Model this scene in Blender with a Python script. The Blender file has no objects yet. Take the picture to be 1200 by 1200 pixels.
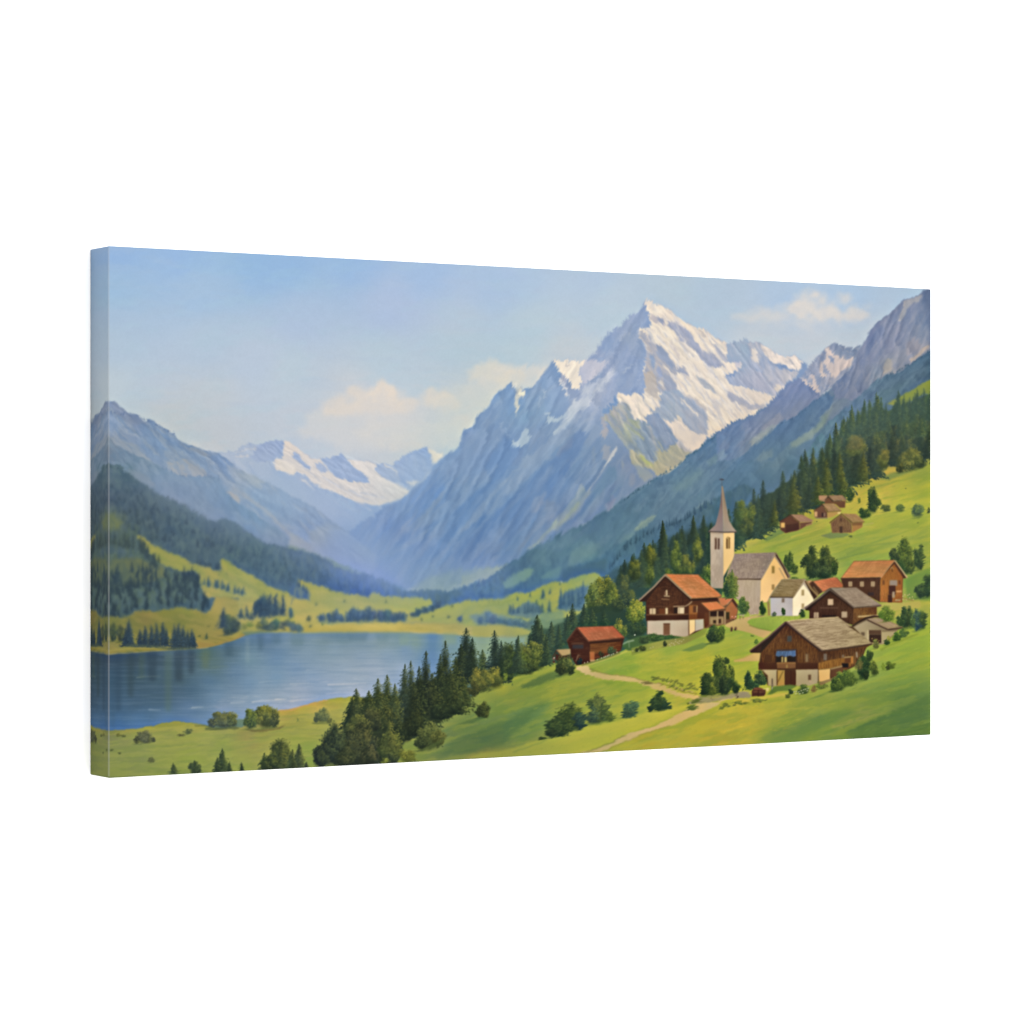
import bpy
import math
import random
import numpy as np

# ---------------------------------------------------------------- camera, light, exposure
S = bpy.context.scene
R = math.radians

CW, CH, CD = 1.00, 0.50, 0.0415          # the canvas: 100 x 50 cm, 4 cm deep
F_PX = 3397.0                            # focal length in pixels of a 1200 px picture
cam_d = bpy.data.cameras.new('camera')
cam = bpy.data.objects.new('camera', cam_d)
S.collection.objects.link(cam)
cam_d.sensor_width = 36.0
cam_d.lens = 36.0 * F_PX / 1200.0
cam_d.clip_start = 0.05
cam_d.clip_end = 200.0
S.camera = cam
# The canvas hangs on the wall: its front is the plane y = 0, facing -y, x along its width, z up.
# Seen from the left of its middle, level with it.
ct, st_ = 0.8491, 0.5282                 # cos and sin of the angle between the wall and the picture plane
zL, xL = F_PX / 624.0 * CH, -0.758 * CH  # depth and side step of the left front edge from the camera
# camera axes in world: right = (ct, st), forward = (-st, ct) rotated so that the canvas runs away to the right
right = np.array([ct, -st_])
fwd = np.array([st_, ct])
left_edge = np.array([-CW / 2, 0.0])
pos = left_edge - right * xL - fwd * zL
HANG = 1.50                              # height of the canvas middle above the floor
cam.location = (pos[0], pos[1], HANG)
cam.rotation_euler = (R(90), 0, -math.atan2(fwd[0], fwd[1]))

world = bpy.data.worlds.new('World')
S.world = world
world.use_nodes = True
bg = world.node_tree.nodes['Background']
bg.inputs['Color'].default_value = (1, 1, 1, 1)
bg.inputs['Strength'].default_value = 1.8


def softbox(name, loc, aim, size, power):
    d = bpy.data.lights.new(name, 'AREA')
    d.shape = 'SQUARE'
    d.size = size
    d.energy = power
    o = bpy.data.objects.new(name, d)
    S.collection.objects.link(o)
    o.location = loc
    v = np.array(aim) - np.array(loc)
    o.rotation_euler = (math.acos(-v[2] / np.linalg.norm(v)), 0, math.atan2(v[1], v[0]) - math.pi / 2)
    return o


softbox('studio_softbox', (0.95, -4.5, HANG + .25), (0, 0, HANG), 1.2, 250)

S.render.engine = 'CYCLES'
S.cycles.use_denoising = True
S.cycles.max_bounces = 6
S.view_settings.view_transform = 'Standard'
S.view_settings.look = 'None'
S.view_settings.exposure = 0.0
S.view_settings.gamma = 1.0
S.view_settings.use_curve_mapping = False
S.render.film_transparent = False

# ---------------------------------------------------------------- painter of the printed picture
# The print on the canvas is worked out here as pigment values (numpy), then laid on the canvas as colours.
OX, OY, SS = 100.0, 280.0, 2.0
PW, PH = 1992, 1280
img = np.zeros((PH, PW, 3), np.float32)
TILES = {'A': (95, 280, 4.8), 'B': (95, 480, 4.8), 'C': (95, 700, 4.8), 'D': (340, 280, 4.8), 'E': (340, 490, 4.8),
         'F': (340, 700, 4.8), 'G': (590, 300, 4.8), 'H': (590, 500, 4.8), 'I': (590, 700, 4.8),
         'J': (840, 320, 4.61538), 'K': (840, 500, 4.61538), 'L': (840, 690, 4.61538), '.': (0, 0, 1)}
for _k, _x, _y in (('a', 740, 650), ('b', 820, 560), ('c', 850, 635), ('d', 940, 635), ('e', 860, 710), ('f', 900, 560),
                   ('g', 630, 710), ('m', 590, 400), ('n', 680, 340), ('o', 800, 360), ('p', 690, 440), ('q', 640, 500),
                   ('r', 510, 430), ('s', 780, 740), ('t', 560, 640)):
    TILES[_k] = (_x, _y, 8.5714)
TILES['h'] = (970, 700, 9.2308)
TILES['u'] = (340, 500, 2.4)


def P(s):
    """'B:150,0 190,0 E:0,20' -> picture points."""
    out = []
    t = TILES['.']
    for tok in s.split():
        if ':' in tok:
            k, tok = tok.split(':')
            t = TILES[k]
            if not tok:
                continue
        x, y = tok.split(',')
        out.append((t[0] + float(x) / t[2], t[1] + float(y) / t[2]))
    return np.array(out, np.float64)


def C(h):
    if not isinstance(h, str):
        return np.array(h, np.float32)
    h = h.lstrip('#')
    return np.array([int(h[i:i + 2], 16) / 255.0 for i in (0, 2, 4)], np.float32)


def upsample(g, h, w):
    gh, gw = g.shape[:2]
    y = np.linspace(0, gh - 1.001, h)
    x = np.linspace(0, gw - 1.001, w)
    yi = y.astype(int); xi = x.astype(int)
    fy = (y - yi); fx = (x - xi)
    fy = fy * fy * (3 - 2 * fy); fx = fx * fx * (3 - 2 * fx)
    if g.ndim == 3:
        fy = fy[:, None, None]; fx = fx[None, :, None]
    else:
        fy = fy[:, None]; fx = fx[None, :]
    a = g[yi][:, xi]; b = g[yi][:, xi + 1]; c = g[yi + 1][:, xi]; d = g[yi + 1][:, xi + 1]
    return ((a * (1 - fx) + b * fx) * (1 - fy) + (c * (1 - fx) + d * fx) * fy).astype(np.float32)


def noise(h, w, sx, sy, seed, octaves=3):
    """value noise about 0..1, cell sx by sy raster pixels"""
    r = np.random.default_rng(seed)
    tot = np.zeros((h, w), np.float32); amp = 1.0; s = 0
    for o in range(octaves):
        gh = max(2, int(h / sy) + 2); gw = max(2, int(w / sx) + 2)
        tot += amp * upsample(r.random((gh, gw)).astype(np.float32), h, w)
        s += amp; amp *= 0.55; sx = max(1.5, sx / 2); sy = max(1.5, sy / 2)
    tot /= s
    return np.clip((tot - 0.5) * 1.7 + 0.5, 0, 1)


def gnoise(ang, L, Wd, seed, octaves=3, box=None):
    """noise streaked along ang degrees (picture y down) over the whole picture or a box (y0, x0, h, w); L, Wd in picture px"""
    y0, x0, h, w = box or (0, 0, PH, PW)
    a = math.radians(ang); c, s = math.cos(a), math.sin(a)
    xx = (np.arange(x0, x0 + w, dtype=np.float32) - PW / 2)[None, :]
    yy = (np.arange(y0, y0 + h, dtype=np.float32) - PH / 2)[:, None]
    u = xx * c + yy * s + 1200.0
    v = -xx * s + yy * c + 1200.0
    r = np.random.default_rng(seed)
    tot = np.zeros((h, w), np.float32); amp, su, sv, k = 1.0, L * SS, Wd * SS, 0.0
    for o in range(octaves):
        g = r.random((int(2400 / sv) + 3, int(2400 / su) + 3)).astype(np.float32)
        p = u / su; q = v / sv
        pi = p.astype(np.int32); qi = q.astype(np.int32)
        fp = p - pi; fq = q - qi
        fp = fp * fp * (3 - 2 * fp); fq = fq * fq * (3 - 2 * fq)
        i = qi * g.shape[1] + pi
        f = g.ravel(); n = g.shape[1]
        t = f[i]; t = t + (f[i + 1] - t) * fp
        d = f[i + n]; d = d + (f[i + n + 1] - d) * fp
        tot += amp * (t + (d - t) * fq)
        k += amp; amp *= 0.55; su = max(1.5, su / 2); sv = max(1.5, sv / 2)
    return np.clip((tot / k - 0.5) * 1.7 + 0.5, 0, 1)


def box1(m, r, ax):
    if r < 1:
        return m
    pad = [(0, 0)] * m.ndim; pad[ax] = (r + 1, r)
    c = np.cumsum(np.pad(m, pad, mode='edge'), axis=ax, dtype=np.float64)
    n = m.shape[ax]
    if ax == 0:
        return ((c[2 * r + 1:2 * r + 1 + n] - c[:n]) / (2 * r + 1)).astype(np.float32)
    return ((c[:, 2 * r + 1:2 * r + 1 + n] - c[:, :n]) / (2 * r + 1)).astype(np.float32)


def blur(m, s):
    """blur of about s raster pixels sigma"""
    if s <= 0.3:
        return m
    r = max(1, int(round(s * 1.0)))
    for _ in range(2):
        m = box1(box1(m, r, 0), r, 1)
    return m


def smooth(pts, n=4, closed=True):
    p = np.asarray(pts); m = len(p); out = []
    for i in range(m if closed else m - 1):
        if closed:
            a, b, c, d = p[i - 1], p[i], p[(i + 1) % m], p[(i + 2) % m]
        else:
            a, b, c, d = p[max(i - 1, 0)], p[i], p[i + 1], p[min(i + 2, m - 1)]
        for k in range(n):
            t = k / n
            out.append(0.5 * ((2 * b) + (c - a) * t + (2 * a - 5 * b + 4 * c - d) * t * t + (3 * b - a - 3 * c + d) * t ** 3))
    if not closed:
        out.append(p[-1])
    return np.array(out)


def raster(pts, feather=0.5, rough=0.0, seed=0):
    """coverage of a polygon; returns (y0, x0, mask) on the raster"""
    q = (np.asarray(pts, np.float64) - (OX, OY)) * SS
    if rough > 0:
        r = np.random.default_rng(seed + len(q)); out = []
        for i in range(len(q)):
            a, b = q[i], q[(i + 1) % len(q)]
            d = b - a; L = math.hypot(*d); k = max(1, int(L / 7))
            nrm = np.array((-d[1], d[0])) / (L + 1e-9)
            for j in range(k):
                out.append(a + d * (j / k) + nrm * (r.normal() * rough * SS if j else r.normal() * rough * SS * .4))
        q = np.array(out)
    pad = int(feather * SS * 2.2) + 2
    x0 = max(0, int(q[:, 0].min()) - pad); x1 = min(PW, int(q[:, 0].max()) + pad + 1)
    y0 = max(0, int(q[:, 1].min()) - pad); y1 = min(PH, int(q[:, 1].max()) + pad + 1)
    if x1 <= x0 or y1 <= y0:
        return None
    h, w = y1 - y0, x1 - x0
    m = np.zeros((h, w + 1), np.float32)
    ax, ay = q[:, 0] - x0, q[:, 1] - y0
    bx, by = np.roll(ax, -1), np.roll(ay, -1)
    SUB = 3
    idx = np.arange(w + 1, dtype=np.float32)
    for sub in range(h * SUB):
        y = (sub + 0.5) / SUB
        c = (ay <= y) != (by <= y)
        if not c.any():
            continue
        xs = np.sort(ax[c] + (y - ay[c]) * (bx[c] - ax[c]) / (by[c] - ay[c]))
        row = m[sub // SUB]
        for k in range(0, len(xs) - 1, 2):
            xa = min(max(xs[k], 0), w); xb = min(max(xs[k + 1], 0), w)
            if xb <= xa:
                continue
            ia, ib = int(xa), int(xb)
            if ia == ib:
                row[ia] += xb - xa
            else:
                row[ia] += ia + 1 - xa
                row[ia + 1:ib] += 1
                row[ib] += xb - ib
    m = np.clip(m[:, :w] / SUB, 0, 1)
    if feather > 0:
        m = blur(m, feather * SS * 0.6)
    return y0, x0, m


def field(cps, y0, x0, h, w, p=1.5, eps=8.0):
    """colours spread smoothly between control points: 'x,y,hex ...' in one tile or photo px"""
    pts, cols = [], []
    t = TILES['.']
    for tok in cps.split():
        if ':' in tok:
            k, tok = tok.split(':'); t = TILES[k]
            if not tok:
                continue
        x, y, hx = tok.split(',')
        pts.append((t[0] + float(x) / t[2], t[1] + float(y) / t[2])); cols.append(C(hx))
    pts = np.array(pts); cols = np.array(cols)
    st = 8
    gy = np.arange(0, h + 2 * st, st); gx = np.arange(0, w + 2 * st, st)
    X = OX + (x0 + gx) / SS; Y = OY + (y0 + gy) / SS
    d2 = (X[None, :, None] - pts[:, 0]) ** 2 + (Y[:, None, None] - pts[:, 1]) ** 2
    wt = 1.0 / (d2 + eps * eps) ** p
    g = (wt @ cols) / wt.sum(-1, keepdims=True)
    up = upsample(g.astype(np.float32), len(gy[:-1]) * st, len(gx[:-1]) * st)
    return up[:h, :w]


def comp(y0, x0, m, col):
    h, w = m.shape
    v = img[y0:y0 + h, x0:x0 + w]
    v += (col - v) * m[..., None]


def fill(s, col, f=0.6, a=1.0, sm=0, tex=(), rough=0.0, seed=1, p=1.5):
    """paint one shape. tex: (ang, L, W, amount, seed, hex[, lo, hi]) streaks laid into it"""
    pts = P(s) if isinstance(s, str) else s
    if sm:
        pts = smooth(pts, sm)
    rr = raster(pts, f, rough, seed)
    if rr is None:
        return
    y0, x0, m = rr
    h, w = m.shape
    if isinstance(col, str) and ',' in col:
        c = field(col, y0, x0, h, w, p)
    else:
        c = np.broadcast_to(C(col), (h, w, 3))
    if tex:
        c = np.array(c)
        for t in tex:
            n = gnoise(*t[:3], t[4], 3, (y0, x0, h, w))
            lo, hi = (t[6], t[7]) if len(t) > 6 else (0.45, 0.75)
            k = np.clip((n - lo) / (hi - lo), 0, 1); k = k * k * (3 - 2 * k) * t[3]
            c += (C(t[5]) - c) * k[..., None]
    comp(y0, x0, m * a, c)


def line(s, col, w=1.0, f=0.4, a=1.0, w2=None, sm=0):
    """a stroke along points, width w tapering to w2"""
    p = P(s) if isinstance(s, str) else np.asarray(s)
    if sm:
        p = smooth(p, sm, False)
    w2 = w if w2 is None else w2
    n = len(p); L, R = [], []
    for i in range(n):
        d = p[min(i + 1, n - 1)] - p[max(i - 1, 0)]
        d = d / (math.hypot(*d) + 1e-9); nn = np.array((-d[1], d[0]))
        ww = (w + (w2 - w) * i / max(1, n - 1)) / 2
        L.append(p[i] + nn * ww); R.append(p[i] - nn * ww)
    fill(np.array(L + R[::-1]), col, f, a)


def dab(x, y, rx, ry, ang, col, a=0.9, hard=0.5):
    X, Y = (x - OX) * SS, (y - OY) * SS
    rx *= SS; ry *= SS
    R = max(rx, ry) + 1.5
    x0, x1 = max(0, int(X - R)), min(PW, int(X + R) + 2)
    y0, y1 = max(0, int(Y - R)), min(PH, int(Y + R) + 2)
    if x1 <= x0 or y1 <= y0:
        return
    xx = np.arange(x0, x1, dtype=np.float32)[None, :] - X
    yy = np.arange(y0, y1, dtype=np.float32)[:, None] - Y
    c, s = math.cos(ang), math.sin(ang)
    d = np.sqrt(((xx * c + yy * s) / rx) ** 2 + ((-xx * s + yy * c) / ry) ** 2)
    m = np.clip((1.0 - d) / (1.0 - hard) , 0, 1) * a
    v = img[y0:y1, x0:x1]
    v += (col - v) * m[..., None]


def conifer(x, yb, h, w, dark='#2c3d33', lit='#6a7440', seed=0, soft=0.0, litamt=1.0):
    """a spruce: tiers of short drooping dabs, sun from the right"""
    r = np.random.default_rng(int(seed) * 7919 + int(x * 13) + int(yb * 7))
    D, Lc = C(dark), C(lit)
    n = int(np.clip(h * w * 0.8 + 16, 18, 620))
    lean = r.normal() * 0.015
    size = max(0.7, min(2.1, h * 0.03 + w * 0.055))
    core = D * 0.86
    dab(x + lean * h, yb - h * 0.92, max(.35, w * .045), h * 0.07, 0, core, .8, .1)
    dab(x + lean * h * .5, yb - h * 0.66, w * 0.19, h * 0.26, 0, core, .85, .2)
    dab(x, yb - h * 0.36, w * 0.33, h * 0.36, 0, core, .9, .2)
    dab(x, yb - h * 0.2, w * 0.4, h * 0.2, 0, core, .9, .2)
    jag = r.random(24) * 0.42 + 0.72
    jag2 = r.random(24) * 0.42 + 0.72
    ts = np.sort(r.random(n) ** 1.15)
    for t in ts:
        k = 1 - t
        y = yb - h * t * 0.99
        u = r.normal() * 0.55
        u = max(-1.1, min(1.1, u))
        j = (jag if u > 0 else jag2)[int(t * 23.9)]
        hw = w * 0.6 * (k ** 0.72) * j
        sx = x + u * hw + lean * h * t
        b = (0.28 + 0.68 * u) * litamt + r.normal() * 0.2
        b = max(0.0, min(1.0, b)) * (0.45 + 0.55 * min(1, t * 1.9))
        col = (D + (Lc - D) * b) * (1 + r.normal() * 0.1)
        sz = size * (0.32 + .8 * min(1, k * 1.6))
        dab(sx, y + abs(u) * sz * .8, sz * r.uniform(.7, 1.3), sz * 0.42, (0.55 if u > 0 else -0.55) + r.normal() * .35, col, .82 - soft * .4, .08)


def bush(x, y, w, h, dark='#2f3f2c', lit='#7d8a3f', seed=0, n=None, size=None, a=.85, litamt=1.0):
    """a broadleaf crown or shrub: ragged clumps of leaf dabs, sun from upper right; (x, y) is the middle of its foot"""
    r = np.random.default_rng(int(seed) * 104729 + int(x * 17) + int(y * 5))
    D, Lc = C(dark), C(lit)
    n = n or int(np.clip(w * h * 1.15, 16, 1100))
    size = size or max(0.55, min(1.55, (w + h) * 0.026))
    cy = y - h * 0.5
    nc = int(np.clip(7 + (w + h) * .2, 7, 26))
    litamt *= 1.02
    hue = 1 + r.normal(size=3) * np.array([.022, .014, .03])
    D = D * hue; Lc = np.clip(Lc * hue, 0, 1)
    cl = []
    for i in range(nc):
        th = r.random() * 6.283; rad = math.sqrt(r.random()) * .36
        v = math.sin(th) * rad
        cl.append((math.cos(th) * rad * (1.05 if v > 0 else .85), v, r.uniform(.1, .21), r.normal() * .16))
    if h > 6:
        dab(x - w * .14, y - h * .03, w * .52, max(.9, h * .075), -.12, C('566b38') * .5 + D * .5, .55, 0)
    core = D * 0.85
    for cx_, cyy, cr, _ in cl:
        dab(x + cx_ * w, cy + cyy * h, cr * w * .95, cr * h * .95, 0, core, .9 * min(1, a + .1), .2)
    dab(x, cy + h * .06, w * .38, h * .38, 0, core, .92 * min(1, a + .1), .3)
    dab(x, cy + h * .28, w * .36, h * .2, 0, core, .9 * min(1, a + .1), .3)
    pts = []
    for i in range(n):
        cx_, cyy, cr, cb = cl[r.integers(nc)]
        th = r.random() * 6.283; rad = r.random() ** .6 * 1.12
        du, dv = math.cos(th) * rad, math.sin(th) * rad
        u, v = cx_ + du * cr, cyy + dv * cr
        if v > .47:
            continue
        lt = 0.24 + cb + .34 * du - .34 * dv + .45 * u - .5 * v
        pts.append((lt + r.normal() * .22, u, v, lt))
    pts.sort()
    for _, u, v, lt in pts:
        b = max(0, min(1, lt * litamt + r.normal() * .15))
        col = (D + (Lc - D) * b) * (1 + r.normal() * .09)
        dab(x + u * w, cy + v * h, size * r.uniform(.6, 1.35), size * r.uniform(.45, .85), r.normal() * .9, col, a * r.uniform(.6, 1), .05)


def scatter(s, n, rx, ry, ang, cols, a=.5, seed=0, dj=.3, f=0):
    """short brush dabs inside a shape"""
    pts = P(s) if isinstance(s, str) else s
    rr = raster(pts, 0)
    if rr is None:
        return
    y0, x0, m = rr
    ys, xs = np.nonzero(m > .5)
    if len(ys) == 0:
        return
    r = np.random.default_rng(seed)
    cc = [C(c) for c in cols]
    for i in r.integers(0, len(ys), n):
        col = cc[r.integers(len(cc))] * (1 + r.normal() * .05)
        dab(OX + (x0 + xs[i]) / SS, OY + (y0 + ys[i]) / SS, rx * r.uniform(.6, 1.4), ry * r.uniform(.6, 1.4), math.radians(ang) + r.normal() * dj, col, a * r.uniform(.5, 1), .1)


def treeline(s, n, h, w, dark, lit, seed=0, hv=.35, jit=2.0, soft=0, litamt=1.0, yj=0.0):
    """n conifers with feet along a polyline"""
    p = P(s); r = np.random.default_rng(seed + 55)
    seg = np.hypot(*np.diff(p, axis=0).T); cum = np.concatenate([[0], np.cumsum(seg)])
    q = []
    for t in (np.arange(n) + .5) / n * cum[-1]:
        t = t + r.normal() * jit
        q.append((np.interp(t, cum, p[:, 0]), np.interp(t, cum, p[:, 1]) + r.normal() * yj))
    q.sort(key=lambda z: z[1])
    for i, (x, y) in enumerate(q):
        k = 1 + r.normal() * hv * .6
        k = max(.5, min(1.6, k))
        conifer(x, y, h * k, w * (0.8 + .4 * r.random()) * (k ** .5), dark, lit, seed + i, soft=soft, litamt=litamt)


def relief(s, ang, L, Wd, amount, seed, f=3, oct_=4, warm=.35):
    """broken rock: a ridged field lit from the right, laid over a shape as lighter and darker facets"""
    y0, x0, m = raster(P(s), f)
    h, w = m.shape
    b = (y0, x0, h, w)
    H = np.zeros((h, w), np.float32); amp = 1.0
    for o in range(oct_):
        n = gnoise(ang + (o % 3 - 1) * 9, L, Wd, seed + o, 1, b)
        H += amp * (1 - np.abs(2 * n - 1)) * Wd
        amp *= .62; L = max(2.0, L * .55); Wd = max(1.2, Wd * .55)
    H = blur(H, .8)
    g = np.zeros_like(H); g[:, 1:-1] = H[:, :-2] - H[:, 2:]
    g[1:-1] += .6 * (H[2:] - H[:-2])
    sd = g / (g.std() + 1e-6)
    sd = np.clip(-sd, -2.2, 2.2) * amount * m
    v = img[y0:y0 + h, x0:x0 + w]
    tint = np.array([1 + warm, 1.0, 1 - warm * .8], np.float32)
    v *= 1 + np.where(sd[..., None] > 0, sd[..., None] * tint, sd[..., None] * np.array([1.15, 1.0, .75], np.float32))
    np.clip(v, 0, 1, out=v)


def paint_sky():
    c = field('135,290,a1bee5 220,296,a3c0e6 300,300,a1bfe3 127,340,a9c5e1 230,345,aec7e3 127,400,b5c9db 240,400,b9cbde 127,455,c1cfd9 250,465,c5ced7 '
              '300,420,bccbdd 340,308,a2bfe3 420,305,a1c0e5 500,312,a8c4e3 580,330,aec7e1 450,362,b3c6e1 540,390,bccdd9 340,440,c0ceda '
              '450,420,bdcedb 600,318,b0c7e4 700,322,b4c8de 620,390,bed0db 660,420,c6ced5 840,335,b4c8dc 920,345,b0c7e0 1000,345,aec7e1 1080,348,b0c8e0 '
              '900,400,c5ced7 960,410,c6ced8 1020,400,c3cdd8 250,515,c6cdd6 350,500,c6ced9 450,505,d2d3d5 560,480,dad6d1 200,490,c7ced5 420,470,cfd2d6 '
              '720,355,bccdda 780,345,b8cad9 127,370,afc6df 350,370,b5c7e0', 0, 0, PH, PW, 1.6, 14)
    n = gnoise(4, 60, 16, 11, 4)
    c = c + (C('b7c8dd') - c) * (np.clip((n - .5) / .3, 0, 1) * .2)[..., None]
    n = gnoise(-6, 46, 14, 12, 4)
    c = c + (C('b3d0df') - c) * (np.clip((n - .52) / .3, 0, 1) * .15)[..., None]
    n = gnoise(0, 9, 6, 13, 2)
    c = c * (1 + (n - .5) * .008)[..., None]
    img[:] = c


def cloud(s, col, f, a, seed, sc=14, under=None):
    """a bank of cloud: a soft body broken up by billows, a little greyer underneath"""
    y0, x0, m = raster(smooth(P(s), 4), f * 1.7)
    box = (y0, x0) + m.shape
    n = .62 * gnoise(-6, sc * 1.5, sc, seed, 4, box) + .38 * gnoise(12, sc * .55, sc * .42, seed + 90, 3, box)
    k = np.clip((m + (n - .52) * 1.25 - .3) / .62, 0, 1)
    k = k * k * (3 - 2 * k) * np.clip(m * 3, 0, 1) * a
    k = blur(k.astype(np.float32), 4.2) * .74
    c = C(col); u = C(under or 'd0d2d6')
    t = np.linspace(0, 1, m.shape[0], dtype=np.float32)[:, None] ** 1.6 * .6 + (.5 - gnoise(0, sc, sc * .7, seed + 5, 3, box)) * .5
    t = np.clip(t, 0, .8)[..., None]
    h, w = m.shape
    v = img[y0:y0 + h, x0:x0 + w]
    v += (c + (u - c) * t - v) * k[..., None]


def paint_clouds():
    # the warm bank from the middle of the sky to the great peak
    cloud('D:60,1060 120,960 230,900 380,835 480,790 620,830 760,840 940,850 1040,720 1160,690 1230,760 1120,900 1030,1000 980,1150 700,1230 400,1200 120,1130', 'dbd7d3', 12, .85, 21, 26, 'd2d4d8')
    cloud('D:90,945 260,880 390,820 450,800 530,790 590,830 615,890 700,900 720,960 600,1000 420,985 240,980', 'e8dacb', 6, .9, 22, 15, 'd8d4d2')
    cloud('D:420,890 460,810 540,795 590,840 590,910 520,930', 'efdfcd', 4, .8, 23, 9)
    cloud('D:730,890 790,845 880,860 945,885 960,950 860,975 760,950', 'e8dacb', 6, .85, 24, 12, 'd8d4d1')
    cloud('D:980,770 1050,710 1140,690 1210,710 1270,760 1210,810 1090,805', 'ecdecd', 6, .9, 25, 12, 'dcd5cf')
    cloud('G:-170,720 -60,630 40,600 130,595 200,620 260,640 240,730 160,755 60,750 -70,800', 'e8dcd2', 6, .9, 26, 13, 'dcd6d2')
    cloud('G:-60,710 20,640 110,645 130,710 40,745', 'ecdccb', 4, .7, 27, 9)
    cloud('r:-40,290 150,265 240,330 160,400 -20,390', 'e8dccf', 5, .75, 28, 10)
    cloud('r:120,520 280,490 400,550 350,650 180,620', 'e6d8cd', 5, .6, 29, 10)
    cloud('E:380,80 640,20 820,50 1000,0 970,110 830,190 620,200 450,190', 'dfdad3', 9, .75, 30, 18)
    cloud('E:540,150 640,120 760,135 700,175 600,205', 'e4d9ce', 5, .6, 32, 9)
    # cloud at the upper right
    cloud('J:30,245 130,205 260,190 380,170 420,120 480,100 560,90 620,130 670,80 720,100 720,170 800,185 900,235 800,275 640,285 560,310 400,285 220,265', 'd5d5d5', 8, .75, 33, 16, 'c8cfd8')
    cloud('J:390,205 420,140 490,108 555,98 600,150 650,180 700,225 650,260 560,275 470,245', 'e9ddd0', 5, .9, 34, 11, 'd5d2d1')
    cloud('J:650,235 720,195 790,190 850,235 740,262', 'e4dad0', 4, .8, 35, 9)
    cloud('J:630,150 670,90 710,110 700,180', 'dcd8d4', 4, .6, 38, 8)
    cloud('J:80,240 220,212 340,200 390,235 240,255', 'dbd7d3', 4, .65, 36, 9)
    cloud('B:380,255 560,190 720,170 850,190 810,235 640,240', 'dcd8d4', 7, .75, 37, 12)


def paint_far_range():
    fill('B:640,250 720,228 770,242 850,235 900,208 950,185 990,202 1040,180 1140,178 E:20,150 60,180 120,225 180,235 240,215 290,200 320,230 380,240 440,238 490,262 530,256 580,262 640,210 700,185 770,163 800,180 870,205 930,240 760,500 420,760 200,760 0,640 B:900,520',
         'E:0,330,a9bad6 150,420,a5b8d5 300,480,a4bad7 350,560,9db6d8 300,640,97b1d5 60,200,bcc5d6 B:900,240,b6c3d6 1000,260,a8b9d4 950,330,a9bad3 1050,400,a2b7d4 E:700,300,a9bad6 450,600,8ea9cf 640,260,a6b8d5', .8,
         tex=((35, 14, 4, .5, 41, 'bcc6d8'), (60, 10, 3, .4, 42, '97abcd')), rough=.25)
    S = 'e9ddd3'; S2 = 'ddd3ce'
    fill('B:1140,178 1160,176 E:20,150 60,180 120,225 170,232 210,290 300,330 340,355 440,362 560,370 670,408 640,440 540,480 500,492 420,480 340,460 280,430 200,400 150,370 60,310 0,290 B:1200,370 1150,350 1100,345 1085,285 1130,270 1145,230', 'e3d8d0', .7, sm=2, rough=.4)
    fill('B:1095,290 1150,290 1200,310 E:40,300 20,320 B:1190,372 1120,345', 'ecdfd2', .6)
    fill('E:320,232 380,242 440,238 490,262 480,290 520,330 600,370 668,408 560,420 480,400 430,340 400,310 350,270', 'eadfd6', .6, rough=.3)
    fill('E:185,238 240,215 290,198 310,225 330,262 400,300 430,325 445,358 400,365 330,350 270,335 215,290', '9fb2d3', .7, rough=.3)
    fill('E:240,230 290,205 300,240 280,290 240,280', '97acd0', 1.2, .7)
    fill('E:20,190 50,200 70,240 120,275 100,290 50,250 15,225', 'a9b8d4', .7)
    fill('E:140,255 170,250 200,280 210,300 180,310 150,285', 'aebbd4', .7)
    fill('E:480,285 520,265 560,290 610,330 630,365 580,350 520,325', 'aab9d3', .7)
    line('E:525,262 560,275 600,310 630,355', 'efe4da', 1.6, .5, 1, .8)
    fill('E:645,212 700,186 770,165 790,205 800,262 770,320 700,370 640,380 610,330 585,262', 'a0b4d6', .6, tex=((70, 10, 3, .4, 43, 'aebed9'),))
    fill('E:770,163 800,180 870,205 850,235 805,262 792,215', 'ecdfd0', .5, rough=.2)
    fill('E:655,352 700,350 725,362 700,378 660,370', 'd6d3d4', .8, .9)
    for q, w in (('E:70,345 100,365 135,408', 1.8), ('E:150,380 260,415 330,440', 1.2), ('E:380,390 440,405 470,425', 1.4), ('E:260,355 360,395 440,400', 1.3)):
        line(q, 'f0e4da', w, .6, .85, .5)
    for q, w in (('E:180,330 280,390 350,440', 1.6), ('E:330,400 420,455 500,480', 1.8), ('E:60,270 140,330 180,370', 1.2), ('E:400,420 480,440 560,455', 1.6)):
        line(q, 'bdc3d2', w, .8, .7, .6)
    scatter('E:0,300 200,330 500,420 500,480 300,450 100,360', 70, 3.2, .7, 30, ['eee2d8', 'cbcbd3', 'd9d0cc', 'f0e4d6'], .6, 44, .15)
    # rib left of the snow (blue spur)
    fill('B:760,240 860,232 920,205 985,200 960,240 870,290', 'b1bfd5', 1.0, .8)
    line('B:870,265 940,260 1000,285', 'd9d4d4', 1.3, .7, .9)
    line('B:860,240 920,230 990,215', 'd2d1d4', 1.1, .7, .8)
    fill('B:1000,200 1040,180 1138,178 1140,225 1085,285 1000,300 950,270', '9fb1d2', 1.0, .9)
    fill('B:950,310 1050,300 1090,345 1200,380 E:60,360 150,420 260,460 340,520 430,560 360,640 250,600 100,480 0,425 B:1150,470 1000,390', 'B:1000,340,a9bad4 1150,430,9fb5d4 E:200,480,a1b6d6 350,560,9bb3d6 330,620,93add2 50,420,a0b5d4', 2.2, .8)


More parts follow.
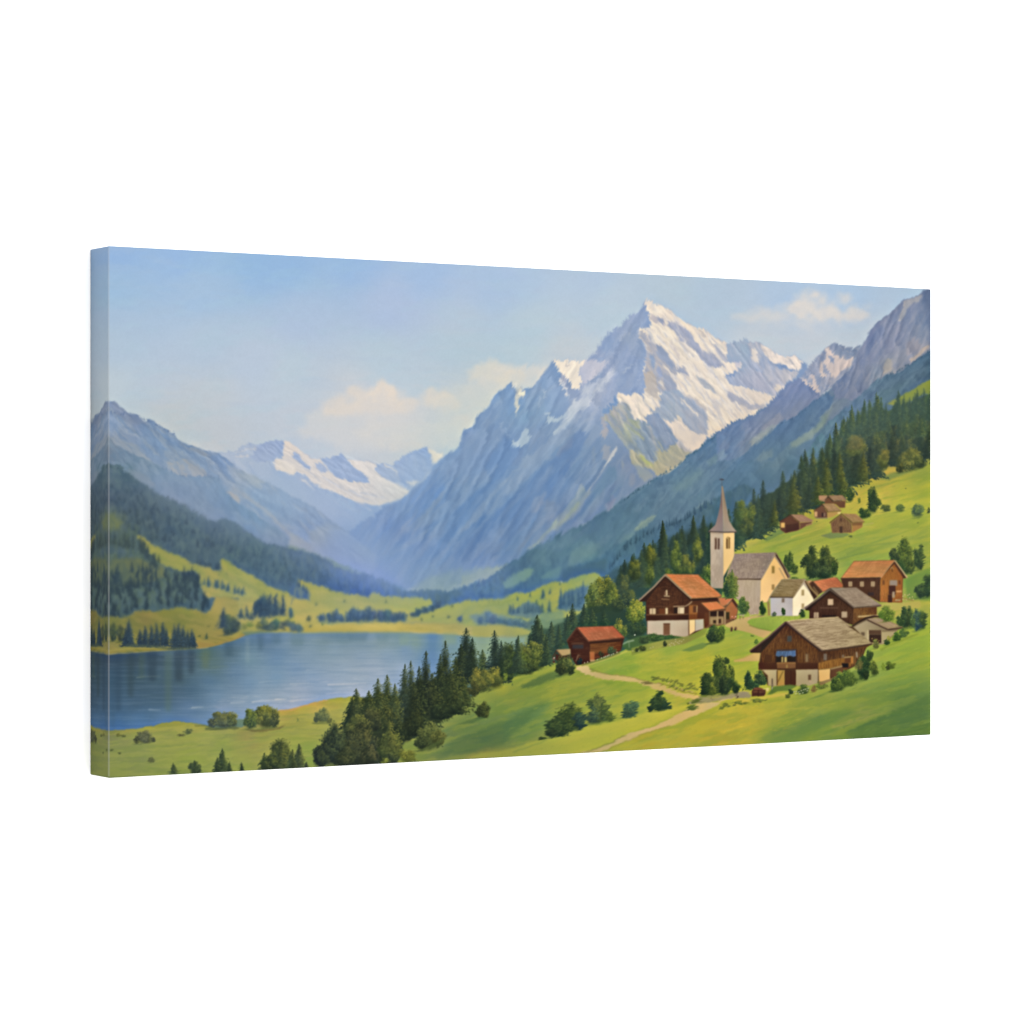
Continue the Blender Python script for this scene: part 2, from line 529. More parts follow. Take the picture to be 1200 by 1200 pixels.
def paint_left_ridges():
    # far ridge on the left
    fill('A:20,960 100,930 150,915 190,915 215,945 250,970 290,992 310,990 330,1010 350,1028 380,1014 400,1025 415,1030 B:430,85 470,108 500,128 520,140 545,165 600,195 640,205 680,220 720,235 780,245 820,275 850,300 880,340 940,365 1000,390 1060,415 1130,450 1200,495 E:60,455 100,480 160,520 200,548 250,590 330,640 420,700 560,800 600,960 0,900 B:0,900 0,0',
         'B:160,40,8fa4c3 180,90,8da5c8 300,100,8799bb 400,120,8aa1c2 450,200,7f9bc2 600,250,8aa0bd 560,350,a9acb4 700,330,8aa3c2 800,300,7d9ac4 900,400,9aaabe 1000,480,88a4c6 1150,520,85a2c8 750,450,7a9cc1 E:100,560,8ba5c6 250,640,93a9c0 150,640,86a3cb 400,760,8fa6c4 320,720,86a5d0 480,860,7e9dc9 B:200,150,98a2b2 1100,650,8ba0bd', .7,
         tex=((42, 22, 5, .5, 51, '9fabbb'), (50, 14, 4, .45, 52, '7390b8'), (80, 6, 2, .25, 53, '7188ab')), rough=.35)
    fill('A:150,920 190,918 260,985 B:260,20 330,40 360,75 300,90 200,30', '8795b0', 1.5, .6)
    treeline('B:130,15 300,38 420,85 530,150', 26, 2.6, 2.0, '758bb0', '8b9bb7', 1, soft=.3)
    # pale clearings
    fill('B:480,300 560,290 600,275 660,310 710,360 715,382 680,372 640,378 600,372 540,370 505,350', 'afb0b3', 1.2, .9, tex=((40, 8, 3, .6, 54, '8fa3bd'),))
    fill('B:150,150 220,165 300,190 340,230 380,280 410,305 330,290 270,250 200,200', '9ca5b1', 1.8, .7, tex=((40, 8, 3, .5, 54, '8296b0'),))
    fill('B:590,210 680,222 730,260 700,265 640,240', '9fa9b7', 1.2, .6)
    fill('B:880,340 960,370 1040,405 1010,440 950,420 900,385', '9dabb8', 1.4, .8, tex=((40, 8, 3, .5, 54, '8ca2bd'),))
    fill('B:820,460 860,465 900,500 890,530 845,515', 'b3afad', 1.2, .9)
    line('B:850,440 950,500 1050,580 1150,680 1200,730 E:60,690 150,740', 'a3a9b3', 4, 1.6, .75, 3)
    # second ridge: blue forested shoulder
    fill('B:0,360 60,250 100,190 150,150 170,165 200,200 260,235 330,265 400,300 440,320 500,350 560,370 600,372 640,378 700,372 740,380 780,390 800,430 850,500 900,530 960,570 1040,630 1130,690 1200,745 1200,900 0,900',
         'B:150,180,8793a3 160,230,70839a 250,250,7289a4 350,330,8499b0 450,400,7b98b8 600,430,7694b4 730,430,7496b9 650,550,7d98b0 800,560,6a8aaf 950,620,6d8fb4 1100,720,7f98b2 400,450,6f8ea6 250,350,5f7f90', 1.0,
         tex=((90, 9, 3, .4, 55, '64829f'), (45, 20, 6, .4, 56, '8aa1b8')), rough=.3)
    treeline('B:440,330 560,378 700,378 790,395', 26, 4.0, 2.8, '7190b4', '829cb8', 2, soft=.4)
    fill('B:250,330 330,350 400,400 430,440 380,430 300,390', '8a9bab', 2, .6)
    # E side: lower pale rib
    fill('E:0,635 60,672 150,735 220,790 330,830 480,890 560,960 0,960', 'E:20,670,a7b2b8 120,740,9cabb8 250,820,8da5c4 400,880,86a3c9 100,860,8098b4', 2, .85)
    fill('E:300,760 400,750 470,770 480,800 430,840 330,820', '9babbd', 2, .7)
    fill('E:200,580 270,610 310,670 250,700 210,650', '9aabb9', 3, .5)


def paint_main_mountain():
    sil = ('E:600,960 500,900 455,860 465,800 430,750 350,700 325,670 340,640 400,585 470,545 520,500 590,475 650,440 700,390 740,360 790,320 800,275 840,240 870,205 '
           'r:0,975 100,895 180,845 245,785 260,710 295,630 390,580 420,490 530,410 570,340 630,240 680,215 755,160 800,210 840,215 930,225 1010,190 1060,90 '
           'm:400,315 430,290 460,245 485,200 500,180 570,178 680,190 820,185 850,170 890,130 n:90,680 180,570 220,510 260,455 340,405 400,365 440,295 520,240 570,215 610,180 650,130 660,112 685,106 740,125 800,150 880,185 980,270 1040,320 1100,355 1180,395 '
           'o:150,215 220,225 330,310 440,355 540,350 590,325 630,300 660,340 750,350 790,370 900,440 1010,490 1120,485 1200,540 J:490,490 520,560 H:1200,60 700,400 0,800 E:900,960')
    fill(sil, 'r:755,250,8ea7ca 500,520,8fa3c4 350,720,8c9fc2 150,900,8fa8cc 900,500,8aa4c3 700,750,8299bf 1000,700,8f9fbd 600,900,7b99c6 '
         'E:1150,100,8c9fc0 900,260,8aa2c8 950,380,8aa3c2 820,420,809fd0 700,470,7f9dd0 650,520,839fc6 550,600,7598cf 450,650,7b9dd0 650,600,8f9fbd 800,600,8a9ebe 900,500,7f98be 720,720,7799cb 600,800,7094c8 500,860,7396ca 650,920,6b90c3 850,800,6b8fc2 1050,600,6a8cbd 1100,760,7892ba 1150,500,7c97c2 900,890,7494b0 950,700,6d90c0 '
         'n:600,250,9badcc 400,400,9bacca 300,560,92a9cb 500,480,98a8bf 480,620,93a5c6 600,700,96a9c8 450,900,98abca 150,750,b4bbd1 m:900,280,b8bbce 900,480,b2bacd 700,650,b2bbcf 500,550,92abc9 550,350,90a9ca '
         'H:100,300,829bc0 300,350,7a95bf 450,250,7f97b9 300,500,8494b3 150,600,7191c0 450,480,6e8eb8 350,560,6f8fb9 600,400,7191b4 650,300,7893b5 700,250,8494b4 250,620,6d8fc0 50,680,6b8fc0 850,150,8697ae', .55,
         tex=((-48, 30, 7, .24, 61, '98a7c2'), (-56, 22, 5, .26, 62, '7d96bf'), (-64, 12, 4, .12, 63, 'a0acc5')), rough=.25, p=1.35)
    # thin rim of light along the left edge
    line('r:0,970 100,890 180,840 245,780 260,705 295,625 390,575 420,485 530,405 570,335 630,235 700,200', 'c6d0dc', .9, .6, .55)
    # second summit (left horn) and saddle
    fill('m:500,180 570,178 680,190 820,185 835,192 800,240 760,280 750,330 790,375 780,410 760,440 765,480 740,490 690,470 660,400 620,345 560,290 520,230', 'f0e4d5', .45, rough=.25)
    fill('m:610,200 640,215 665,245 640,245 615,225', 'c9c4c3', .5, .9)
    fill('m:550,370 580,365 600,430 630,480 650,548 630,550 600,480 560,430', 'd8d6da', .5, .95)
    fill('m:570,300 610,340 640,380 680,460 720,500 700,520 650,490 610,430 580,370', 'b3b4c2', .6, .8)
    fill('m:630,370 660,400 690,470 760,510 765,550 720,585 660,570 640,500', '94a4c1', .7, .9)
    fill('m:840,185 980,190 1040,200 1030,250 960,350 890,390 840,430 800,440 790,400 790,370 755,330 770,280 810,235', 'c2c4d2', .9, .9, tex=((-45, 10, 4, .4, 64, 'cdcbd4'),))
    fill('m:850,175 900,130 980,160 1050,180 1010,195 900,185', '97aac9', .8, .8)
    fill('m:1130,250 1120,310 1050,400 980,500 900,560 850,660 800,700 720,720 650,830 560,930 500,950 500,920 600,800 640,700 700,600 780,560 800,460 900,420 1000,350', 'c3cad7', 1.0, .95, tex=((-48, 9, 3, .5, 65, 'a6b3cb'),))
    fill('m:810,425 900,370 980,310 1020,290 1000,340 920,400 850,440', '94a6c3', .8, .85)
    fill('m:420,690 460,740 520,775 600,740 640,700 620,760 560,800 500,820 440,810 440,760', 'bcc7d6', .8, .9)
    line('m:355,550 350,620 370,700', 'aebbd2', 1.4, .7, .8, .5)
    line('m:400,470 410,540 430,600', 'b5c0d3', 2.6, .9, .7, .8)
    fill('m:400,600 440,520 540,430 570,500 640,570 660,640 600,740 520,770 450,720', '8fa6c9', 1.6, .7)
    fill('m:480,220 520,260 560,330 550,420 440,480 370,470 380,380 450,290', '8ea7ca', 1.5, .7)
    # first horn
    fill('m:130,470 180,475 210,520 200,560 160,570 140,590 155,680 130,760 115,640 110,600 120,530', 'dbd3cb', .6, .9, rough=.2)
    fill('m:150,480 190,490 205,540 170,560 150,530', 'f0e3d3', .5)
    line('m:70,420 110,480 150,560', '8a93aa', .7, .4, .7)
    fill('m:60,430 105,490 105,570 110,700 60,760 10,650 10,480', '8da6cb', 1.2, .6)
    fill('m:160,1000 190,930 230,870 260,900 270,980 210,1060 120,1060 100,1010', 'bac4d3', 1.0, .9)
    line('m:0,880 40,920 75,970', 'a4b7d4', 1.6, .7, .8, .8)
    line('r:660,540 670,620 690,680', 'a3b1cc', 2.0, .9, .7, 1.2)
    line('r:625,690 640,760', 'a6b2cb', 1.2, .8, .8)
    fill('r:775,740 830,745 880,700 920,640 960,720 880,800 790,820', 'b6c1d2', .9, .85)
    fill('r:760,830 860,820 880,900 830,1000 740,960', '8397bb', 2, .7)
    fill('r:870,900 960,880 1060,850 1000,960 900,1029 860,1000', '9dabc4', 1.6, .7)
    line('r:560,1029 620,990', 'a9bad5', 1.4, .7, .7)
    # summit: sunlit right face
    fill('n:655,130 662,110 685,105 740,125 800,150 880,185 980,270 1040,320 1100,355 1180,395 o:150,212 220,225 330,310 445,357 435,420 440,540 520,560 600,545 590,600 540,650 420,690 480,770 640,810 780,850 890,890 940,880 900,920 820,1029 '
         'J:200,770 100,802 60,832 0,864 p:1200,620 1190,600 1100,590 940,440 900,440 850,450 750,440 700,380 650,360 600,320 540,250 540,200 560,130 600,60 n:640,850 630,820 655,740 665,680 660,600 640,540 605,480 590,400 620,388 690,385 712,350 690,290 690,235 668,200', 'n:720,160,f1e6d8 800,250,eadccf 750,400,ece0cf 850,480,ecdfcd 950,620,e8dccb 1050,800,e8dccf 800,180,f1e6d5 1100,420,eee1d0 p:1000,150,e9dccd 1100,300,e6dacc o:200,600,ecdfd0 350,700,ece0d0 250,900,e9dccc 600,950,ddd3cb 150,300,ecdfd0 700,900,dcd2cb 500,620,ebdfd2', .45, rough=.2,
         tex=((54, 20, 2.6, .6, 66, 'b9bdcb', .6, .8), (47, 14, 2.2, .45, 68, 'cdc7c8', .56, .76), (52, 12, 3, .3, 69, 'dfd2c8'), (50, 9, 2.5, .4, 67, 'f6ecdd')))
    B1 = 'aab0c4'
    # shadows laid on the snow, top
    fill('n:705,240 770,265 800,270 840,300 850,340 880,370 830,360 790,330 740,320 705,300', 'bfbac0', .6, .85)
    fill('n:775,275 815,275 840,330 820,345 790,315', 'a7adbf', .5, .95)
    fill('n:870,350 900,310 960,330 1000,370 1060,390 1110,430 1140,500 1180,530 o:150,360 180,430 230,460 320,470 380,540 410,600 320,605 250,570 180,520 120,440 90,400 40,370 0,330 n:1120,560 1080,530 1010,520 960,440 930,400', 'abb0c3', .6, .95, rough=.25, tex=((50, 8, 3, .5, 68, 'b9b8c3'), (50, 6, 2, .4, 69, '97a3bc')))
    line('n:920,300 960,350 990,400', 'ded9d8', 1.8, .5, .9, 1)
    line('n:960,400 1000,460 1040,500', 'd5d2d6', 1.4, .5, .9, .8)
    line('n:990,460 1050,500 1080,560', 'dcd5d2', 1.2, .5, .8, .8)
    fill('n:960,470 1010,510 1060,560 1100,620 1140,670 o:100,500 60,440 0,350 n:1100,500 1040,520', 'b4b6c4', .7, .85)
    line('o:0,360 60,400 110,470 170,540', 'ddd6d3', 1.4, .6, .8, 1)
    fill('o:10,600 40,640 50,690 20,670 0,640', 'bab7bd', .6, .9)
    fill('o:140,680 190,700 260,750 310,810 340,880 280,840 210,810 160,750', 'b9bbc0', .6, .95, tex=((45, 6, 2, .4, 69, 'a6aebf'),))
    fill('o:430,870 470,850 540,880 620,920 680,970 800,975 850,990 820,1029 700,1029 620,1000 540,950 490,940', 'aeb1c0', .7, .95, tex=((30, 8, 2, .4, 69, 'c5c0c2'),))
    fill('o:310,385 350,380 390,450 440,500 440,550 400,540 350,470', 'b4b7c5', .6, .9)
    fill('o:145,230 190,235 230,290 210,300', 'c9c3c0', .5, .9)
    fill('o:320,395 370,375 420,375 400,420', 'd9d3cc', .5, .8)
    fill('o:370,540 410,560 420,600 380,590', 'b0b2bf', .6, .8)
    line('n:940,580 980,640 1010,700', 'c0b9bd', 1.6, .6, .8, .8)
    # blue shadow under the summit on the left of the lit face
    fill('n:600,420 640,430 700,470 740,540 760,560 790,540 850,600 900,690 950,740 960,780 1040,770 1080,850 1000,830 960,830 960,870 880,800 840,760 800,720 770,660 700,630 670,580 640,520 610,470', 'acaeba', .6, .9, tex=((58, 7, 2.5, .5, 71, 'c3bdbd'), (58, 6, 2, .5, 72, '98a5bf')))
    fill('n:770,550 820,560 860,620 900,700 940,760 940,800 880,760 820,700 770,640', '9ba7be', .7, .9)
    line('n:640,410 680,480 720,530', 'e0d3ca', 1.4, .5, .8, .8)
    fill('n:655,560 700,600 760,640 800,720 860,780 900,850 940,900 980,1029 860,1029 700,1029 650,900 640,840 660,780 660,700', 'b0b1bb', .7, .95, tex=((75, 8, 3, .5, 73, 'c7bdb6'), (70, 7, 2.5, .5, 74, '98a6c1')))
    line('n:660,590 700,630 760,640', 'd9d1cd', 1.3, .5, .8, .7)
    line('n:835,765 880,800 960,870', 'eaddcf', 1.8, .5, .9, 1)
    fill('n:700,650 750,660 750,740 730,790 700,720', '92a6c4', .7, .8)
    fill('n:770,760 810,790 830,850 800,880 770,840', '9aa8c6', .7, .7)
    fill('n:640,850 720,800 760,860 770,960 700,1029 660,960', 'bfb6af', 1.2, .85)
    fill('n:830,850 900,870 950,930 990,1029 880,1029 850,930', 'a0a9bd', 1, .85)
    # left shadow-face streaks
    line('n:400,510 450,460 500,420', 'b4bfd1', 1.4, .7, .7, 2.6)
    line('n:430,840 480,780 535,740', 'b3bfd2', 2.2, .6, .8, 1)
    line('n:260,640 300,620 340,640', 'a7b6d0', 2, 1, .6, .8)
    line('n:290,860 340,790 370,740', 'b6c0d2', 2.2, .9, .7, .6)
    line('n:560,660 620,640 650,650', 'a7b6d0', 1, .8, .5)
    fill('n:470,480 540,470 600,500 640,560 650,700 560,680 480,620', '95a6c1', 2.5, .5)
    # right shoulder: domed shadow
    fill('o:445,357 540,350 590,325 630,300 660,345 670,420 665,480 700,580 740,640 800,660 860,780 900,850 860,880 780,845 700,800 600,800 520,790 450,740 415,700 520,690 560,640 610,550 520,540 490,560 440,520', 'o:500,420,a6b4c9 600,400,9fb2c7 580,600,a1b1c8 650,700,acb2c6 750,780,b3b5c6 480,720,aab4c9', .5, tex=((65, 9, 3, .3, 75, 'b5b9c9'),), rough=.15)
    fill('o:500,545 600,545 560,620 530,650 530,590', 'c5c4d0', .7, .9)
    fill('o:660,335 750,348 790,372 800,430 850,500 910,560 950,620 1010,620 1080,650 1180,650 1150,700 1080,740 1000,820 930,880 890,890 860,780 800,660 760,640 700,580 670,470', 'o:720,450,b1b8c6 850,550,a4b1c9 800,620,a9b4cc 950,720,b6b8c6 1050,680,c1c0c6 900,800,b9bac8', .5, tex=((60, 9, 3, .4, 76, 'c3c0c6'), (60, 7, 2.5, .3, 77, '9daac3')))
    fill('o:690,425 720,410 745,430 740,480 770,530 765,560 720,540 680,490', 'e0d8d2', .6, .9)
    fill('o:775,372 800,378 900,440 1010,490 1120,485 1200,540 1180,640 1100,630 1020,580 930,570 880,530 820,490 800,430', 'e9ded6', .5, rough=.2, tex=((30, 6, 2.5, .5, 78, 'd2cbca'),))
    fill('o:1030,520 1090,520 1130,570 1080,570', 'c4c2c6', .7, .8)
    line('o:880,540 940,600 990,650', '9fabc4', 1.6, .8, .6, .6)
    fill('o:960,770 1020,790 980,850 920,830', 'ddd3ca', .7, .8)
    fill('o:620,810 700,805 780,850 890,890 930,880 880,940 800,960 700,930 650,880', 'ddd2c9', .7, .9)
    # lower buttresses: second lit patch
    fill('p:290,180 340,185 380,200 440,182 525,190 540,250 600,320 640,370 680,385 640,395 620,380 580,400 560,430 600,470 560,465 510,430 450,430 420,380 400,300 350,270 295,270', 'eaded0', .5, rough=.25, tex=((60, 8, 3, .4, 79, 'd9d0cb'),))
    fill('p:110,420 180,380 240,320 290,270 350,270 400,300 420,390 450,440 500,440 540,470 600,480 640,560 700,660 800,760 700,900 600,900 450,880 400,740 300,620 260,560 200,470', 'p:300,300,b7b7b5 240,390,afadb0 400,400,b4b3ae 300,480,a5a9b2 480,480,acb1a8 400,560,a9b3a4 560,560,8ea3b5 450,700,8f9fae 620,640,8fa0b8 380,640,9fa8ac', .8, .95, tex=((62, 12, 2.5, .45, 80, 'b9bba6'), (62, 12, 2.5, .45, 81, '8ea0ba')))
    fill('p:140,330 200,310 290,200 295,270 240,320 180,370 130,400', '839fc4', .8, .9)
    fill('p:400,430 480,440 520,520 500,540 430,470', 'a8b0a0', 1, .9)
    for q, w, c in (('p:370,490 400,560 430,640', 2.4, 'b3b8a6'), ('p:400,500 480,580 560,640', 2.4, 'a8b19f'), ('p:350,470 380,560 420,640', 2, 'bcbfa9'), ('p:460,570 520,610 560,645', 1.8, 'b0b8a0'), ('p:270,540 320,600 370,680', 2.2, 'a6acb0')):
        line(q, c, w, .7, .85, .8)
    line('p:130,430 160,520 130,610', 'b1b0bb', 5, 1.2, .7, 2)
    line('p:170,470 180,560 150,620', 'b9b2b6', 2, .9, .8, 1)
    # deep blue ribs beside it
    fill('p:600,390 660,390 720,440 780,500 820,600 860,680 780,700 740,640 700,560 640,480 590,470', '95a5c0', .9, .9, tex=((70, 9, 3, .4, 82, 'a6adc1'),))
    fill('p:520,470 600,480 640,560 660,660 680,760 640,860 560,800 480,720 470,640 550,650 560,600 530,540', '8a9eb6', 1.1, .85, tex=((75, 12, 3, .4, 83, '9aa6b8'),))
    line('p:600,500 640,600 690,760', 'a8adb9', 3.2, 1, .8, 1.4)
    line('p:670,580 700,660 710,720', '8fa0bd', 2.4, .9, .6, 1)
    # third lit patch
    fill('p:750,440 800,455 850,450 880,430 940,440 960,470 1020,540 1090,590 1200,600 1190,640 1120,720 1060,760 1000,730 900,650 860,600 820,540 790,490', 'e2d7cf', .5, rough=.25, tex=((40, 9, 2.5, .4, 84, 'cfc9cb'),))
    fill('p:640,380 720,300 700,240 760,160 900,130 960,200 1060,250 1150,340 1200,400 1190,600 1100,590 1040,560 960,480 930,420 900,440 850,450 750,440 700,390', 'p:760,250,9fadc2 850,330,9cb0c2 950,300,a6b1c5 1050,400,a8b1c4 1120,500,acb3c6 700,330,a9b3c5', .9, .95, tex=((58, 12, 3, .4, 85, 'b5b8c4'), (58, 8, 2.5, .35, 86, '93a4bf')))
    line('p:940,230 990,290 1060,370 1105,420', 'e3d9cf', 2.2, .6, .9, 1.8)
    line('p:930,250 950,300', 'e0d8d3', 2, .6, .8, .8)
    line('p:1000,200 1080,260 1180,360', 'b9b7bf', 2.5, 1, .7)
    fill('p:700,60 740,65 765,105 740,110', 'ddd4cb', .8, .9)
    fill('p:560,130 620,60 690,100 700,180 720,250 680,230 600,200', 'beb8b5', 1.2, .8)
    fill('p:880,430 910,400 940,440 920,460', 'd9d0c6', .7, .9)
    # ochre and green skirts
    fill('p:400,740 470,770 520,800 600,860 640,880 700,860 680,760 780,760 820,700 880,690 940,700 1040,770 940,860 880,920 800,980 740,1010 680,1000 640,950 560,930 480,920 430,880', 'p:450,800,b1b0a3 560,850,b0b3a0 650,920,b4b399 800,800,b3b3a2 900,760,b1b2a8 750,960,b8b3a0', .9, .95, tex=((35, 10, 3, .4, 87, 'a3a9a6'), (30, 8, 3, .35, 88, 'b8b6a0')))
    fill('p:520,810 560,830 620,880 640,920 580,900 530,860', 'b0b98a', 1, .8)
    fill('p:860,650 940,690 1020,740 1000,770 920,730', 'b7b7bf', 1, .8)
    line('p:880,660 960,700 1040,760', 'd3cccb', 1.5, .7, .8, .8)
    # lower blue flanks with light couloirs
    fill('q:0,240 60,160 150,60 240,0 400,0 330,130 270,200 220,240 120,300 60,420 0,520', '8da0be', 2, .6)
    line('q:75,75 130,20 200,-50', 'b9c2d1', 2.2, .8, .8, 1.2)
    fill('q:110,270 170,200 240,130 280,110 250,200 190,240 120,310', 'a3a7b9', 1.4, .85)
    fill('q:30,200 100,170 110,240 50,300 10,260', '7594be', 1.6, .7)
    fill('q:550,20 600,0 610,60 590,120 555,100', 'b3b1ba', .9, .8)
    fill('q:555,230 590,180 640,200 640,280 600,360 570,330', 'a3a9b9', 1.6, .8)
    fill('q:590,400 610,330 640,280 680,210 710,205 690,270 650,330', 'c3c3cb', .9, .9)
    line('q:700,210 650,300 610,360 580,410', 'ced0d6', .9, .6, .85, 1.4)
    line('q:610,360 580,420 540,480 500,540 460,600 420,650', 'b3bac8', 1.2, .8, .8, 2.0)
    line('q:480,210 480,290 470,370', '9fa9b5', 3.4, 1.3, .7, 3)
    fill('q:480,600 520,540 560,480 620,400 700,400 720,500 640,620 560,740 500,840 420,920 330,960 300,900 400,780 440,700', '7291b2', 2, .7)
    fill('q:420,640 360,600 350,560 330,640 240,760 170,850 90,940 40,1029 120,1029 200,960 300,880 360,800 400,720 460,650', '9aa9b6', 1.2, .85, tex=((-50, 12, 3, .5, 89, '8ba1b6'),))
    line('q:330,760 240,870 150,960 60,1029', 'a3b1a9', 4.0, 1.0, .85, 2)
    line('q:350,570 330,680 260,770', 'a6b0c0', 2, 1, .7, 1)
    line('H:300,530 240,600 190,655 130,690', 'a7b5ac', 3.6, .9, .85, 1.2)
    fill('q:0,740 60,750 110,780 90,860 30,960 0,990', '8c99b4', 1.6, .7)
    fill('q:110,770 200,740 190,800 120,880 80,920', '6b8bb8', 1.4, .6)
    fill('q:590,770 640,750 660,680 700,740 660,830 620,850', '8e98b5', 1.4, .8)
    line('q:595,770 600,830', 'a9b2c6', 1.2, .7, .8)
    fill('q:760,330 790,380 770,440 750,380', '97a3b5', 1.2, .7)
    fill('q:850,470 900,480 890,570 850,600 830,540', '8f9cb5', 1.6, .7)
    fill('q:890,380 980,400 1060,470 1080,510 1000,560 940,500', '9da8b0', 1.6, .8)
    fill('H:0,400 60,320 170,210 210,170 140,250 60,340', '9dabc3', 1.6, .7)
    line('H:0,330 50,260 130,210', 'a5b0c4', 3, 1.2, .7, 1)
    line('H:170,470 210,400 250,350', '9da5bb', 3, 1.3, .6, 1)
    fill('H:200,400 240,370 230,430 170,470', '9aa2b8', 1.2, .6)
    # left lower flank facets
    fill('E:950,200 1060,130 1150,60 1200,60 1200,300 1100,340 1000,420 900,520 780,640 700,760 640,830 700,700 780,560 880,420 860,300', '889cbf', 2.5, .4)
    fill('E:600,640 680,600 770,520 850,420 880,400 820,500 720,610 640,650', '97a5bd', 2, .6)
    fill('E:760,690 840,600 900,560 860,640 790,700', '98a6c0', 1.8, .7)
    line('E:1000,450 1060,385 1120,320 1160,270', 'a9bad3', 1.4, .8, .8, .8)
    line('E:1080,320 1120,290 1170,265', 'a3b4cf', 1.2, .8, .6)
    line('E:640,830 720,765 800,690', '8ea7cf', 1.6, 1, .6)
    fill('E:1090,540 1150,470 1200,420 1200,480 1120,540', '98a7c1', 1.6, .7)
    fill('E:1040,740 1150,690 1200,700 1200,740 1100,760', '8ea0b9', 3, .5)
    fill('E:960,160 1080,60 1200,100 1200,180 1060,200', '8a9ebf', 3, .4)
    fill('E:100,640 200,600 300,630 370,690 450,740 490,800 480,860 560,930 520,960 400,920 250,860 140,760', 'E:150,650,9aabba 300,700,8fa8cc 400,780,98aabf 460,830,93a7c2 250,780,8da6c8 350,860,839fc6 500,920,7f9cc4', 4, .8)
    # foot of the mountain greens
    # long facets of the flank
    fill('u:300,210 240,260 180,310 165,345 240,430 300,450 330,390 310,330 350,270 400,210', '7896c6', 3, .45)
    fill('u:600,30 560,90 500,170 430,230 380,290 330,350 300,400 370,400 430,330 510,250 570,180 620,110 650,60', '7391bf', 2.5, .55)
    fill('u:545,115 470,190 400,240 345,275 330,300 420,262 500,205 565,150', '94a6c4', 1.8, .6)
    fill('u:440,250 390,290 330,320 285,350 270,370 350,330 410,285', '98a9c3', 2, .5)
    fill('u:770,0 800,10 720,95 640,172 560,238 500,285 470,300 560,190 650,100', '9caac4', 1.6, .7)
    fill('u:810,10 760,65 700,125 620,205 540,275 440,375 380,430 470,420 570,370 650,290 730,195 800,100 840,20', '6c89b8', 2.6, .6)
    fill('u:860,30 820,90 760,180 700,250 640,320 600,350 640,350 720,270 800,180 850,110 880,50', '7d95ba', 2, .5)
    fill('u:690,200 720,180 715,215 690,240 675,235', '9aa4be', 1.4, .6)
    y0, x0, m = raster(P('E:520,900 480,790 380,660 470,545 650,440 820,300 1000,330 1150,280 H:60,260 200,210 330,200 480,170 560,220 650,330 690,395 350,600 0,790 E:900,960'), 8)
    for ang, L, Wd, sd, hx, k in ((-47, 60, 5, 401, '9eabc5', .26), (-52, 46, 6, 402, '6c8bb9', .34), (-58, 30, 4, 403, 'a5afc4', .14), (-70, 26, 4, 404, '6f8ab4', .2)):
        n = gnoise(ang, L, Wd, sd, 2, (y0, x0) + m.shape)
        q = np.clip((n - .52) / .25, 0, 1)
        comp(y0, x0, m * q * q * (3 - 2 * q) * k, C(hx))
    fill('E:100,640 200,600 300,630 370,690 450,740 490,800 480,860 560,930 520,960 400,920 250,860 140,760', 'E:150,650,9aabba 300,700,8fa8cc 400,780,98aabf 460,830,93a7c2 250,780,8da6c8 350,860,839fc6 500,920,7f9cc4', 4, .8)
    # foot of the mountain greens
    fill('u:330,460 400,420 470,402 540,396 600,388 590,410 520,440 440,465 380,472', 'E:900,880,8ba3a8 1100,860,98a9a0 800,930,93a8a4 1180,850,9aa9a0 1000,930,9bab98', 3, .6)
    fill('u:480,420 560,400 600,395 560,425 480,450', 'a2b098', 2, .6)


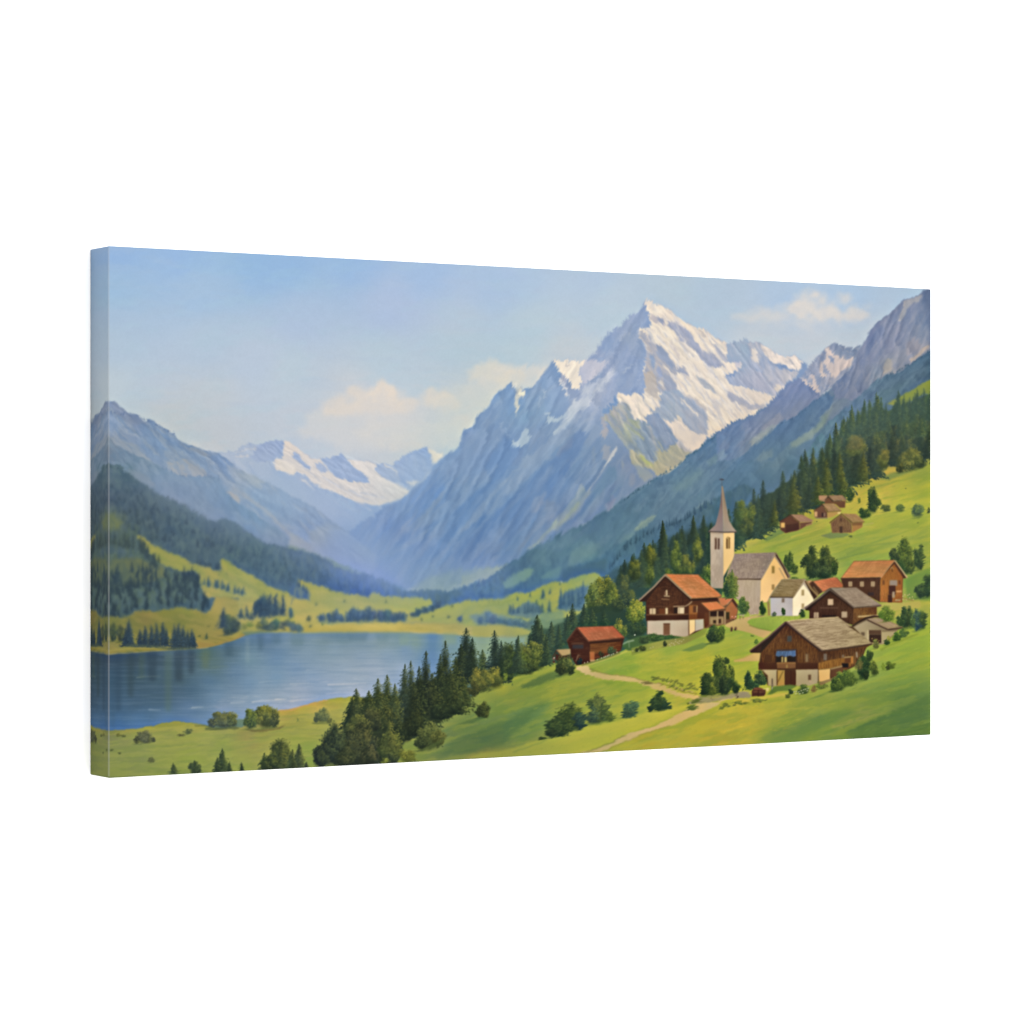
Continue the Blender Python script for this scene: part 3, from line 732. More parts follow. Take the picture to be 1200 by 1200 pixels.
def paint_right_slopes():
    # ground tone under everything below the mountains
    fill('.:90,690 345,640 500,700 700,640 840,560 1100,520 1100,940 90,940', '.:200,720,6d7f5d 400,720,7d9a80 600,720,7f9a70 640,760,3f5a48 700,700,3a5648 900,620,3b5246 1000,560,3f5a4c 800,640,3f5f6c 560,690,5d83a0 480,690,5d83a6', 2, 1)
    # base of all the wooded slopes on the right
    fill('H:0,780 40,760 80,740 150,690 190,670 250,650 300,610 350,600 390,565 450,550 490,520 540,490 570,470 600,470 660,415 700,390 760,345 830,312 850,290 900,275 950,245 1000,200 1050,150 1100,120 1150,80 1200,45 '
         'J:20,850 60,830 100,800 200,770 230,745 270,730 300,680 360,630 400,590 440,570 500,610 560,655 590,655 620,620 680,560 730,505 760,430 800,365 830,310 870,270 930,222 970,180 1012,145 1060,132 1100,115 1130,88 1165,85 1165,900 K:1165,900 600,900 H:1200,700 900,800 700,800 550,900 300,900 0,1000',
         'J:60,900,6786b3 150,830,7189b3 300,730,7b8db3 400,640,7f8fb5 480,680,8193b8 400,780,7d90b2 250,850,8194b3 350,850,7088ae 500,720,6484ac 600,700,7d92ac 500,800,7690aa 700,640,7186aa 750,560,7b8bab 800,450,818dac 900,350,8490ad 1000,260,7f8aa7 1120,180,7484a4 1120,350,7d8ca8 1000,480,7e8fa8 900,540,7f92aa 1000,570,6480a0 1100,500,5f7c9c 1140,470,5d7a99 900,620,6786a4 800,700,6685a6 700,800,607f9f 600,850,698ba5 550,950,6287a6 300,950,6e8db4 100,960,6b8cba '
         'H:1100,150,5d80a8 1000,250,6184a6 900,330,6283a4 1050,300,7296ab 1000,330,6c92ab 800,400,5f83a3 700,450,5d809b 600,550,587d97 500,600,5a7d98 400,650,5c809b 300,700,5a7e9e 200,760,587ba0 450,700,7197a3 380,730,6f97a0 600,700,5e85a3 700,600,5d82a0 900,500,5f84a6 1000,450,6286a8 900,600,4d7190 800,650,4e7494 700,700,547a99 100,830,567ba2 50,900,4f75a0 250,850,507a9a 500,800,507a9c 600,780,5880a0 350,850,557888 1150,450,587a90 '
         'K:50,100,5f87b2 200,60,7190bd 150,200,567fac 300,140,6a8bb1 400,200,557ea6 500,60,6e90b4 600,60,5c80a4 250,280,587fa5 100,350,4d7699 400,100,6d90ae 120,330,4d7493', .6,
         tex=((-42, 30, 8, .35, 91, '7592ae'), (-40, 18, 5, .3, 92, '54789b'), (88, 6, 3, .22, 93, '53749a')), rough=.2, p=1.35)
    # snowy peaks right behind the slope
    fill('J:455,565 480,530 500,500 540,465 590,405 620,385 640,378 690,395 740,412 755,395 770,385 785,385 740,480 715,520 680,560 620,620 580,655 540,640 500,610', 'J:480,540,8a9bba 560,430,8d9cba 680,410,8294b1 750,410,7f91ae 640,460,a3a9b9 560,520,a1a7bb 600,600,8a9bbb 650,560,98a1b8', .5,
         tex=((50, 8, 2.5, .35, 94, 'b5b3bd'),), rough=.2)
    fill('J:590,405 610,400 630,440 660,455 700,470 740,450 735,490 700,520 670,530 640,570 625,560 600,520 590,490 565,480 555,530 565,560 590,565 600,560 575,530', 'cfc4c3', .55, .95, rough=.2)
    fill('J:600,440 625,450 640,500 615,480', '8b9ab7', .6, .85)
    fill('J:445,568 490,580 510,545 530,560 545,600 565,650 530,635 490,610', 'd0c5c6', .55, .9, rough=.2)
    fill('J:490,580 510,560 520,600 500,600', '93a1bd', .6, .8)
    line('J:595,405 605,440', 'dad8db', 1.4, .5, .9, .5)
    line('J:530,480 550,500', 'c5c8d4', 1.3, .5, .8, .5)
    line('J:600,545 620,590 610,620', 'b9b8c3', 1.4, .7, .7)
    # first slope spur
    fill('J:0,862 60,830 100,800 200,770 270,730 300,680 400,590 440,570 500,612 570,655 540,700 470,740 420,790 340,820 290,850 200,920 150,980 60,1015 0,1015', 'J:420,620,7d8db4 520,660,7f8fb6 350,690,798bb3 300,760,7e8fb2 420,720,8091b5 200,830,7b8db3 270,850,8695b2 100,860,6a87b4 50,950,6d8dba 180,930,8096b5', .6, .9,
         tex=((-45, 16, 5, .3, 95, '8e9ab6'), (-70, 8, 3, .2, 96, '7086b2')))
    fill('J:320,760 350,750 360,790 300,830 250,860 240,840', '8d98b2', 1.4, .8)
    fill('J:180,910 240,870 290,850 260,900 190,940', '9aa7b4', 1.6, .8)
    line('J:205,925 255,870 300,845', 'a0abb5', 1.6, 1, .6)
    # dark wooded edge below it
    fill('J:600,650 550,680 500,712 440,765 400,780 340,815 290,850 240,890 200,925 190,960 100,1015 300,1015 420,900 480,880 540,820 600,740 640,690', 'J:550,700,6283ad 450,790,5a7daa 350,850,5c7fae 250,950,5f83b0 500,830,6786aa', 1.1, .85, tex=((85, 6, 2.5, .35, 97, '5475a3'),), rough=.35)
    treeline('J:590,655 440,770 300,845 200,925', 44, 2.6, 2, '587aa6', '6585ab', 3, soft=.3)
    fill('J:680,670 720,690 640,760 560,850 500,880 440,930 390,950 420,910 500,870 560,800 620,720', 'J:650,720,869aa6 550,820,869f9f 470,900,8ba3a8 690,680,8296ab', 2.2, .8)
    fill('J:640,680 720,660 740,640 700,740 620,820 580,840 600,790', '7288a8', 1.8, .6)
    # big mountain at the right edge
    fill('J:620,620 680,560 730,505 760,430 800,365 830,310 870,270 930,222 970,180 1012,145 1060,132 1100,115 1130,88 1165,85 1165,420 1120,440 1050,490 1000,530 930,552 870,572 800,640 740,690 700,680 640,680', 'J:680,600,7386ab 740,600,7789ab 760,480,7686a9 850,330,7d8bae 850,450,8a94b0 800,550,7f8daa 930,260,8490ac 930,400,878fa9 1000,330,8890a9 1050,200,8590ab 1140,120,6c7fa0 1130,250,7286a5 1100,320,8190a9 1000,450,9298a8 930,500,9aa0a8 1080,420,9c9ea9 1000,500,8a97a8 860,560,8096ac', .55, 1,
         tex=((-62, 18, 5, .3, 98, '99a0b3'), (-58, 12, 4, .28, 99, '7285a7'), (80, 10, 3, .22, 100, '9ba1b2')), rough=.25)
    fill('J:1010,150 1040,140 1110,118 1095,150 1060,165 1030,200 1010,240 985,270 980,240 1005,200', 'a4a8b2', .8, .85)
    line('J:1020,155 1000,210 985,260', 'b3b1b4', 1.4, .6, .8, .8)
    fill('J:1140,395 1150,410 1110,440 1050,480 1040,470 1090,430', 'b3aba7', 1, .9)
    fill('J:920,460 950,470 945,530 900,545 900,520', 'a8a8a8', 1.2, .85)
    fill('J:1030,370 1070,350 1110,400 1060,440 1020,440', '9d9ca8', 2, .6)
    fill('J:1120,95 1165,85 1165,330 1130,270 1110,180', '6a7d9e', 2.5, .6)
    fill('J:800,380 850,320 880,300 840,400 800,470', '7284a9', 2, .5)
    # nearer wooded shoulder
    fill('J:1165,412 1130,438 1100,455 1050,492 1000,532 930,552 870,572 830,610 800,642 740,692 690,730 650,775 600,810 570,850 520,920 470,1000 700,1000 1165,760', 'J:1140,440,56748f 1100,520,55738f 1000,560,5f7d9a 900,600,64839f 830,660,6481a3 900,680,5a7a8f 740,720,6585aa 700,800,5f82a1 620,840,6489a5 580,920,5f88a0 1140,540,4e6c80 1000,620,5a7b90', .8, 1,
         tex=((85, 8, 3, .35, 101, '4d6c8a'), (-35, 20, 6, .3, 102, '6f8fa8')), rough=.4)
    treeline('J:1160,415 1050,495 930,553', 26, 2.6, 2, '4f6d89', '62809a', 4, soft=.2)
    fill('J:870,640 960,620 900,720 860,740 800,740 840,690', '65879a', 2.2, .6)
    # lower band edge and pale clearings
    treeline('J:0,862 100,803 270,735', 18, 2.2, 1.8, '5f7eab', '718cb4', 5, soft=.3)
    treeline('H:180,672 350,602 450,552 600,472 830,314 1000,202 1200,46', 70, 3.4, 2.6, '527795', '6487a0', 6, soft=.3)
    fill('H:730,580 770,540 820,510 860,490 840,525 800,560 760,585 740,592', '87a09f', 1.2, .8)
    fill('H:680,620 720,590 740,595 690,640 660,660', '7092a0', 2.5, .6)
    line('H:745,570 800,530 855,495', '9bb1a5', 1.6, .7, .8, .7)
    fill('H:940,350 1000,300 1060,270 1130,225 1110,290 1040,345 980,365', '7596a8', 4, .7)
    fill('H:1080,460 1110,430 1130,425 1100,455', '86a1ad', 1, .7)
    fill('H:1140,190 1200,160 1200,210 1150,220', '7899ad', 2, .6)
    fill('H:310,790 380,710 480,650 540,650 530,700 450,750 380,800', '7092a0', 5, .7)
    fill('K:200,180 240,140 300,120 300,160 240,190', '7b97b2', 1.6, .75)
    fill('K:400,90 440,60 520,20 560,0 520,60 440,100 410,110', '8aa2a8', 2, .7)
    fill('K:180,70 240,30 300,-10 340,-20 280,40 210,90', '94a6b6', 1.8, .7)
    fill('K:0,150 40,120 50,170 0,190', '7d9cba', 1.6, .6)
    # darker lower woods
    fill('H:340,830 360,790 420,770 480,760 560,720 640,660 700,640 760,590 840,570 900,540 950,540 1000,520 1060,480 1130,430 1200,400 K:60,350 140,310 200,330 100,480 0,560 H:1100,760 800,820 560,830 470,820 400,850', 'H:400,800,4d769a 600,760,517a9f 700,680,4f7696 850,620,4b7090 1000,560,486d8a 1150,500,486a7c 900,700,3f6480 560,800,4f7aa2 1100,600,3f5f70', 2, .8,
         tex=((88, 8, 3, .4, 103, '42678c'), (88, 8, 3, .3, 104, '5f859f')), rough=.5)
    treeline('H:600,800 700,680 850,590 1000,540 1180,430', 40, 9, 4, '44698a', '4f7694', 7, soft=.45)
        # valley end: low hills with pale meadows and dark tree strips
    fill('H:0,870 60,830 130,800 190,800 160,840 100,880 0,920', '7c9c98', 1.8, .85)
    fill('t:0,240 100,220 200,205 280,200 240,230 160,290 80,330 0,370', 'a3b1a6', 1.4, .85)
    line('t:180,240 290,195', 'b6beb0', 1.3, .7, .7)
    fill('t:0,380 60,345 150,290 210,265 300,205 420,120 520,40 560,20 700,40 820,60 900,20 960,0 900,200 840,330 600,410 400,460 300,510 150,530 0,530', 't:60,420,51769b 200,330,55748c 300,260,57799a 450,160,55789a 560,300,557c9c 420,400,527b9a 700,250,58809c 250,460,56788a 650,100,5f829a 800,200,587d9a', 1.8, .8, tex=((88, 7, 3, .4, 105, '46698f'),))
    fill('t:170,400 300,330 400,270 500,230 560,240 520,330 440,350 380,400 220,440', '7b9e9c', 2.0, .8)
    fill('t:620,320 760,230 840,200 820,300 760,340', '6f96a0', 2, .6)
    fill('t:860,250 900,210 930,190 1000,200 1100,170 1300,120 1300,270 1060,300 900,350 850,370', '4d7086', 3, .7)
    treeline('t:0,380 150,300 300,210', 20, 4, 2.6, '4d6f95', '5d7f9c', 8, soft=.3)


def paint_left_valley():
    # dark wooded ridge, left
    fill('B:0,450 60,400 100,350 130,310 150,300 180,305 220,312 245,350 300,385 350,410 400,442 430,475 480,495 530,512 580,540 640,582 680,600 720,622 760,625 800,608 830,615 870,640 910,670 960,700 1000,730 1040,752 1100,755 1150,775 1200,792 '
         'E:40,735 100,750 170,782 220,802 250,840 300,850 340,870 420,880 480,890 520,915 560,940 620,968 700,972 780,962 860,970 900,975 950,960 1000,940 1060,930 1120,900 1160,870 1200,840 1200,1056 0,1056 C:1200,100 0,250',
         'B:150,340,61798a 230,400,5e7885 160,480,52697f 300,450,5a7486 350,520,526d7c 250,550,516c80 450,550,567280 550,600,57747f 650,640,5a7782 500,680,4f6d7f 600,720,5d7a80 700,720,53707f 750,660,506c80 830,660,557484 900,720,597885 1000,790,55757f 1100,800,567689 1180,830,577790 850,820,597a7d 950,870,52727f 1100,900,5a7a85 720,800,577580 650,800,567279 400,620,55707a 200,620,6b7f5f 220,760,5c7565 200,900,5a7161 350,900,54705f 480,930,5f7763 180,700,4f6a70 300,720,587468 600,950,557069 '
         'E:60,800,547690 150,830,567893 240,880,54779a 350,920,53769a 450,950,54779a 600,1000,5d80a2 800,1000,5a7ca2 950,990,5a7e9f 1100,960,5b8299 1180,900,5e829f', .7,
         tex=((86, 9, 3, .45, 111, '466479'), (88, 7, 3, .35, 112, '6b8789'), (40, 22, 6, .25, 113, '4b6880')), rough=.3)
    treeline('B:150,318 245,352 420,475 530,515 700,615', 40, 4.2, 3, '55707f', '6b8592', 11, soft=.35)
    treeline('B:740,640 800,620 900,675 1040,760 1200,800', 34, 4.4, 3, '4f6d84', '63819a', 12, soft=.3)
    treeline('E:0,760 100,765 220,815 260,850 480,900 600,970', 40, 4.0, 3, '4f7090', '61829f', 13, soft=.3)
    treeline('E:650,985 900,985 1050,950 1200,870', 30, 5.5, 3.4, '54779a', '6488a4', 14, soft=.35)
    r = np.random.default_rng(5)
    for poly, cnt, hh, dk, lt in (('B:160,420 300,440 420,500 560,560 720,660 760,760 600,840 420,700 300,560 160,520', 90, 7, '4a667a', '66828a'),
                                  ('B:740,660 830,640 1000,780 1180,850 1200,960 1000,920 860,830 760,760', 60, 6.5, '4b6a80', '6a898f'),
                                  ('B:160,560 330,560 500,680 480,760 340,700 250,640', 40, 7.5, '4b6777', '6f8a7c'),
                                  ('E:20,790 220,840 420,930 440,1000 240,960 100,900', 36, 6, '4c6f90', '6488a0')):
        y0, x0, m = raster(P(poly), 0)
        ys, xs = np.nonzero(m > .5); pick = np.sort(r.integers(0, len(ys), cnt))
        for i, k in enumerate(pick):
            conifer(OX + (x0 + xs[k]) / SS, OY + (y0 + ys[k]) / SS + hh * .5, hh * r.uniform(.7, 1.3), hh * .5, dk, lt, i, soft=.5)
    # sunlit strips among the woods
    fill('B:140,590 175,578 215,610 232,640 215,665 180,690 140,700', '788a5c', 3, .7, tex=((70, 6, 2.5, .5, 119, '5f7868'),))
    fill('B:310,705 340,712 380,745 430,770 500,800 560,825 620,865 700,885 780,910 785,850 800,840 860,880 920,910 970,940 1040,985 1100,1010 1200,1046 1200,1060 700,1060 680,1005 660,930 640,905 560,915 500,885 440,870 400,820 350,770', 'B:340,730,9aa05c 450,800,8d9d58 550,860,98a35b 640,900,8f9e60 740,940,a7a660 820,880,97a55a 900,940,a5ab62 820,1000,a8ab66 1000,990,9fa55e 950,1040,adb068 720,1040,b0a765', .8, 1, tex=((28, 16, 4, .4, 114, '87985c'), (28, 12, 3, .3, 115, 'b3ac66')), rough=.3)
    treeline('B:400,860 440,870', 2, 11, 6, '48605a', '5c7462', 15)
    treeline('B:640,870 785,905', 7, 9, 5, '4f6b75', '5f7b7c', 16, soft=.2)
    treeline('B:690,990 920,1046', 15, 12, 6, '54747c', '6d8c80', 17, soft=.2)
    for x, y in ((470, 795), (820, 925), (770, 930)):
        dab(95 + x / 4.8, 480 + y / 4.8, 1.2, .7, 0, C('5f7560'), .8)
    # middle meadow with bare light, and woods at far left
    fill('B:0,860 60,840 150,850 250,835 340,840 400,870 460,880 480,930 420,960 300,990 150,1000 0,1000', 'B:200,880,6d7e5d 320,870,717f5a 420,900,76835d 200,950,556d66 100,880,66795f', 2, .85, tex=((80, 8, 3, .4, 116, '536b64'),))
    y0, x0, m = raster(P('B:150,900 300,880 420,900 500,930 640,920 680,1000 C:720,60 700,80 600,40 400,50 300,70 150,100'), 0)
    ys, xs = np.nonzero(m > .5); pick = np.sort(r.integers(0, len(ys), 110))
    for i, k in enumerate(pick):
        conifer(OX + (x0 + xs[k]) / SS, OY + (y0 + ys[k]) / SS + 5, r.uniform(10, 18), r.uniform(5, 7), '405a68', '56706a', i, soft=.2)
    treeline('B:160,760 330,790 420,900', 14, 17, 8, '4b6468', '66805f', 18, soft=.3)
    for x, y, h in ((425, 1010, 22), (200, 980, 25), (640, 1010, 20), (590, 1020, 22), (350, 1000, 16), (280, 1010, 18)):
        conifer(95 + x / 4.8, 480 + y / 4.8, h, h * .42, '3f5966', '57716b', x)
    # shore meadow left
    fill('C:150,110 260,110 340,72 430,80 520,62 620,60 700,85 740,60 760,0 840,0 940,30 960,60 960,100 880,140 900,190 920,215 860,240 760,270 640,295 600,290 450,300 250,310 150,322 0,310 0,280 60,270',
         'C:360,110,928a52 480,90,8a8f4b 600,80,8c944e 700,110,93934f 680,180,8f9050 560,140,828a4c 760,50,b1a45e 850,20,a9a35f 930,60,9fa05c 700,250,a29654 800,220,988f54 640,280,a49656 450,290,9d9a55 250,295,949a58 180,305,a8a162 180,180,7c8750 120,240,7f8753 300,160,838a50 880,180,9d9c58', .7, 1, tex=((10, 20, 4, .4, 117, '7f8648'), (14, 16, 3, .35, 118, 'aea25c')), rough=.2)
    fill('C:640,250 760,262 860,232 915,205 925,218 850,245 760,272 640,296', 'a38f55', .9, .8)
    line('C:60,315 150,322 260,315 420,304 520,298 620,294 720,285', 'c0b98a', 1.1, .5, .85)
    line('C:150,300 300,285 460,285', 'b0ab62', 2.2, .9, .7)
    # far valley meadows across the middle
    fill('C:1200,0 E:0,1056 40,905 100,925 180,945 215,960 260,975 340,990 440,1005 460,985 500,985 520,1000 600,1005 700,1010 790,1022 800,1040 F:760,60 700,110 660,130 560,140 400,145 200,140 60,180 0,200 -60,200 -180,190 -300,150 -290,0 -200,0',
         'E:60,930,a3a862 160,970,a9ad65 240,1000,a0a965 380,1020,aaad6a 480,1000,a1aa6c 620,1030,a4ad6e 760,1030,a3ae70 F:20,60,b0ac68 120,60,a9ab66 80,110,b5a968 300,40,a5ab68 500,40,a3aa68 640,60,a6ad6b 40,140,aba562 -60,80,a6a462 -200,50,b0a862', .7, 1, tex=((6, 26, 4, .4, 119, '97a264'), (8, 18, 3, .35, 120, 'b9b36c')), rough=.2)
    fill('F:500,20 640,40 780,20 800,40 700,80 600,60', '9fab6c', 1.5, .6)
    # trees on this shore
    for x, y, h, w in ((90, 270, 24, 10), (130, 265, 22, 10), (180, 250, 24, 12), (220, 255, 22, 12)):
        bush(95 + x / 4.8, 700 + y / 4.8, w, h, '4d625a', '78874f', x)
    for x, y, h, w in ((270, 270, 31, 14), (250, 270, 22, 11), (330, 275, 22, 11), (360, 275, 26, 12), (395, 275, 26, 12), (425, 272, 27, 12), (460, 270, 29, 13), (480, 275, 22, 10), (525, 285, 29, 12), (545, 285, 31, 13), (575, 285, 27, 13), (600, 285, 22, 12), (622, 285, 24, 11), (635, 285, 18, 9)):
        conifer(95 + x / 4.8, 700 + y / 4.8, h, w, '3d5667', '4f6b70', x)
    line('C:250,270 400,276 500,290 640,290', '5a6f62', 3.2, 1, .7)
    bush(95 + 830 / 4.8, 700 + 215 / 4.8, 25, 26, '41595f', '637a5a', 3)
    conifer(95 + 800 / 4.8, 700 + 170 / 4.8, 24, 14, '42596a', '5b7464', 3)
    bush(95 + 870 / 4.8, 700 + 200 / 4.8, 16, 20, '455d60', '63795c', 4)
    conifer(95 + 705 / 4.8, 700 + 235 / 4.8, 9, 6, '5d7054', '75834f', 5)
    bush(95 + 665 / 4.8, 700 + 222 / 4.8, 6, 2.5, '6d7b52', '7d864f', 5)
    bush(95 + 720 / 4.8, 700 + 168 / 4.8, 7, 2.5, '76804f', '858a50', 6)
    treeline('C:900,120 960,128', 3, 13, 8, '48636f', '5d7868', 20)
    bush(95 + 1020 / 4.8, 700 + 110 / 4.8, 25, 27, '3f596c', '56706c', 7)
    treeline('C:970,112 1140,105', 7, 22, 10, '3f5a6e', '577271', 21)
    fill('C:1060,100 1140,105 1200,100 1200,140 1100,130', '9da35c', 1, .8)
    fill('C:900,150 1000,130 1030,140 1000,180 1000,190 900,195', 'a0a25c', 1, .8)
    for x, y, w, h in ((1030, 190, 22, 17), (1090, 190, 20, 16), (1150, 190, 20, 15), (1190, 190, 14, 12), (1060, 192, 18, 12), (920, 180, 10, 7), (1000, 170, 12, 8), (950, 165, 14, 7)):
        bush(95 + x / 4.8, 700 + y / 4.8, w, h, '4b676c', '728860', x) if x > 1010 else bush(95 + x / 4.8, 700 + y / 4.8, w, h, '7d8c58', 'a3a862', x)
    conifer(95 + 1175 / 4.8, 700 + 110 / 4.8, 12, 8, '4d6874', '647f74', 8)
    treeline('E:0,1000 110,1030', 8, 13, 6, '547490', '617f94', 22)
    fill('E:0,925 60,940 110,980 112,1030 60,1020 0,1000', '587995', 1.2, .7)
    treeline('E:-60,940 40,950 100,985', 10, 11, 5, '53738e', '66858f', 23)
    for x, y in ((223, 965), (308, 1028), (145, 1042), (537, 1030)):
        conifer(340 + x / 4.8, 490 + y / 4.8 + 1.5, 5, 3.4, '637c64', '788c62', x)
    fill('F:560,140 660,130 760,85 850,50 950,30 1000,20 1120,10 1200,0 1400,-20 1400,140 1200,160 1000,155 700,140', 'F:760,100,a0a965 900,60,a8b069 1100,30,a3b06c 1150,50,a5af66 900,120,aaab63 700,125,a3a464 850,110,a5ab68', .8, 1, tex=((-14, 20, 4, .4, 121, '97a566'),))
    # strip of meadow at the foot of the far lake shore
    fill('F:-40,165 60,175 100,150 200,148 400,146 500,138 600,140 800,143 1000,150 1200,160 1320,170 1320,205 1100,225 860,208 680,198 500,198 300,196 100,200 0,205', 'F:60,185,a09f5c 150,170,a9a765 300,175,aaa662 500,155,b4b06a 700,170,aba662 900,180,b0a964 1100,185,b0a966 1200,190,a9a967', .7, 1, tex=((3, 26, 3, .4, 122, '9b9c5c'), (2, 20, 3, .4, 123, 'bdb26c')))
    line('F:680,196 760,204 860,206', 'cdbf80', 1.3, .5, .9, .8)
    line('F:60,186 300,192 560,190', '97945a', 1.4, .8, .6)
    # strip of blue trees on that shore
    for x, y, w, h in ((175, 140, 13, 12), (220, 138, 15, 15), (250, 138, 16, 17), (285, 140, 14, 14), (330, 140, 16, 15), (365, 138, 18, 20), (400, 138, 17, 19), (440, 138, 17, 21), (470, 136, 14, 17), (510, 136, 14, 17), (545, 136, 16, 16), (580, 136, 14, 12), (610, 135, 13, 13), (640, 134, 12, 12), (690, 112, 12, 8), (720, 105, 14, 10), (760, 92, 14, 9), (800, 75, 14, 10), (830, 62, 12, 12)):
        bush(340 + x / 4.8, 700 + y / 4.8, w, h * .95, '506f82', '6f8b83', x)
    treeline('F:150,141 640,136', 20, 12, 6, '4f6e83', '688586', 24, soft=.3)
    for x, y in ((105, 138), (740, 132), (800, 115), (893, 118), (910, 60), (180, 160), (112, 172)):
        bush(340 + x / 4.8, 700 + y / 4.8, 4.5 if x > 110 else 8, 4 if x > 110 else 8, '5c7566', '70865f', x)
    for x, y, w, h in ((960, 138, 12, 10), (1000, 140, 16, 13), (1050, 145, 16, 13), (1090, 148, 15, 15), (1130, 150, 17, 17), (1170, 152, 14, 14), (1190, 155, 14, 12), (20, 195, 20, 13), (50, 200, 12, 11), (0, 120, 8, 16)):
        bush(340 + x / 4.8, 700 + y / 4.8, w, h, '557488', '7690a0' if x > 100 else '748c70', x)
    # meadow shelf right of the valley (bright) with small trees
    fill('t:0,540 90,530 140,545 200,530 280,520 340,480 400,470 500,465 580,430 680,390 780,350 840,350 880,360 960,320 1060,285 1200,262 1240,300 1200,500 1000,700 880,720 700,760 560,700 400,760 0,800 -150,800 -150,560',
         't:60,580,a6ad62 200,570,9dab63 360,510,a0ad5f 500,490,a3ad5f 700,400,9aa863 760,480,b3b057 780,580,b3ae55 600,560,98a85a 450,540,a0aa60 650,660,8fa362 820,640,8ea068 1000,340,91a96a 1150,310,93a666 920,390,9eaa5c 100,680,98a66c 250,660,9aa562 700,720,8ca06e', .8, 1, tex=((-18, 18, 4, .4, 124, '8ea064'), (-24, 14, 3, .3, 125, 'b7b45a')), rough=.25)
    line('t:0,610 180,590 280,560 360,540', '8c9f5c', 2.2, .9, .7)
    treeline('t:60,570 260,555', 4, 3.5, 3, '83985f', '91a160', 27)
    for x, y, h in ((390, 545, 7), (525, 515, 8), (650, 530, 12), (720, 480, 8), (640, 680, 15), (715, 680, 17), (590, 640, 14), (540, 680, 12), (820, 385, 5), (330, 660, 8), (660, 500, 9)):
        conifer(560 + x / 8.5714, 640 + y / 8.5714, h, h * .55, '4f7277', '6f8b68', x)
    dab(560 + 832 / 8.57, 640 + 350 / 8.57, 1.1, 1.1, 0, C('d5dcd5'), .9)
    fill('t:310,690 380,630 440,590 520,550 560,570 600,600 640,670 600,720 400,720', '64838c', 1, .8, tex=((88, 5, 2, .4, 126, '4b7088'),))
    treeline('t:320,690 450,680 620,680', 12, 12, 6, '577884', '6d8c84', 28, soft=.3)
    fill('t:-100,690 0,690 100,650 200,680 310,710 400,730 560,760 540,830 360,815 180,800 0,800', '76928f', 1.8, .7)
    for x, y, w, h in ((20, 790, 10, 12), (100, 780, 16, 16), (140, 790, 12, 14), (170, 790, 12, 13), (230, 800, 14, 12), (290, 800, 16, 11), (360, 810, 18, 12), (430, 815, 18, 11), (500, 825, 16, 10), (560, 800, 16, 12)):
        bush(560 + x / 8.57, 640 + y / 8.57, w, h, '5f7f86', '839f92' if x < 250 else '8fa884', x)
    fill('t:600,690 700,660 860,650 860,760 700,830 620,800', '7f9a76', 1.6, .75, tex=((0, 8, 3, .4, 127, '6b8c80'),))
    fill('t:820,640 830,560 850,490 900,450 960,430 1010,410 1060,400 1130,410 1100,520 1060,640 980,650', '52768a', 1.4, .8, tex=((88, 6, 2.5, .4, 128, '3c628a'),))
    treeline('t:830,620 900,600 1000,620 1080,560', 12, 20, 6, '4c7082', '5f8488', 29, soft=.2)
    fill('t:-60,800 100,795 250,800 350,815 480,830 540,850 520,880 350,920 0,935 -60,930', 't:0,860,aaa95f 200,850,b0ac60 400,850,a8ab62 350,900,989f68', .8, .95)
    fill('t:-60,925 100,918 250,900 400,905 500,890 500,1029 -60,1029', 't:60,970,9aa685 200,940,9ba37a 350,960,94a083 450,940,8ea075', 1.2, .9)


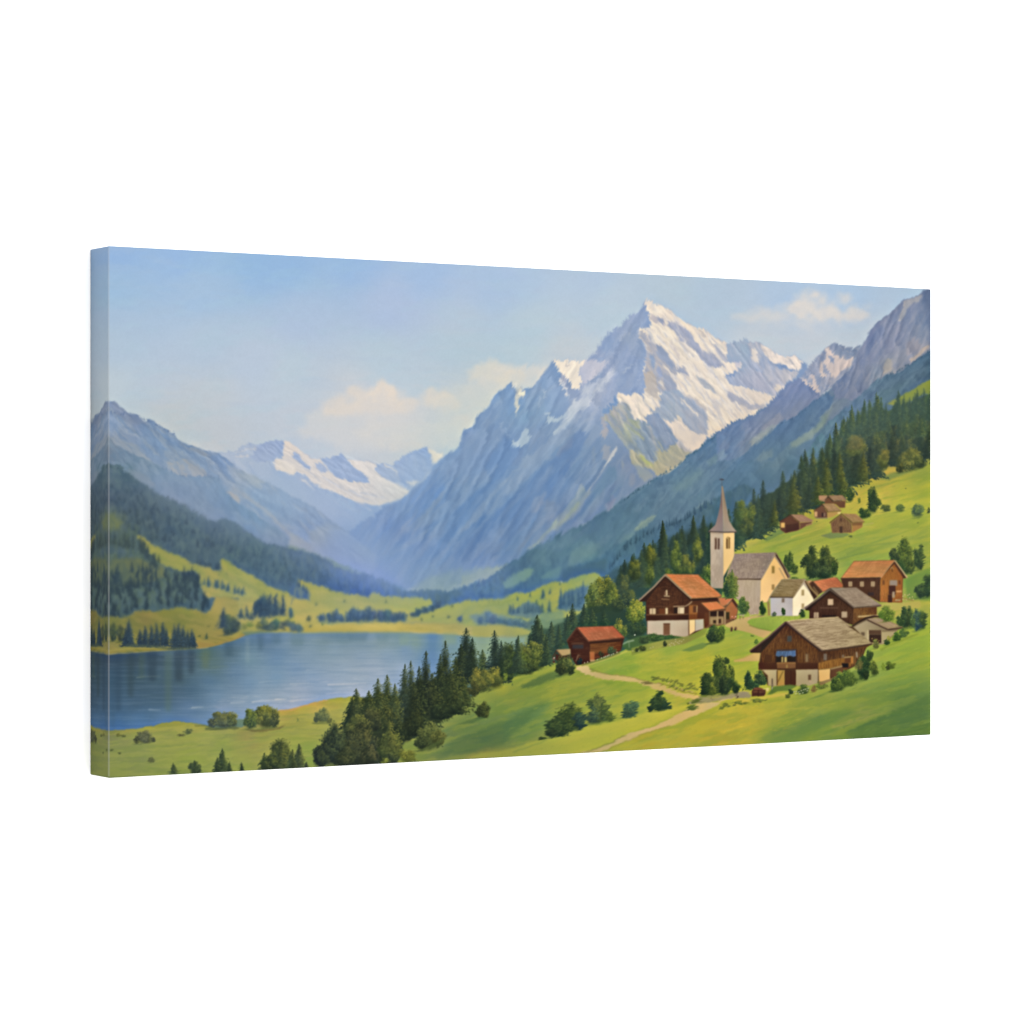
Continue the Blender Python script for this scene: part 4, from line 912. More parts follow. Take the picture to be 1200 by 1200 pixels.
def paint_lake():
    fill('C:0,310 150,324 260,316 450,303 600,293 700,288 760,274 860,244 920,217 980,203 1060,198 1200,196 F:0,203 60,200 300,197 500,198 680,200 860,210 1000,220 1150,228 1320,225 1320,400 900,500 480,570 350,560 250,570 150,590 60,615 0,630 C:1150,635 1100,650 700,720 680,715 600,705 540,697 480,705 400,725 300,740 150,752 0,730',
         'C:160,340,46627d 180,450,476d8c 160,600,4a7093 200,720,4d79aa 300,350,4a6578 300,450,4d6f84 300,600,527594 320,690,5a84b0 450,350,4e6b80 440,440,577a90 450,560,567a96 480,680,658cb4 600,340,4b6780 560,450,56778a 620,520,567c9c 600,620,6b8fb8 700,330,58776f 740,380,5f7f88 720,480,5f85a9 760,560,7297bc 800,620,8aa2c0 680,700,7495b8 850,300,53738a 940,260,5a7d99 940,340,6e93ae 880,420,6589b0 950,480,6e93bc 1000,560,86a3c4 900,600,8ba5c2 1050,250,57799c 1100,350,6086b2 1100,450,6b91bb 1150,560,8ba5c5 1100,610,97abc4 1180,640,a6afc2 '
         'F:50,240,66859f 100,320,7594b6 30,400,6c8fbb 120,450,7d9cc2 60,540,93a8c6 30,600,a3b2c8 200,230,68869b 300,220,5f8093 400,250,6d8ca3 250,300,7a99b8 400,330,7a99bb 300,420,86a3c3 200,500,8aa4c5 300,520,98aec8 400,480,8fa9c6 380,540,a0b0c6 520,240,73909f 600,240,6f8f9c 550,330,7a9abc 650,300,6c90b8 620,400,8ca7c5 700,240,7b9a91 800,260,6089a8 780,330,5c85ae 900,230,7d9c98 950,260,6f9197 1050,240,8fa684 1150,240,93a97e 500,420,92aac6 450,400,8ba5c4', .6, 1,
         tex=((0, 50, 1.6, .13, 131, '8fabc6', .55, .8), (0, 36, 1.4, .12, 133, '4a7099', .55, .8)), p=1.4)
    # reflections of the far shore woods
    for x, w, y0_, y1_, c, a in ((280, 22, 310, 560, '45606f', .45), (400, 30, 305, 470, '3f5a70', .5), (550, 28, 300, 470, '40596c', .55), (620, 20, 295, 430, '3f586b', .5), (210, 20, 318, 640, '415f7a', .4), (490, 24, 305, 640, '6a8a7f', .35), (700, 24, 290, 400, '6d8470', .45), (340, 18, 310, 460, '5d7a6f', .35), (1010, 20, 203, 300, '4a6b86', .5), (1100, 30, 200, 260, '52748f', .5), (936, 5, 225, 370, '9db5bb', .45), (830, 26, 250, 330, '4a6a80', .5), (180, 10, 320, 740, '4a6a86', .3)):
        fill('C:%d,%d %d,%d %d,%d %d,%d' % (x - w, y0_, x + w, y0_, x + w * .7, y1_, x - w * .7, y1_), c, 3.2, a)
    for x, w, y1_, c, a in ((380, 60, 245, '58798c', .5), (520, 40, 250, '5f8294', .4), (250, 30, 235, '5f8095', .4), (40, 40, 270, '5f8097', .5), (640, 30, 270, '7a9a8d', .4), (900, 40, 260, '84a084', .5), (580, 60, 225, '6c8c90', .4), (800, 26, 330, '5a83ab', .4)):
        fill('F:%d,%d %d,%d %d,%d %d,%d' % (x - w, 199, x + w, 199, x + w * .8, y1_, x - w * .8, y1_), c, 2.6, a)
    line('F:60,201 200,198 500,199 700,201', '7e947e', 1.0, .6, .7)
    # glints
    for q, w, c, a in (('C:310,452 360,446 450,443', 1.3, '8fa6a2', .8), ('C:380,632 420,634 450,633', 1.6, 'a9c3d8', .9), ('C:620,622 660,618 690,617', 1.6, 'c3d3df', .95), ('C:600,626 740,618', .8, '9ab3cb', .7), ('C:470,338 560,334 640,335', .9, '7c95a6', .7),
                       ('C:730,395 800,388 830,392', .8, '7d968f', .6), ('C:720,372 800,362 880,360', .8, '6e8c95', .6), ('C:840,594 920,590', 1.4, 'b5c6d8', .9), ('C:960,590 1050,580 1150,574', 1.5, 'c3ccd8', .85), ('C:1000,480 1060,470 1180,466', 1.2, '93aecb', .6),
                       ('C:1040,268 1160,262', 1, '7593ae', .6), ('C:1090,575 1160,572', 1.4, 'd2d6dc', .8), ('F:210,492 300,488 430,484', 1.5, 'bfc7d4', .9), ('F:0,488 80,486 140,490', 1.2, 'a8bacf', .7), ('F:90,410 160,406', 1, '9fb5cf', .7),
                       ('F:300,405 440,405 600,402', .9, '9fb5cd', .7), ('F:0,585 80,575 160,566', 2.2, 'b9bfcc', .7), ('F:200,545 300,530 400,525', 1.6, 'adbacd', .6), ('F:60,300 150,296', .9, '86a2bd', .6), ('C:320,636 480,632', 1, '7c9cbd', .6), ('F:400,440 520,436', 1, 'a3b8cf', .6), ('F:120,240 180,238', .8, '8ea5b5', .5)):
        line(q, c, w, .45, a * .65, .4, 3)
    scatter('C:760,560 1180,540 1180,620 900,630 700,690', 50, 5, .5, 0, ['b0c0d4', '9db3cf', '86a1c4', 'c3cbd6'], .3, 134, .04)
    scatter('F:0,440 400,420 440,520 250,560 0,610', 60, 5.5, .5, -2, ['b0bdd0', '9fb3cd', '8aa5c8', 'bcc3d0'], .3, 135, .04)
    scatter('C:160,340 1150,300 1150,520 400,620 160,700', 120, 6, .45, 0, ['6387a8', '41627f', '7596b2', '4d7192'], .2, 136, .03)


def in_tile(k, x, y):
    t = TILES[k]
    return t[0] + x / t[2], t[1] + y / t[2]


def CF(k, x, ytop, ybase, w, dark, lit, seed=0, **kw):
    """a conifer between ytop and ybase in tile units"""
    X, Y = in_tile(k, x, ybase); s = TILES[k][2]
    conifer(X, Y, (ybase - ytop) / s, w / s, dark, lit, seed, **kw)


def BU(k, x, ytop, ybase, w, dark, lit, seed=0, **kw):
    X, Y = in_tile(k, x, ybase); s = TILES[k][2]
    bush(X, Y, w / s, (ybase - ytop) / s, dark, lit, seed, **kw)


def forest(s, n, h, w, darks, lits, seed, hv=.3, **kw):
    y0, x0, m = raster(P(s), 0)
    ys, xs = np.nonzero(m > .5); r = np.random.default_rng(seed)
    for i, k in enumerate(np.sort(r.integers(0, len(ys), n))):
        f = max(.5, 1 + r.normal() * hv)
        conifer(OX + (x0 + xs[k]) / SS, OY + (y0 + ys[k]) / SS, h * f, w * (.8 + .4 * r.random()), darks[r.integers(len(darks))], lits[r.integers(len(lits))], i, **kw)


def paint_near_left():
    fill('C:100,790 150,750 220,746 300,740 400,725 480,705 540,697 600,705 680,718 760,735 900,730 980,700 1060,650 1120,637 1200,625 F:60,612 120,595 200,577 270,566 350,558 480,575 620,700 700,800 700,980 0,1000 C:100,1060',
         'C:160,770,82885a 250,760,95955a 400,735,aaa655 540,710,b4ac57 650,730,b0aa58 800,750,98985a 950,745,8c8a52 1150,660,b3a057 1180,700,93984c 200,830,93995a 300,850,929a56 500,780,a2a455 600,820,a0a64f 700,770,a5a75a 800,820,96a24e 1000,780,9c9f4e 1150,760,949c4a 200,920,8f9954 350,900,8d9658 450,860,9aa24f 600,900,9ba64c 900,880,a3a553 950,800,a69a58 200,990,87944b 400,980,8f9c4c 600,980,879646 900,960,93a04c '
         'F:40,640,b3a255 150,600,bd9f5a 250,580,a0a34d 330,600,939c4b 240,640,a99f4e 60,680,8f9a4c 100,740,9da24c 200,720,8d994c 30,800,8f9f4a 100,850,8aa04a 130,900,7f9746', .8, 1,
         tex=((-4, 34, 5, .35, 141, '83934c'), (-3, 30, 4, .28, 142, 'b0b158'), (-8, 12, 2.5, .15, 143, '8a8f5c')), rough=.2)
    line('F:0,634 60,615 130,597 210,578', 'c79f6a', 1.8, .6, .85, 1.0, 3)
    line('C:1110,640 1160,633 1200,628', 'bd9a63', 1.8, .6, .8)
    line('C:640,722 700,724 780,740 880,732', '5f6c4c', 1.4, .7, .6)
    BU('C', 360, 745, 825, 130, '616a4c', '888a59', 1, litamt=.8)
    BU('C', 310, 770, 825, 50, '545f46', '7e8353', 2)
    BU('C', 405, 780, 815, 40, '5f6a4a', '868a55', 2)
    for x, y, w, h in ((210, 785, 50, 28), (240, 790, 40, 22), (600, 770, 70, 34), (560, 783, 60, 20), (395, 930, 60, 34), (170, 865, 36, 16), (320, 818, 60, 16), (215, 880, 30, 14)):
        BU('C', x, y - h, y, w, '727c4c', '8f9651', int(x), a=.7)
    BU('C', 800, 635, 740, 190, '566554', '80864f', 3)
    BU('C', 735, 660, 735, 70, '55645a', '7a824f', 4)
    BU('C', 850, 650, 735, 80, '5a6753', '808750', 5)
    line('C:700,738 800,742 890,736', '616b45', 2, .8, .7)
    BU('C', 1040, 595, 745, 170, '4a5a3e', '858a45', 6)
    BU('C', 950, 620, 745, 100, '4a5c48', '7f8847', 7)
    BU('C', 1090, 620, 735, 70, '465840', '7b8244', 8)
    fill('C:920,742 1000,745 1100,735 1150,715 1120,740 1020,758 960,756', '6f6a3f', 1.2, .7)
    # firs cut off by the bottom edge
    CF('C', 795, 845, 985, 90, '3d4f38', '6f7c3f', 1)
    CF('C', 835, 920, 985, 50, '3f5138', '6a773c', 2)
    CF('C', 765, 890, 985, 50, '3f5138', '6a773c', 22)
    CF('C', 900, 920, 985, 40, '3c4d36', '66733b', 3)
    CF('C', 520, 925, 1000, 70, '4d5e3e', '77833f', 4)
    BU('C', 640, 910, 1000, 90, '47593c', '717d40', 5)
    CF('C', 640, 910, 990, 40, '47593c', '717d40', 5)
    CF('C', 1030, 870, 985, 80, '36482f', '5d6b36', 6)
    BU('C', 1120, 800, 990, 150, '3b4b33', '6c7338', 7)
    CF('C', 1125, 800, 960, 70, '3f4f34', '717738', 8)
    BU('C', 1070, 880, 990, 100, '33452f', '5f6c36', 9)
    CF('C', 1185, 850, 990, 70, '38482f', '66703a', 10)
    CF('F', 50, 815, 965, 80, '41523a', '727c3d', 11)
    CF('F', 5, 860, 965, 50, '45573a', '727c3d', 12)
    CF('F', 90, 920, 965, 40, '41523a', '6a753d', 13)
    CF('F', 15, 900, 970, 60, '3c4d34', '66703a', 14)
    BU('F', 180, 615, 710, 100, '5c6b45', '848b4c', 15)
    BU('F', 145, 650, 708, 50, '56654a', '7b8449', 16)
    BU('F', 220, 665, 710, 40, '65734a', '868d4c', 17)
    line('F:125,708 180,712 240,708', '6b7542', 1.4, .7, .7)
    CF('F', 42, 670, 700, 18, '7c8a4c', '8f9850', 18)


def paint_right_hill():
    # upper meadow with the barns, and everything down to the bottom edge
    fill('K:80,665 150,620 220,570 300,520 350,490 440,450 520,430 620,380 700,325 760,290 800,275 880,240 960,195 1010,175 1100,180 1165,150 1165,1200 L:1165,900 0,900 I:1200,900 0,950 F:900,960 560,960 600,840 720,780 800,720 900,660 1000,580 1080,520 1200,468 I:100,430 200,395 280,368 400,380 600,330 740,270 1000,200',
         'K:120,650,a59d4a 200,620,a59f4c 260,580,8f9c48 320,560,7f8f50 400,620,96a04e 500,560,9ba04a 560,500,b3ab4e 620,450,a9a249 500,450,a4a144 700,420,bfaa50 760,380,b5a64a 800,310,a3a046 900,270,b0a04c 980,190,b89f55 1000,280,969d44 1100,230,869649 1140,260,7f9347 1000,350,a8a846 1140,320,97a043 900,370,b5a852 1000,440,a9a84c 850,500,b3ab50 1100,480,95a04a 960,560,98a250 1100,600,8c9a4a 900,620,8f9d50 760,650,87984e 600,620,99a04c 700,580,a39f4e 700,700,8c9d4c 500,640,9aa04f 330,660,8f9c4c 760,720,83964e 1060,820,779548 1130,850,6f8f45 900,700,93a04b 1000,650,8f9d4e 1100,930,b3a84c '
         'L:100,260,8fa043 200,200,94a346 330,190,96a345 100,320,9aa545 60,330,93a040 160,420,9fa745 950,90,b5a653 1100,110,9aa050 1100,250,8fa345 1140,300,95a648 1000,330,8d9f47 1100,380,93a04a 950,400,97a54c 1000,470,8c9f4c 850,500,8f9f4e 700,560,95a04c 600,600,a3a44c 500,640,a9a84c 350,620,b0aa47 200,660,b8ab45 100,680,bdad44 50,730,b9a942 150,760,bba843 50,820,b59f3f 250,750,aaa345 350,800,8c9a45 300,780,909c48 450,740,809450 550,700,76905a 600,760,7d934c 700,720,a19f55 800,690,a9a15a 900,650,97a04e 1000,600,72894f 1100,550,7d9350 1130,650,6a8350 1000,700,65804f 900,760,6f8747 1100,740,6d8545 1130,780,76894c 800,760,84953f 700,800,8f9c44 500,800,87963f 650,650,8a9b4c 400,700,9ba048 '
         'I:820,340,b0ab45 1000,390,aeaa43 1150,350,b1ab44 700,380,8da045 600,400,8c9f4c 900,440,a9a945 1100,300,93a245 950,300,8d9f46 1100,250,859a45 1180,280,80984a 300,470,949c48 100,500,8f9744 200,520,889546 60,560,909648 150,620,7d9350 60,700,76905a 100,760,6b8858 200,680,7b9150 100,840,8f9850 30,830,7f8f4f 300,540,a0a246 450,480,9da246 400,560,9ba048 600,520,a5a647 550,620,96a046 700,560,a9a945 750,650,93a048 680,520,8f9d45 850,580,a0a545 1000,600,b2a84a 300,800,a9a347 150,850,b5a347 60,880,b9a045 500,740,a6a547 700,690,aaa749 900,650,b3aa47 400,830,b3a648 700,840,b5a843 900,790,b8a941 1100,730,b7a93f 1180,800,b4a440 800,820,b3a23e '
         'F:1190,500,b0a93f 1080,560,9aa045 1020,620,8d9848 950,690,87954a 1100,700,7d924f 1050,620,7b8f4b 1180,620,87984a 1000,760,788e52 900,820,728850 1100,800,6b8753 1180,760,6e8957 850,880,7a8a4e 1000,850,7f8c52 1100,870,bfa347 1020,885,b8a24a 1180,870,b59f42 1180,830,959a4a 700,860,7c9043 640,900,84963f', .8, 1,
         tex=((-16, 34, 6, .3, 151, '7f943f'), (-14, 30, 5, .25, 152, 'bbb348'), (-20, 12, 2.5, .14, 153, '8c9a52')), rough=.15, p=1.5)
    # long soft shadows laid across the meadow in the print
    fill('K:870,285 930,255 980,245 1060,240 1000,265 930,290', '73884d', 1.3, .8)
    fill('K:255,610 300,575 350,555 400,560 330,590 270,620', '6d844f', .9, .85)
    fill('K:560,590 620,570 700,575 720,585 680,600 610,605', '737f58', 1.0, .8)
    fill('K:470,450 520,435 560,430 500,455', '7f8c44', .9, .7)
    for q, c, w, a in (('K:300,650 400,620 520,590', '7f9145', 3, .5), ('K:700,690 800,650 1000,620 1140,590', '7b8f4c', 4, .5), ('K:760,660 900,610 1100,540', '83954c', 3, .5), ('K:900,390 1000,370 1150,340', '8a9943', 2.5, .5),
                       ('K:840,330 960,300 1150,250', '7f9047', 2.5, .5), ('K:700,560 800,540 860,545', 'b9ab56', 2.5, .6), ('K:400,600 560,550 640,500', 'b8ac52', 2.5, .5), ('K:650,720 760,690 850,670', '74894c', 3, .5)):
        line(q, c, w, 1.2, a, .6, 3)
    fill('I:95,500 150,470 220,435 290,415 340,440 290,460 210,490 130,512', '5d7546', 1.3, .8)
    fill('I:1000,300 1060,275 1120,255 1160,260 1120,290 1050,305', '66804a', 1.1, .8)
    fill('L:490,600 540,580 600,560 640,550 700,525 620,550 560,585', '728846', 1.2, .7)
    fill('L:240,800 300,760 380,745 480,690 560,680 600,700 520,740 450,800 380,830 260,840', '73894f', 3, .5)
    fill('I:0,820 60,740 150,700 230,640 280,580 220,600 120,620 30,680 0,720', '68885a', 4, .5)
    fill('L:1165,560 1100,590 1000,640 900,680 820,720 760,760 700,800 760,815 900,790 1000,740 1100,690 1165,660', '6a8348', 3, .6)
    fill('L:1165,720 1050,745 900,780 700,815 560,840 900,830 1165,800', '66803f', 3, .6)
    fill('L:620,660 560,690 500,720 420,760 330,800 260,840 420,835 520,790 600,740 700,690 760,650', '6f8a4a', 3.5, .6)
    fill('F:800,890 900,820 1000,770 1100,740 1200,700 I:120,640 200,590 260,570 180,650 100,740 0,830 F:1100,860 1000,880', '617d4a', 4, .55)
    for q, c, w, a in (('F:780,860 900,800 1050,740 1180,690', '93a049', 4, .5), ('F:850,760 960,700 1080,640 1190,590', '6f8a4e', 4, .5), ('I:0,650 120,590 260,560', '96a045', 4, .5), ('I:300,600 420,560 560,540', '7f9245', 3.5, .5), ('I:430,660 600,600 720,590', 'afab4a', 3.5, .5),
                       ('I:560,485 620,480 580,490', '768b3f', 1.8, .7), ('I:640,530 760,520', '7f9440', 3, .5), ('I:520,360 680,340 900,350', '85993f', 2.5, .5), ('I:760,420 900,400 1080,420', 'b8b048', 3, .5), ('I:850,370 1000,360 1150,380', 'bbb24b', 3, .5),
                       ('L:20,780 150,740 300,690', 'cdb548', 4, .5), ('L:200,700 400,650 600,640', 'bbb04c', 4, .5), ('L:620,750 760,710 980,650', 'b3a45e', 3.5, .6), ('L:700,780 900,700 1150,640', '64804e', 5, .5), ('L:640,560 900,470 1150,380', '9aa650', 4, .5), ('L:700,600 950,520 1150,480', '7f954f', 4.5, .5), ('L:900,360 1050,300 1150,260', '9eae49', 3, .5), ('L:860,330 960,290 1100,230', 'a3b04a', 2, .5), ('L:880,420 1000,370 1150,310', '809646', 3, .45), ('L:950,770 1050,760 1150,740', '8b9a4a', 3, .5), ('L:300,790 360,760 420,780', '657f4c', 3, .5)):
        line(q, c, w, 1.3, a, .7, 3)
    scatter('L:20,700 300,640 640,620 500,740 240,790 20,830', 130, 4.5, .8, -14, ['c4b54b', 'a9a545', 'b0ab4c', 'b8a840'], .45, 154, .1)
    scatter('L:500,760 700,720 1150,560 1150,780 600,820', 130, 4.5, .9, -16, ['7f9450', '6b844d', '94a050', '72893f'], .45, 155, .1)
    scatter('L:640,560 900,420 1150,250 1150,540 900,620', 120, 5, .9, -20, ['98a64f', '879b4b', '9dab4e', '7f9449'], .4, 156, .1)
    scatter('I:0,500 300,470 700,530 600,640 100,820 0,830', 160, 5, .9, -16, ['8d9d4a', '7a904f', '9fa54a', '6e8852'], .4, 157, .12)
    scatter('I:500,400 700,350 1150,330 1100,450 800,440', 90, 4, .8, 4, ['a3a844', '97a344', 'b8b049', '8c9f42'], .4, 158, .1)
    scatter('K:150,650 400,530 700,440 1000,400 1150,420 1150,640 700,740 400,680', 200, 4, .8, -16, ['a3a650', '8c9c4a', 'b0a94e', '82954a'], .4, 159, .12)
    scatter('K:780,340 900,270 1150,210 1150,460 900,440', 90, 4, .8, -14, ['a9a84a', '93a044', '879846'], .4, 160, .12)
    fill('I:0,862 100,832 250,787 430,737 650,692 800,647 1000,607 1060,615 950,668 800,733 700,768 600,820 450,872 0,908 F:1000,906 1090,872', 'c6b94c', 1.6, .62)
    # tufts in the grass
    scatter('F:900,900 1200,480 I:280,380 700,340 1150,330 L:0,300 100,330 0,640 600,560 1165,280 1165,780 0,850 I:0,880', 1500, 1.9, .5, -22, ['8a9a42', '75893f', 'a5a84a', '6f8540', 'b3ad4a', '93a348'], .28, 171, .5)
    scatter('C:150,760 540,715 1100,660 F:300,570 300,900 0,950 C:700,980 150,1040', 500, 1.7, .45, -10, ['8a9a4c', '7a8a44', 'a3a650', '95994e'], .28, 172, .5)
    scatter('K:100,650 400,500 800,300 1150,200 1150,640 760,720', 500, 1.6, .45, -18, ['8a9a42', '7c8f40', 'a9a84a', '97a248'], .28, 173, .5)
    # paths
    fill('I:412,390 450,383 480,385 480,400 510,418 560,430 640,440 720,448 790,468 850,480 900,500 960,525 1040,545 1110,556 1090,575 1040,570 960,550 880,525 800,498 740,478 640,468 560,460 500,443 450,425 415,405', 'I:430,395,d2b785 560,445,c4aa74 700,460,cdb07a 800,485,c8ac75 900,512,c2a470 1050,560,caac78', .6, 1, sm=3)
    line('I:480,400 560,430 720,449 800,470', '7f6f40', .9, .5, .6)
    line('I:412,388 480,378 560,355 640,325 740,285', 'c9b765', 1.6, .7, .8, .8)
    fill('I:440,873 520,850 600,822 690,772 760,752 830,730 900,700 960,668 1030,635 1090,603 1150,590 1205,588 L:40,590 100,585 L:20,612 I:1200,607 1100,655 1020,690 940,722 860,745 790,768 720,800 660,818 600,845 540,872', 'I:480,865,c6aa72 600,830,c9ad76 700,790,ccae7a 800,750,d0b17e 900,710,d0af7a 1000,665,cfae79 1100,620,cdaf7e 1180,595,c4ad86', .6, 1, sm=3)
    line('I:470,868 600,822 690,772', '7d7f3c', 1.2, .6, .6)
    line('I:560,868 680,812 800,766 940,721', '94893f', 1.0, .6, .6)
    fill('I:1040,590 1080,578 1110,560 1150,565 1200,570 L:60,570 130,555 190,560 100,588 20,600 I:1150,592 1100,600 1060,600', '9a9077', .9, .9)
    fill('I:1060,575 1100,565 1125,575 1120,590 1080,592', '77724f', .9, .9)
    fill('c:0,800 100,775 240,750 330,735 420,745 260,770 220,800 240,830 330,865 400,885 470,895 440,930 385,968 300,935 240,912 100,880 0,850', 'c:60,820,c4a26c 200,780,c0a069 240,860,bb9a60 400,920,bd9a63 100,860,b99a60 350,750,b09a62', .6, 1)
    fill('e:0,545 90,520 180,478 275,462 275,555 150,556 0,562', 'c3a06a', .7, 1)
    line('e:0,548 100,520 190,478', '9da046', 1.4, .8, .6)
    fill('c:220,810 260,780 400,752 560,748 720,745 820,770 720,790 620,800 560,845 480,890 400,880 300,850', 'c:300,800,8fa043 450,790,94a546 600,770,9aa749 700,760,a3a94d 460,870,7d9039 350,850,839640', .6, 1, tex=((85, 3, 1.2, .4, 161, '829340'),))
    line('c:240,835 330,868 470,893', '6f7f36', 1.6, .6, .7)


def paint_hill_forest():
    # woods behind the village, left of the church
    fill('H:560,900 640,900 700,860 760,820 820,760 880,720 950,690 1020,660 1100,630 1200,590 K:60,540 130,480 200,420 260,370 350,320 460,250 560,190 640,130 J:600,990 660,940 720,880 780,800 850,770 890,740 930,745 1000,720 1060,700 1165,640 K:1165,160 1000,178 960,198 880,242 800,280 720,320 620,395 520,432 440,462 350,495 300,530 220,580 150,630 90,665 H:1200,1050 700,1056 560,1000',
         'H:640,900,3f5c58 700,850,40605c 800,780,3f5a4e 900,680,3d5852 1000,640,3b544a 1100,600,384f40 1150,800,36503f 800,900,37503f 1000,780,40563c 700,1000,34504a K:60,520,37504a 150,480,3d543e 250,400,3a5244 350,380,3b5145 450,300,3e5649 550,300,3f5540 650,250,41584a 750,220,43594a 850,150,465c4c 950,100,40564a 1050,100,3c5248 1150,60,3f574c 1000,60,435a4c J:700,950,43605a 800,850,456358 900,800,43604f 1000,750,4f6b42 1100,750,42604c 1150,700,4c6c44', .9, 1,
         tex=((88, 8, 3, .4, 171, '2f4844'), (88, 7, 3, .3, 172, '5d7045')), rough=.8)
    fill('J:920,708 970,680 1040,640 1100,605 1165,568 1165,660 1120,650 1060,690 1000,720', 'J:940,705,99a350 1040,660,8da048 1120,610,94a34a 1150,650,7d9040', .9, 1)
    D = ['33493f', '374f44', '2f4540', '3a5247', '344a3c']
    Lz = ['55693f', '4d6444', '6c7840', '4a6048', '5f7040']
    kw = dict(soft=.15)
    forest('K:350,470 420,330 560,200 700,60 900,0 1165,-60 1165,130 1000,170 900,230 720,320 620,390 440,455', 130, 27, 12.5, ['3b5349', '3f584e', '364d46', '435c4f'], ['6d7f48', '5c7048', '828845'], 31, .25, soft=.2)
    forest('J:560,1000 640,930 720,840 800,780 900,750 1000,750 1165,690 1165,900 800,1000', 76, 21, 10.5, ['42604f', '3f5c55', '48644e', '3c5850'], ['6b844a', '5f784c', '7f8d48'], 32, .25, soft=.25)
    for x, yt, yb in ((458, 980, 1060), (560, 940, 1050), (600, 915, 1000), (640, 885, 1000), (720, 790, 960), (760, 755, 900), (790, 735, 900), (850, 715, 860), (890, 665, 850), (915, 700, 850), (960, 690, 800), (1010, 655, 800), (1060, 660, 800), (1085, 620, 760), (1120, 615, 780), (1150, 650, 790), (980, 680, 820), (700, 830, 960), (820, 730, 880)):
        CF('J', x, yt, yb, 50, '3f5c50', '5d7548', x, **kw)
    for x, yt, yb, w, dk, lt in (
            (20, 500, 660, 60, 2, 1), (60, 440, 665, 70, 0, 0), (100, 400, 660, 70, 1, 1), (200, 330, 600, 75, 0, 0), (250, 285, 580, 80, 2, 3), (225, 360, 600, 60, 3, 1), (280, 350, 560, 60, 1, 3), (305, 370, 540, 55, 0, 1), (355, 235, 510, 75, 1, 0), (340, 330, 510, 60, 2, 3),
            (385, 300, 490, 60, 3, 1), (460, 160, 460, 85, 1, 1), (440, 240, 460, 60, 2, 3), (500, 290, 440, 60, 0, 3), (530, 200, 440, 60, 3, 1), (565, 120, 430, 70, 1, 0), (600, 110, 400, 70, 0, 1), (640, 70, 400, 75, 2, 3), (665, 120, 385, 70, 1, 1), (700, 60, 360, 75, 3, 3), (730, 190, 320, 60, 1, 0), (760, 60, 310, 75, 0, 1), (830, 100, 280, 70, 2, 3), (870, 60, 270, 70, 3, 1), (950, 40, 210, 70, 0, 3), (1000, 50, 190, 70, 3, 1), (1110, 60, 190, 70, 1, 3), (1145, 20, 170, 70, 2, 0)):
        CF('K', x, yt, yb, w * 1.2, D[dk], Lz[lt], x, **kw)
    # lit ones
    for x, yt, yb, w in ((415, 255, 475, 75), (310, 390, 535, 50), (590, 170, 400, 75), (545, 260, 420, 70), (680, 210, 375, 60), (665, 135, 300, 50), (790, 130, 290, 60)):
        CF('K', x, yt, yb, w * 1.1, '3f5235', '7a8239', x)
    BU('K', 155, 385, 540, 120, '41583c', '778039', 1)
    BU('K', 160, 480, 600, 110, '3a523e', '647238', 2)
    BU('K', 900, 120, 235, 90, '55683c', '8a8d40', 3)
    BU('K', 745, 45, 160, 130, '50643f', '7c8440', 4)
    BU('K', 1045, 105, 245, 160, '42553a', '858740', 5)
    BU('K', 990, 190, 255, 60, '3f5238', '6f7839', 6)
    BU('K', 1100, 150, 230, 80, '42573a', '737e3e', 7)
    BU('J', 1060, 940, 1015, 100, '56693f', '8c9144', 8)
    BU('J', 910, 950, 1015, 70, '5a6d40', '8b8f43', 9)
    BU('J', 740, 870, 960, 130, '5d6d4c', '7f8450', 10, a=.6)
    # left of the church
    fill('H:560,850 620,800 700,770 760,740 820,700 900,640 1000,600 1100,570 1200,540 1200,900 900,960 700,960 560,930', 'H:620,850,41616c 720,800,3b5a62 820,740,3a5658 950,680,385250 1100,640,354c44 1150,800,30463a 900,850,30483c 700,900,334d44', 4, .8)
    forest('H:620,900 760,800 900,720 1000,700 1190,640 1190,860 1000,880 760,900 640,960', 46, 30, 14, ['2d4440', '31483f', '2a4038', '34504a'], ['485f42', '40573f', '566a3c'], 37, .22, soft=.1)
    for x, yt, yb, w, dk, lt in ((900, 590, 900, 90, 1, 0), (850, 650, 880, 90, 3, 1), (1020, 600, 850, 70, 0, 3), (1075, 528, 840, 75, 0, 1), (1130, 560, 860, 80, 2, 0), (1165, 530, 860, 80, 0, 0), (780, 690, 900, 80, 3, 0), (690, 780, 920, 60, 1, 3), (960, 610, 840, 60, 3, 1), (1190, 560, 800, 60, 1, 0), (640, 830, 1010, 70, 1, 1), (1010, 690, 850, 60, 2, 0)):
        CF('H', x, yt, yb, w, D[dk], Lz[lt], x, **kw)
    for x, yt, yb, w in ((970, 630, 830, 70), (1090, 600, 780, 70), (1035, 690, 850, 90), (830, 650, 800, 70), (820, 760, 900, 60), (740, 740, 870, 90), (1140, 770, 880, 120), (990, 770, 850, 70), (930, 790, 880, 60), (1180, 820, 890, 70)):
        BU('H', x, yt, yb, w, '3d5233', '868c3a', x)
    BU('H', 565, 830, 1040, 190, '4a5c30', 'a39c38', 11)
    BU('H', 500, 880, 1040, 90, '4a5e38', '858a3c', 12)
    BU('H', 610, 870, 1040, 90, '475a33', '93943a', 13)
    BU('H', 680, 820, 980, 80, '41573d', '7c823c', 14)
    BU('H', 700, 900, 1020, 100, '3a5240', '69753b', 15)
    BU('H', 530, 960, 1050, 120, '3f5531', '7c823a', 16)
    BU('H', 640, 960, 1050, 110, '334a38', '5c6c3a', 17)
    BU('H', 745, 965, 1120, 110, '4f632f', 'a3a03d', 18)
    BU('H', 710, 1000, 1100, 70, '435a34', '8d9140', 19)
    fill('I:440,160 480,60 560,40 700,80 800,140 790,210 720,250 680,220 640,170 560,150', '2f4838', 1.6, .75)
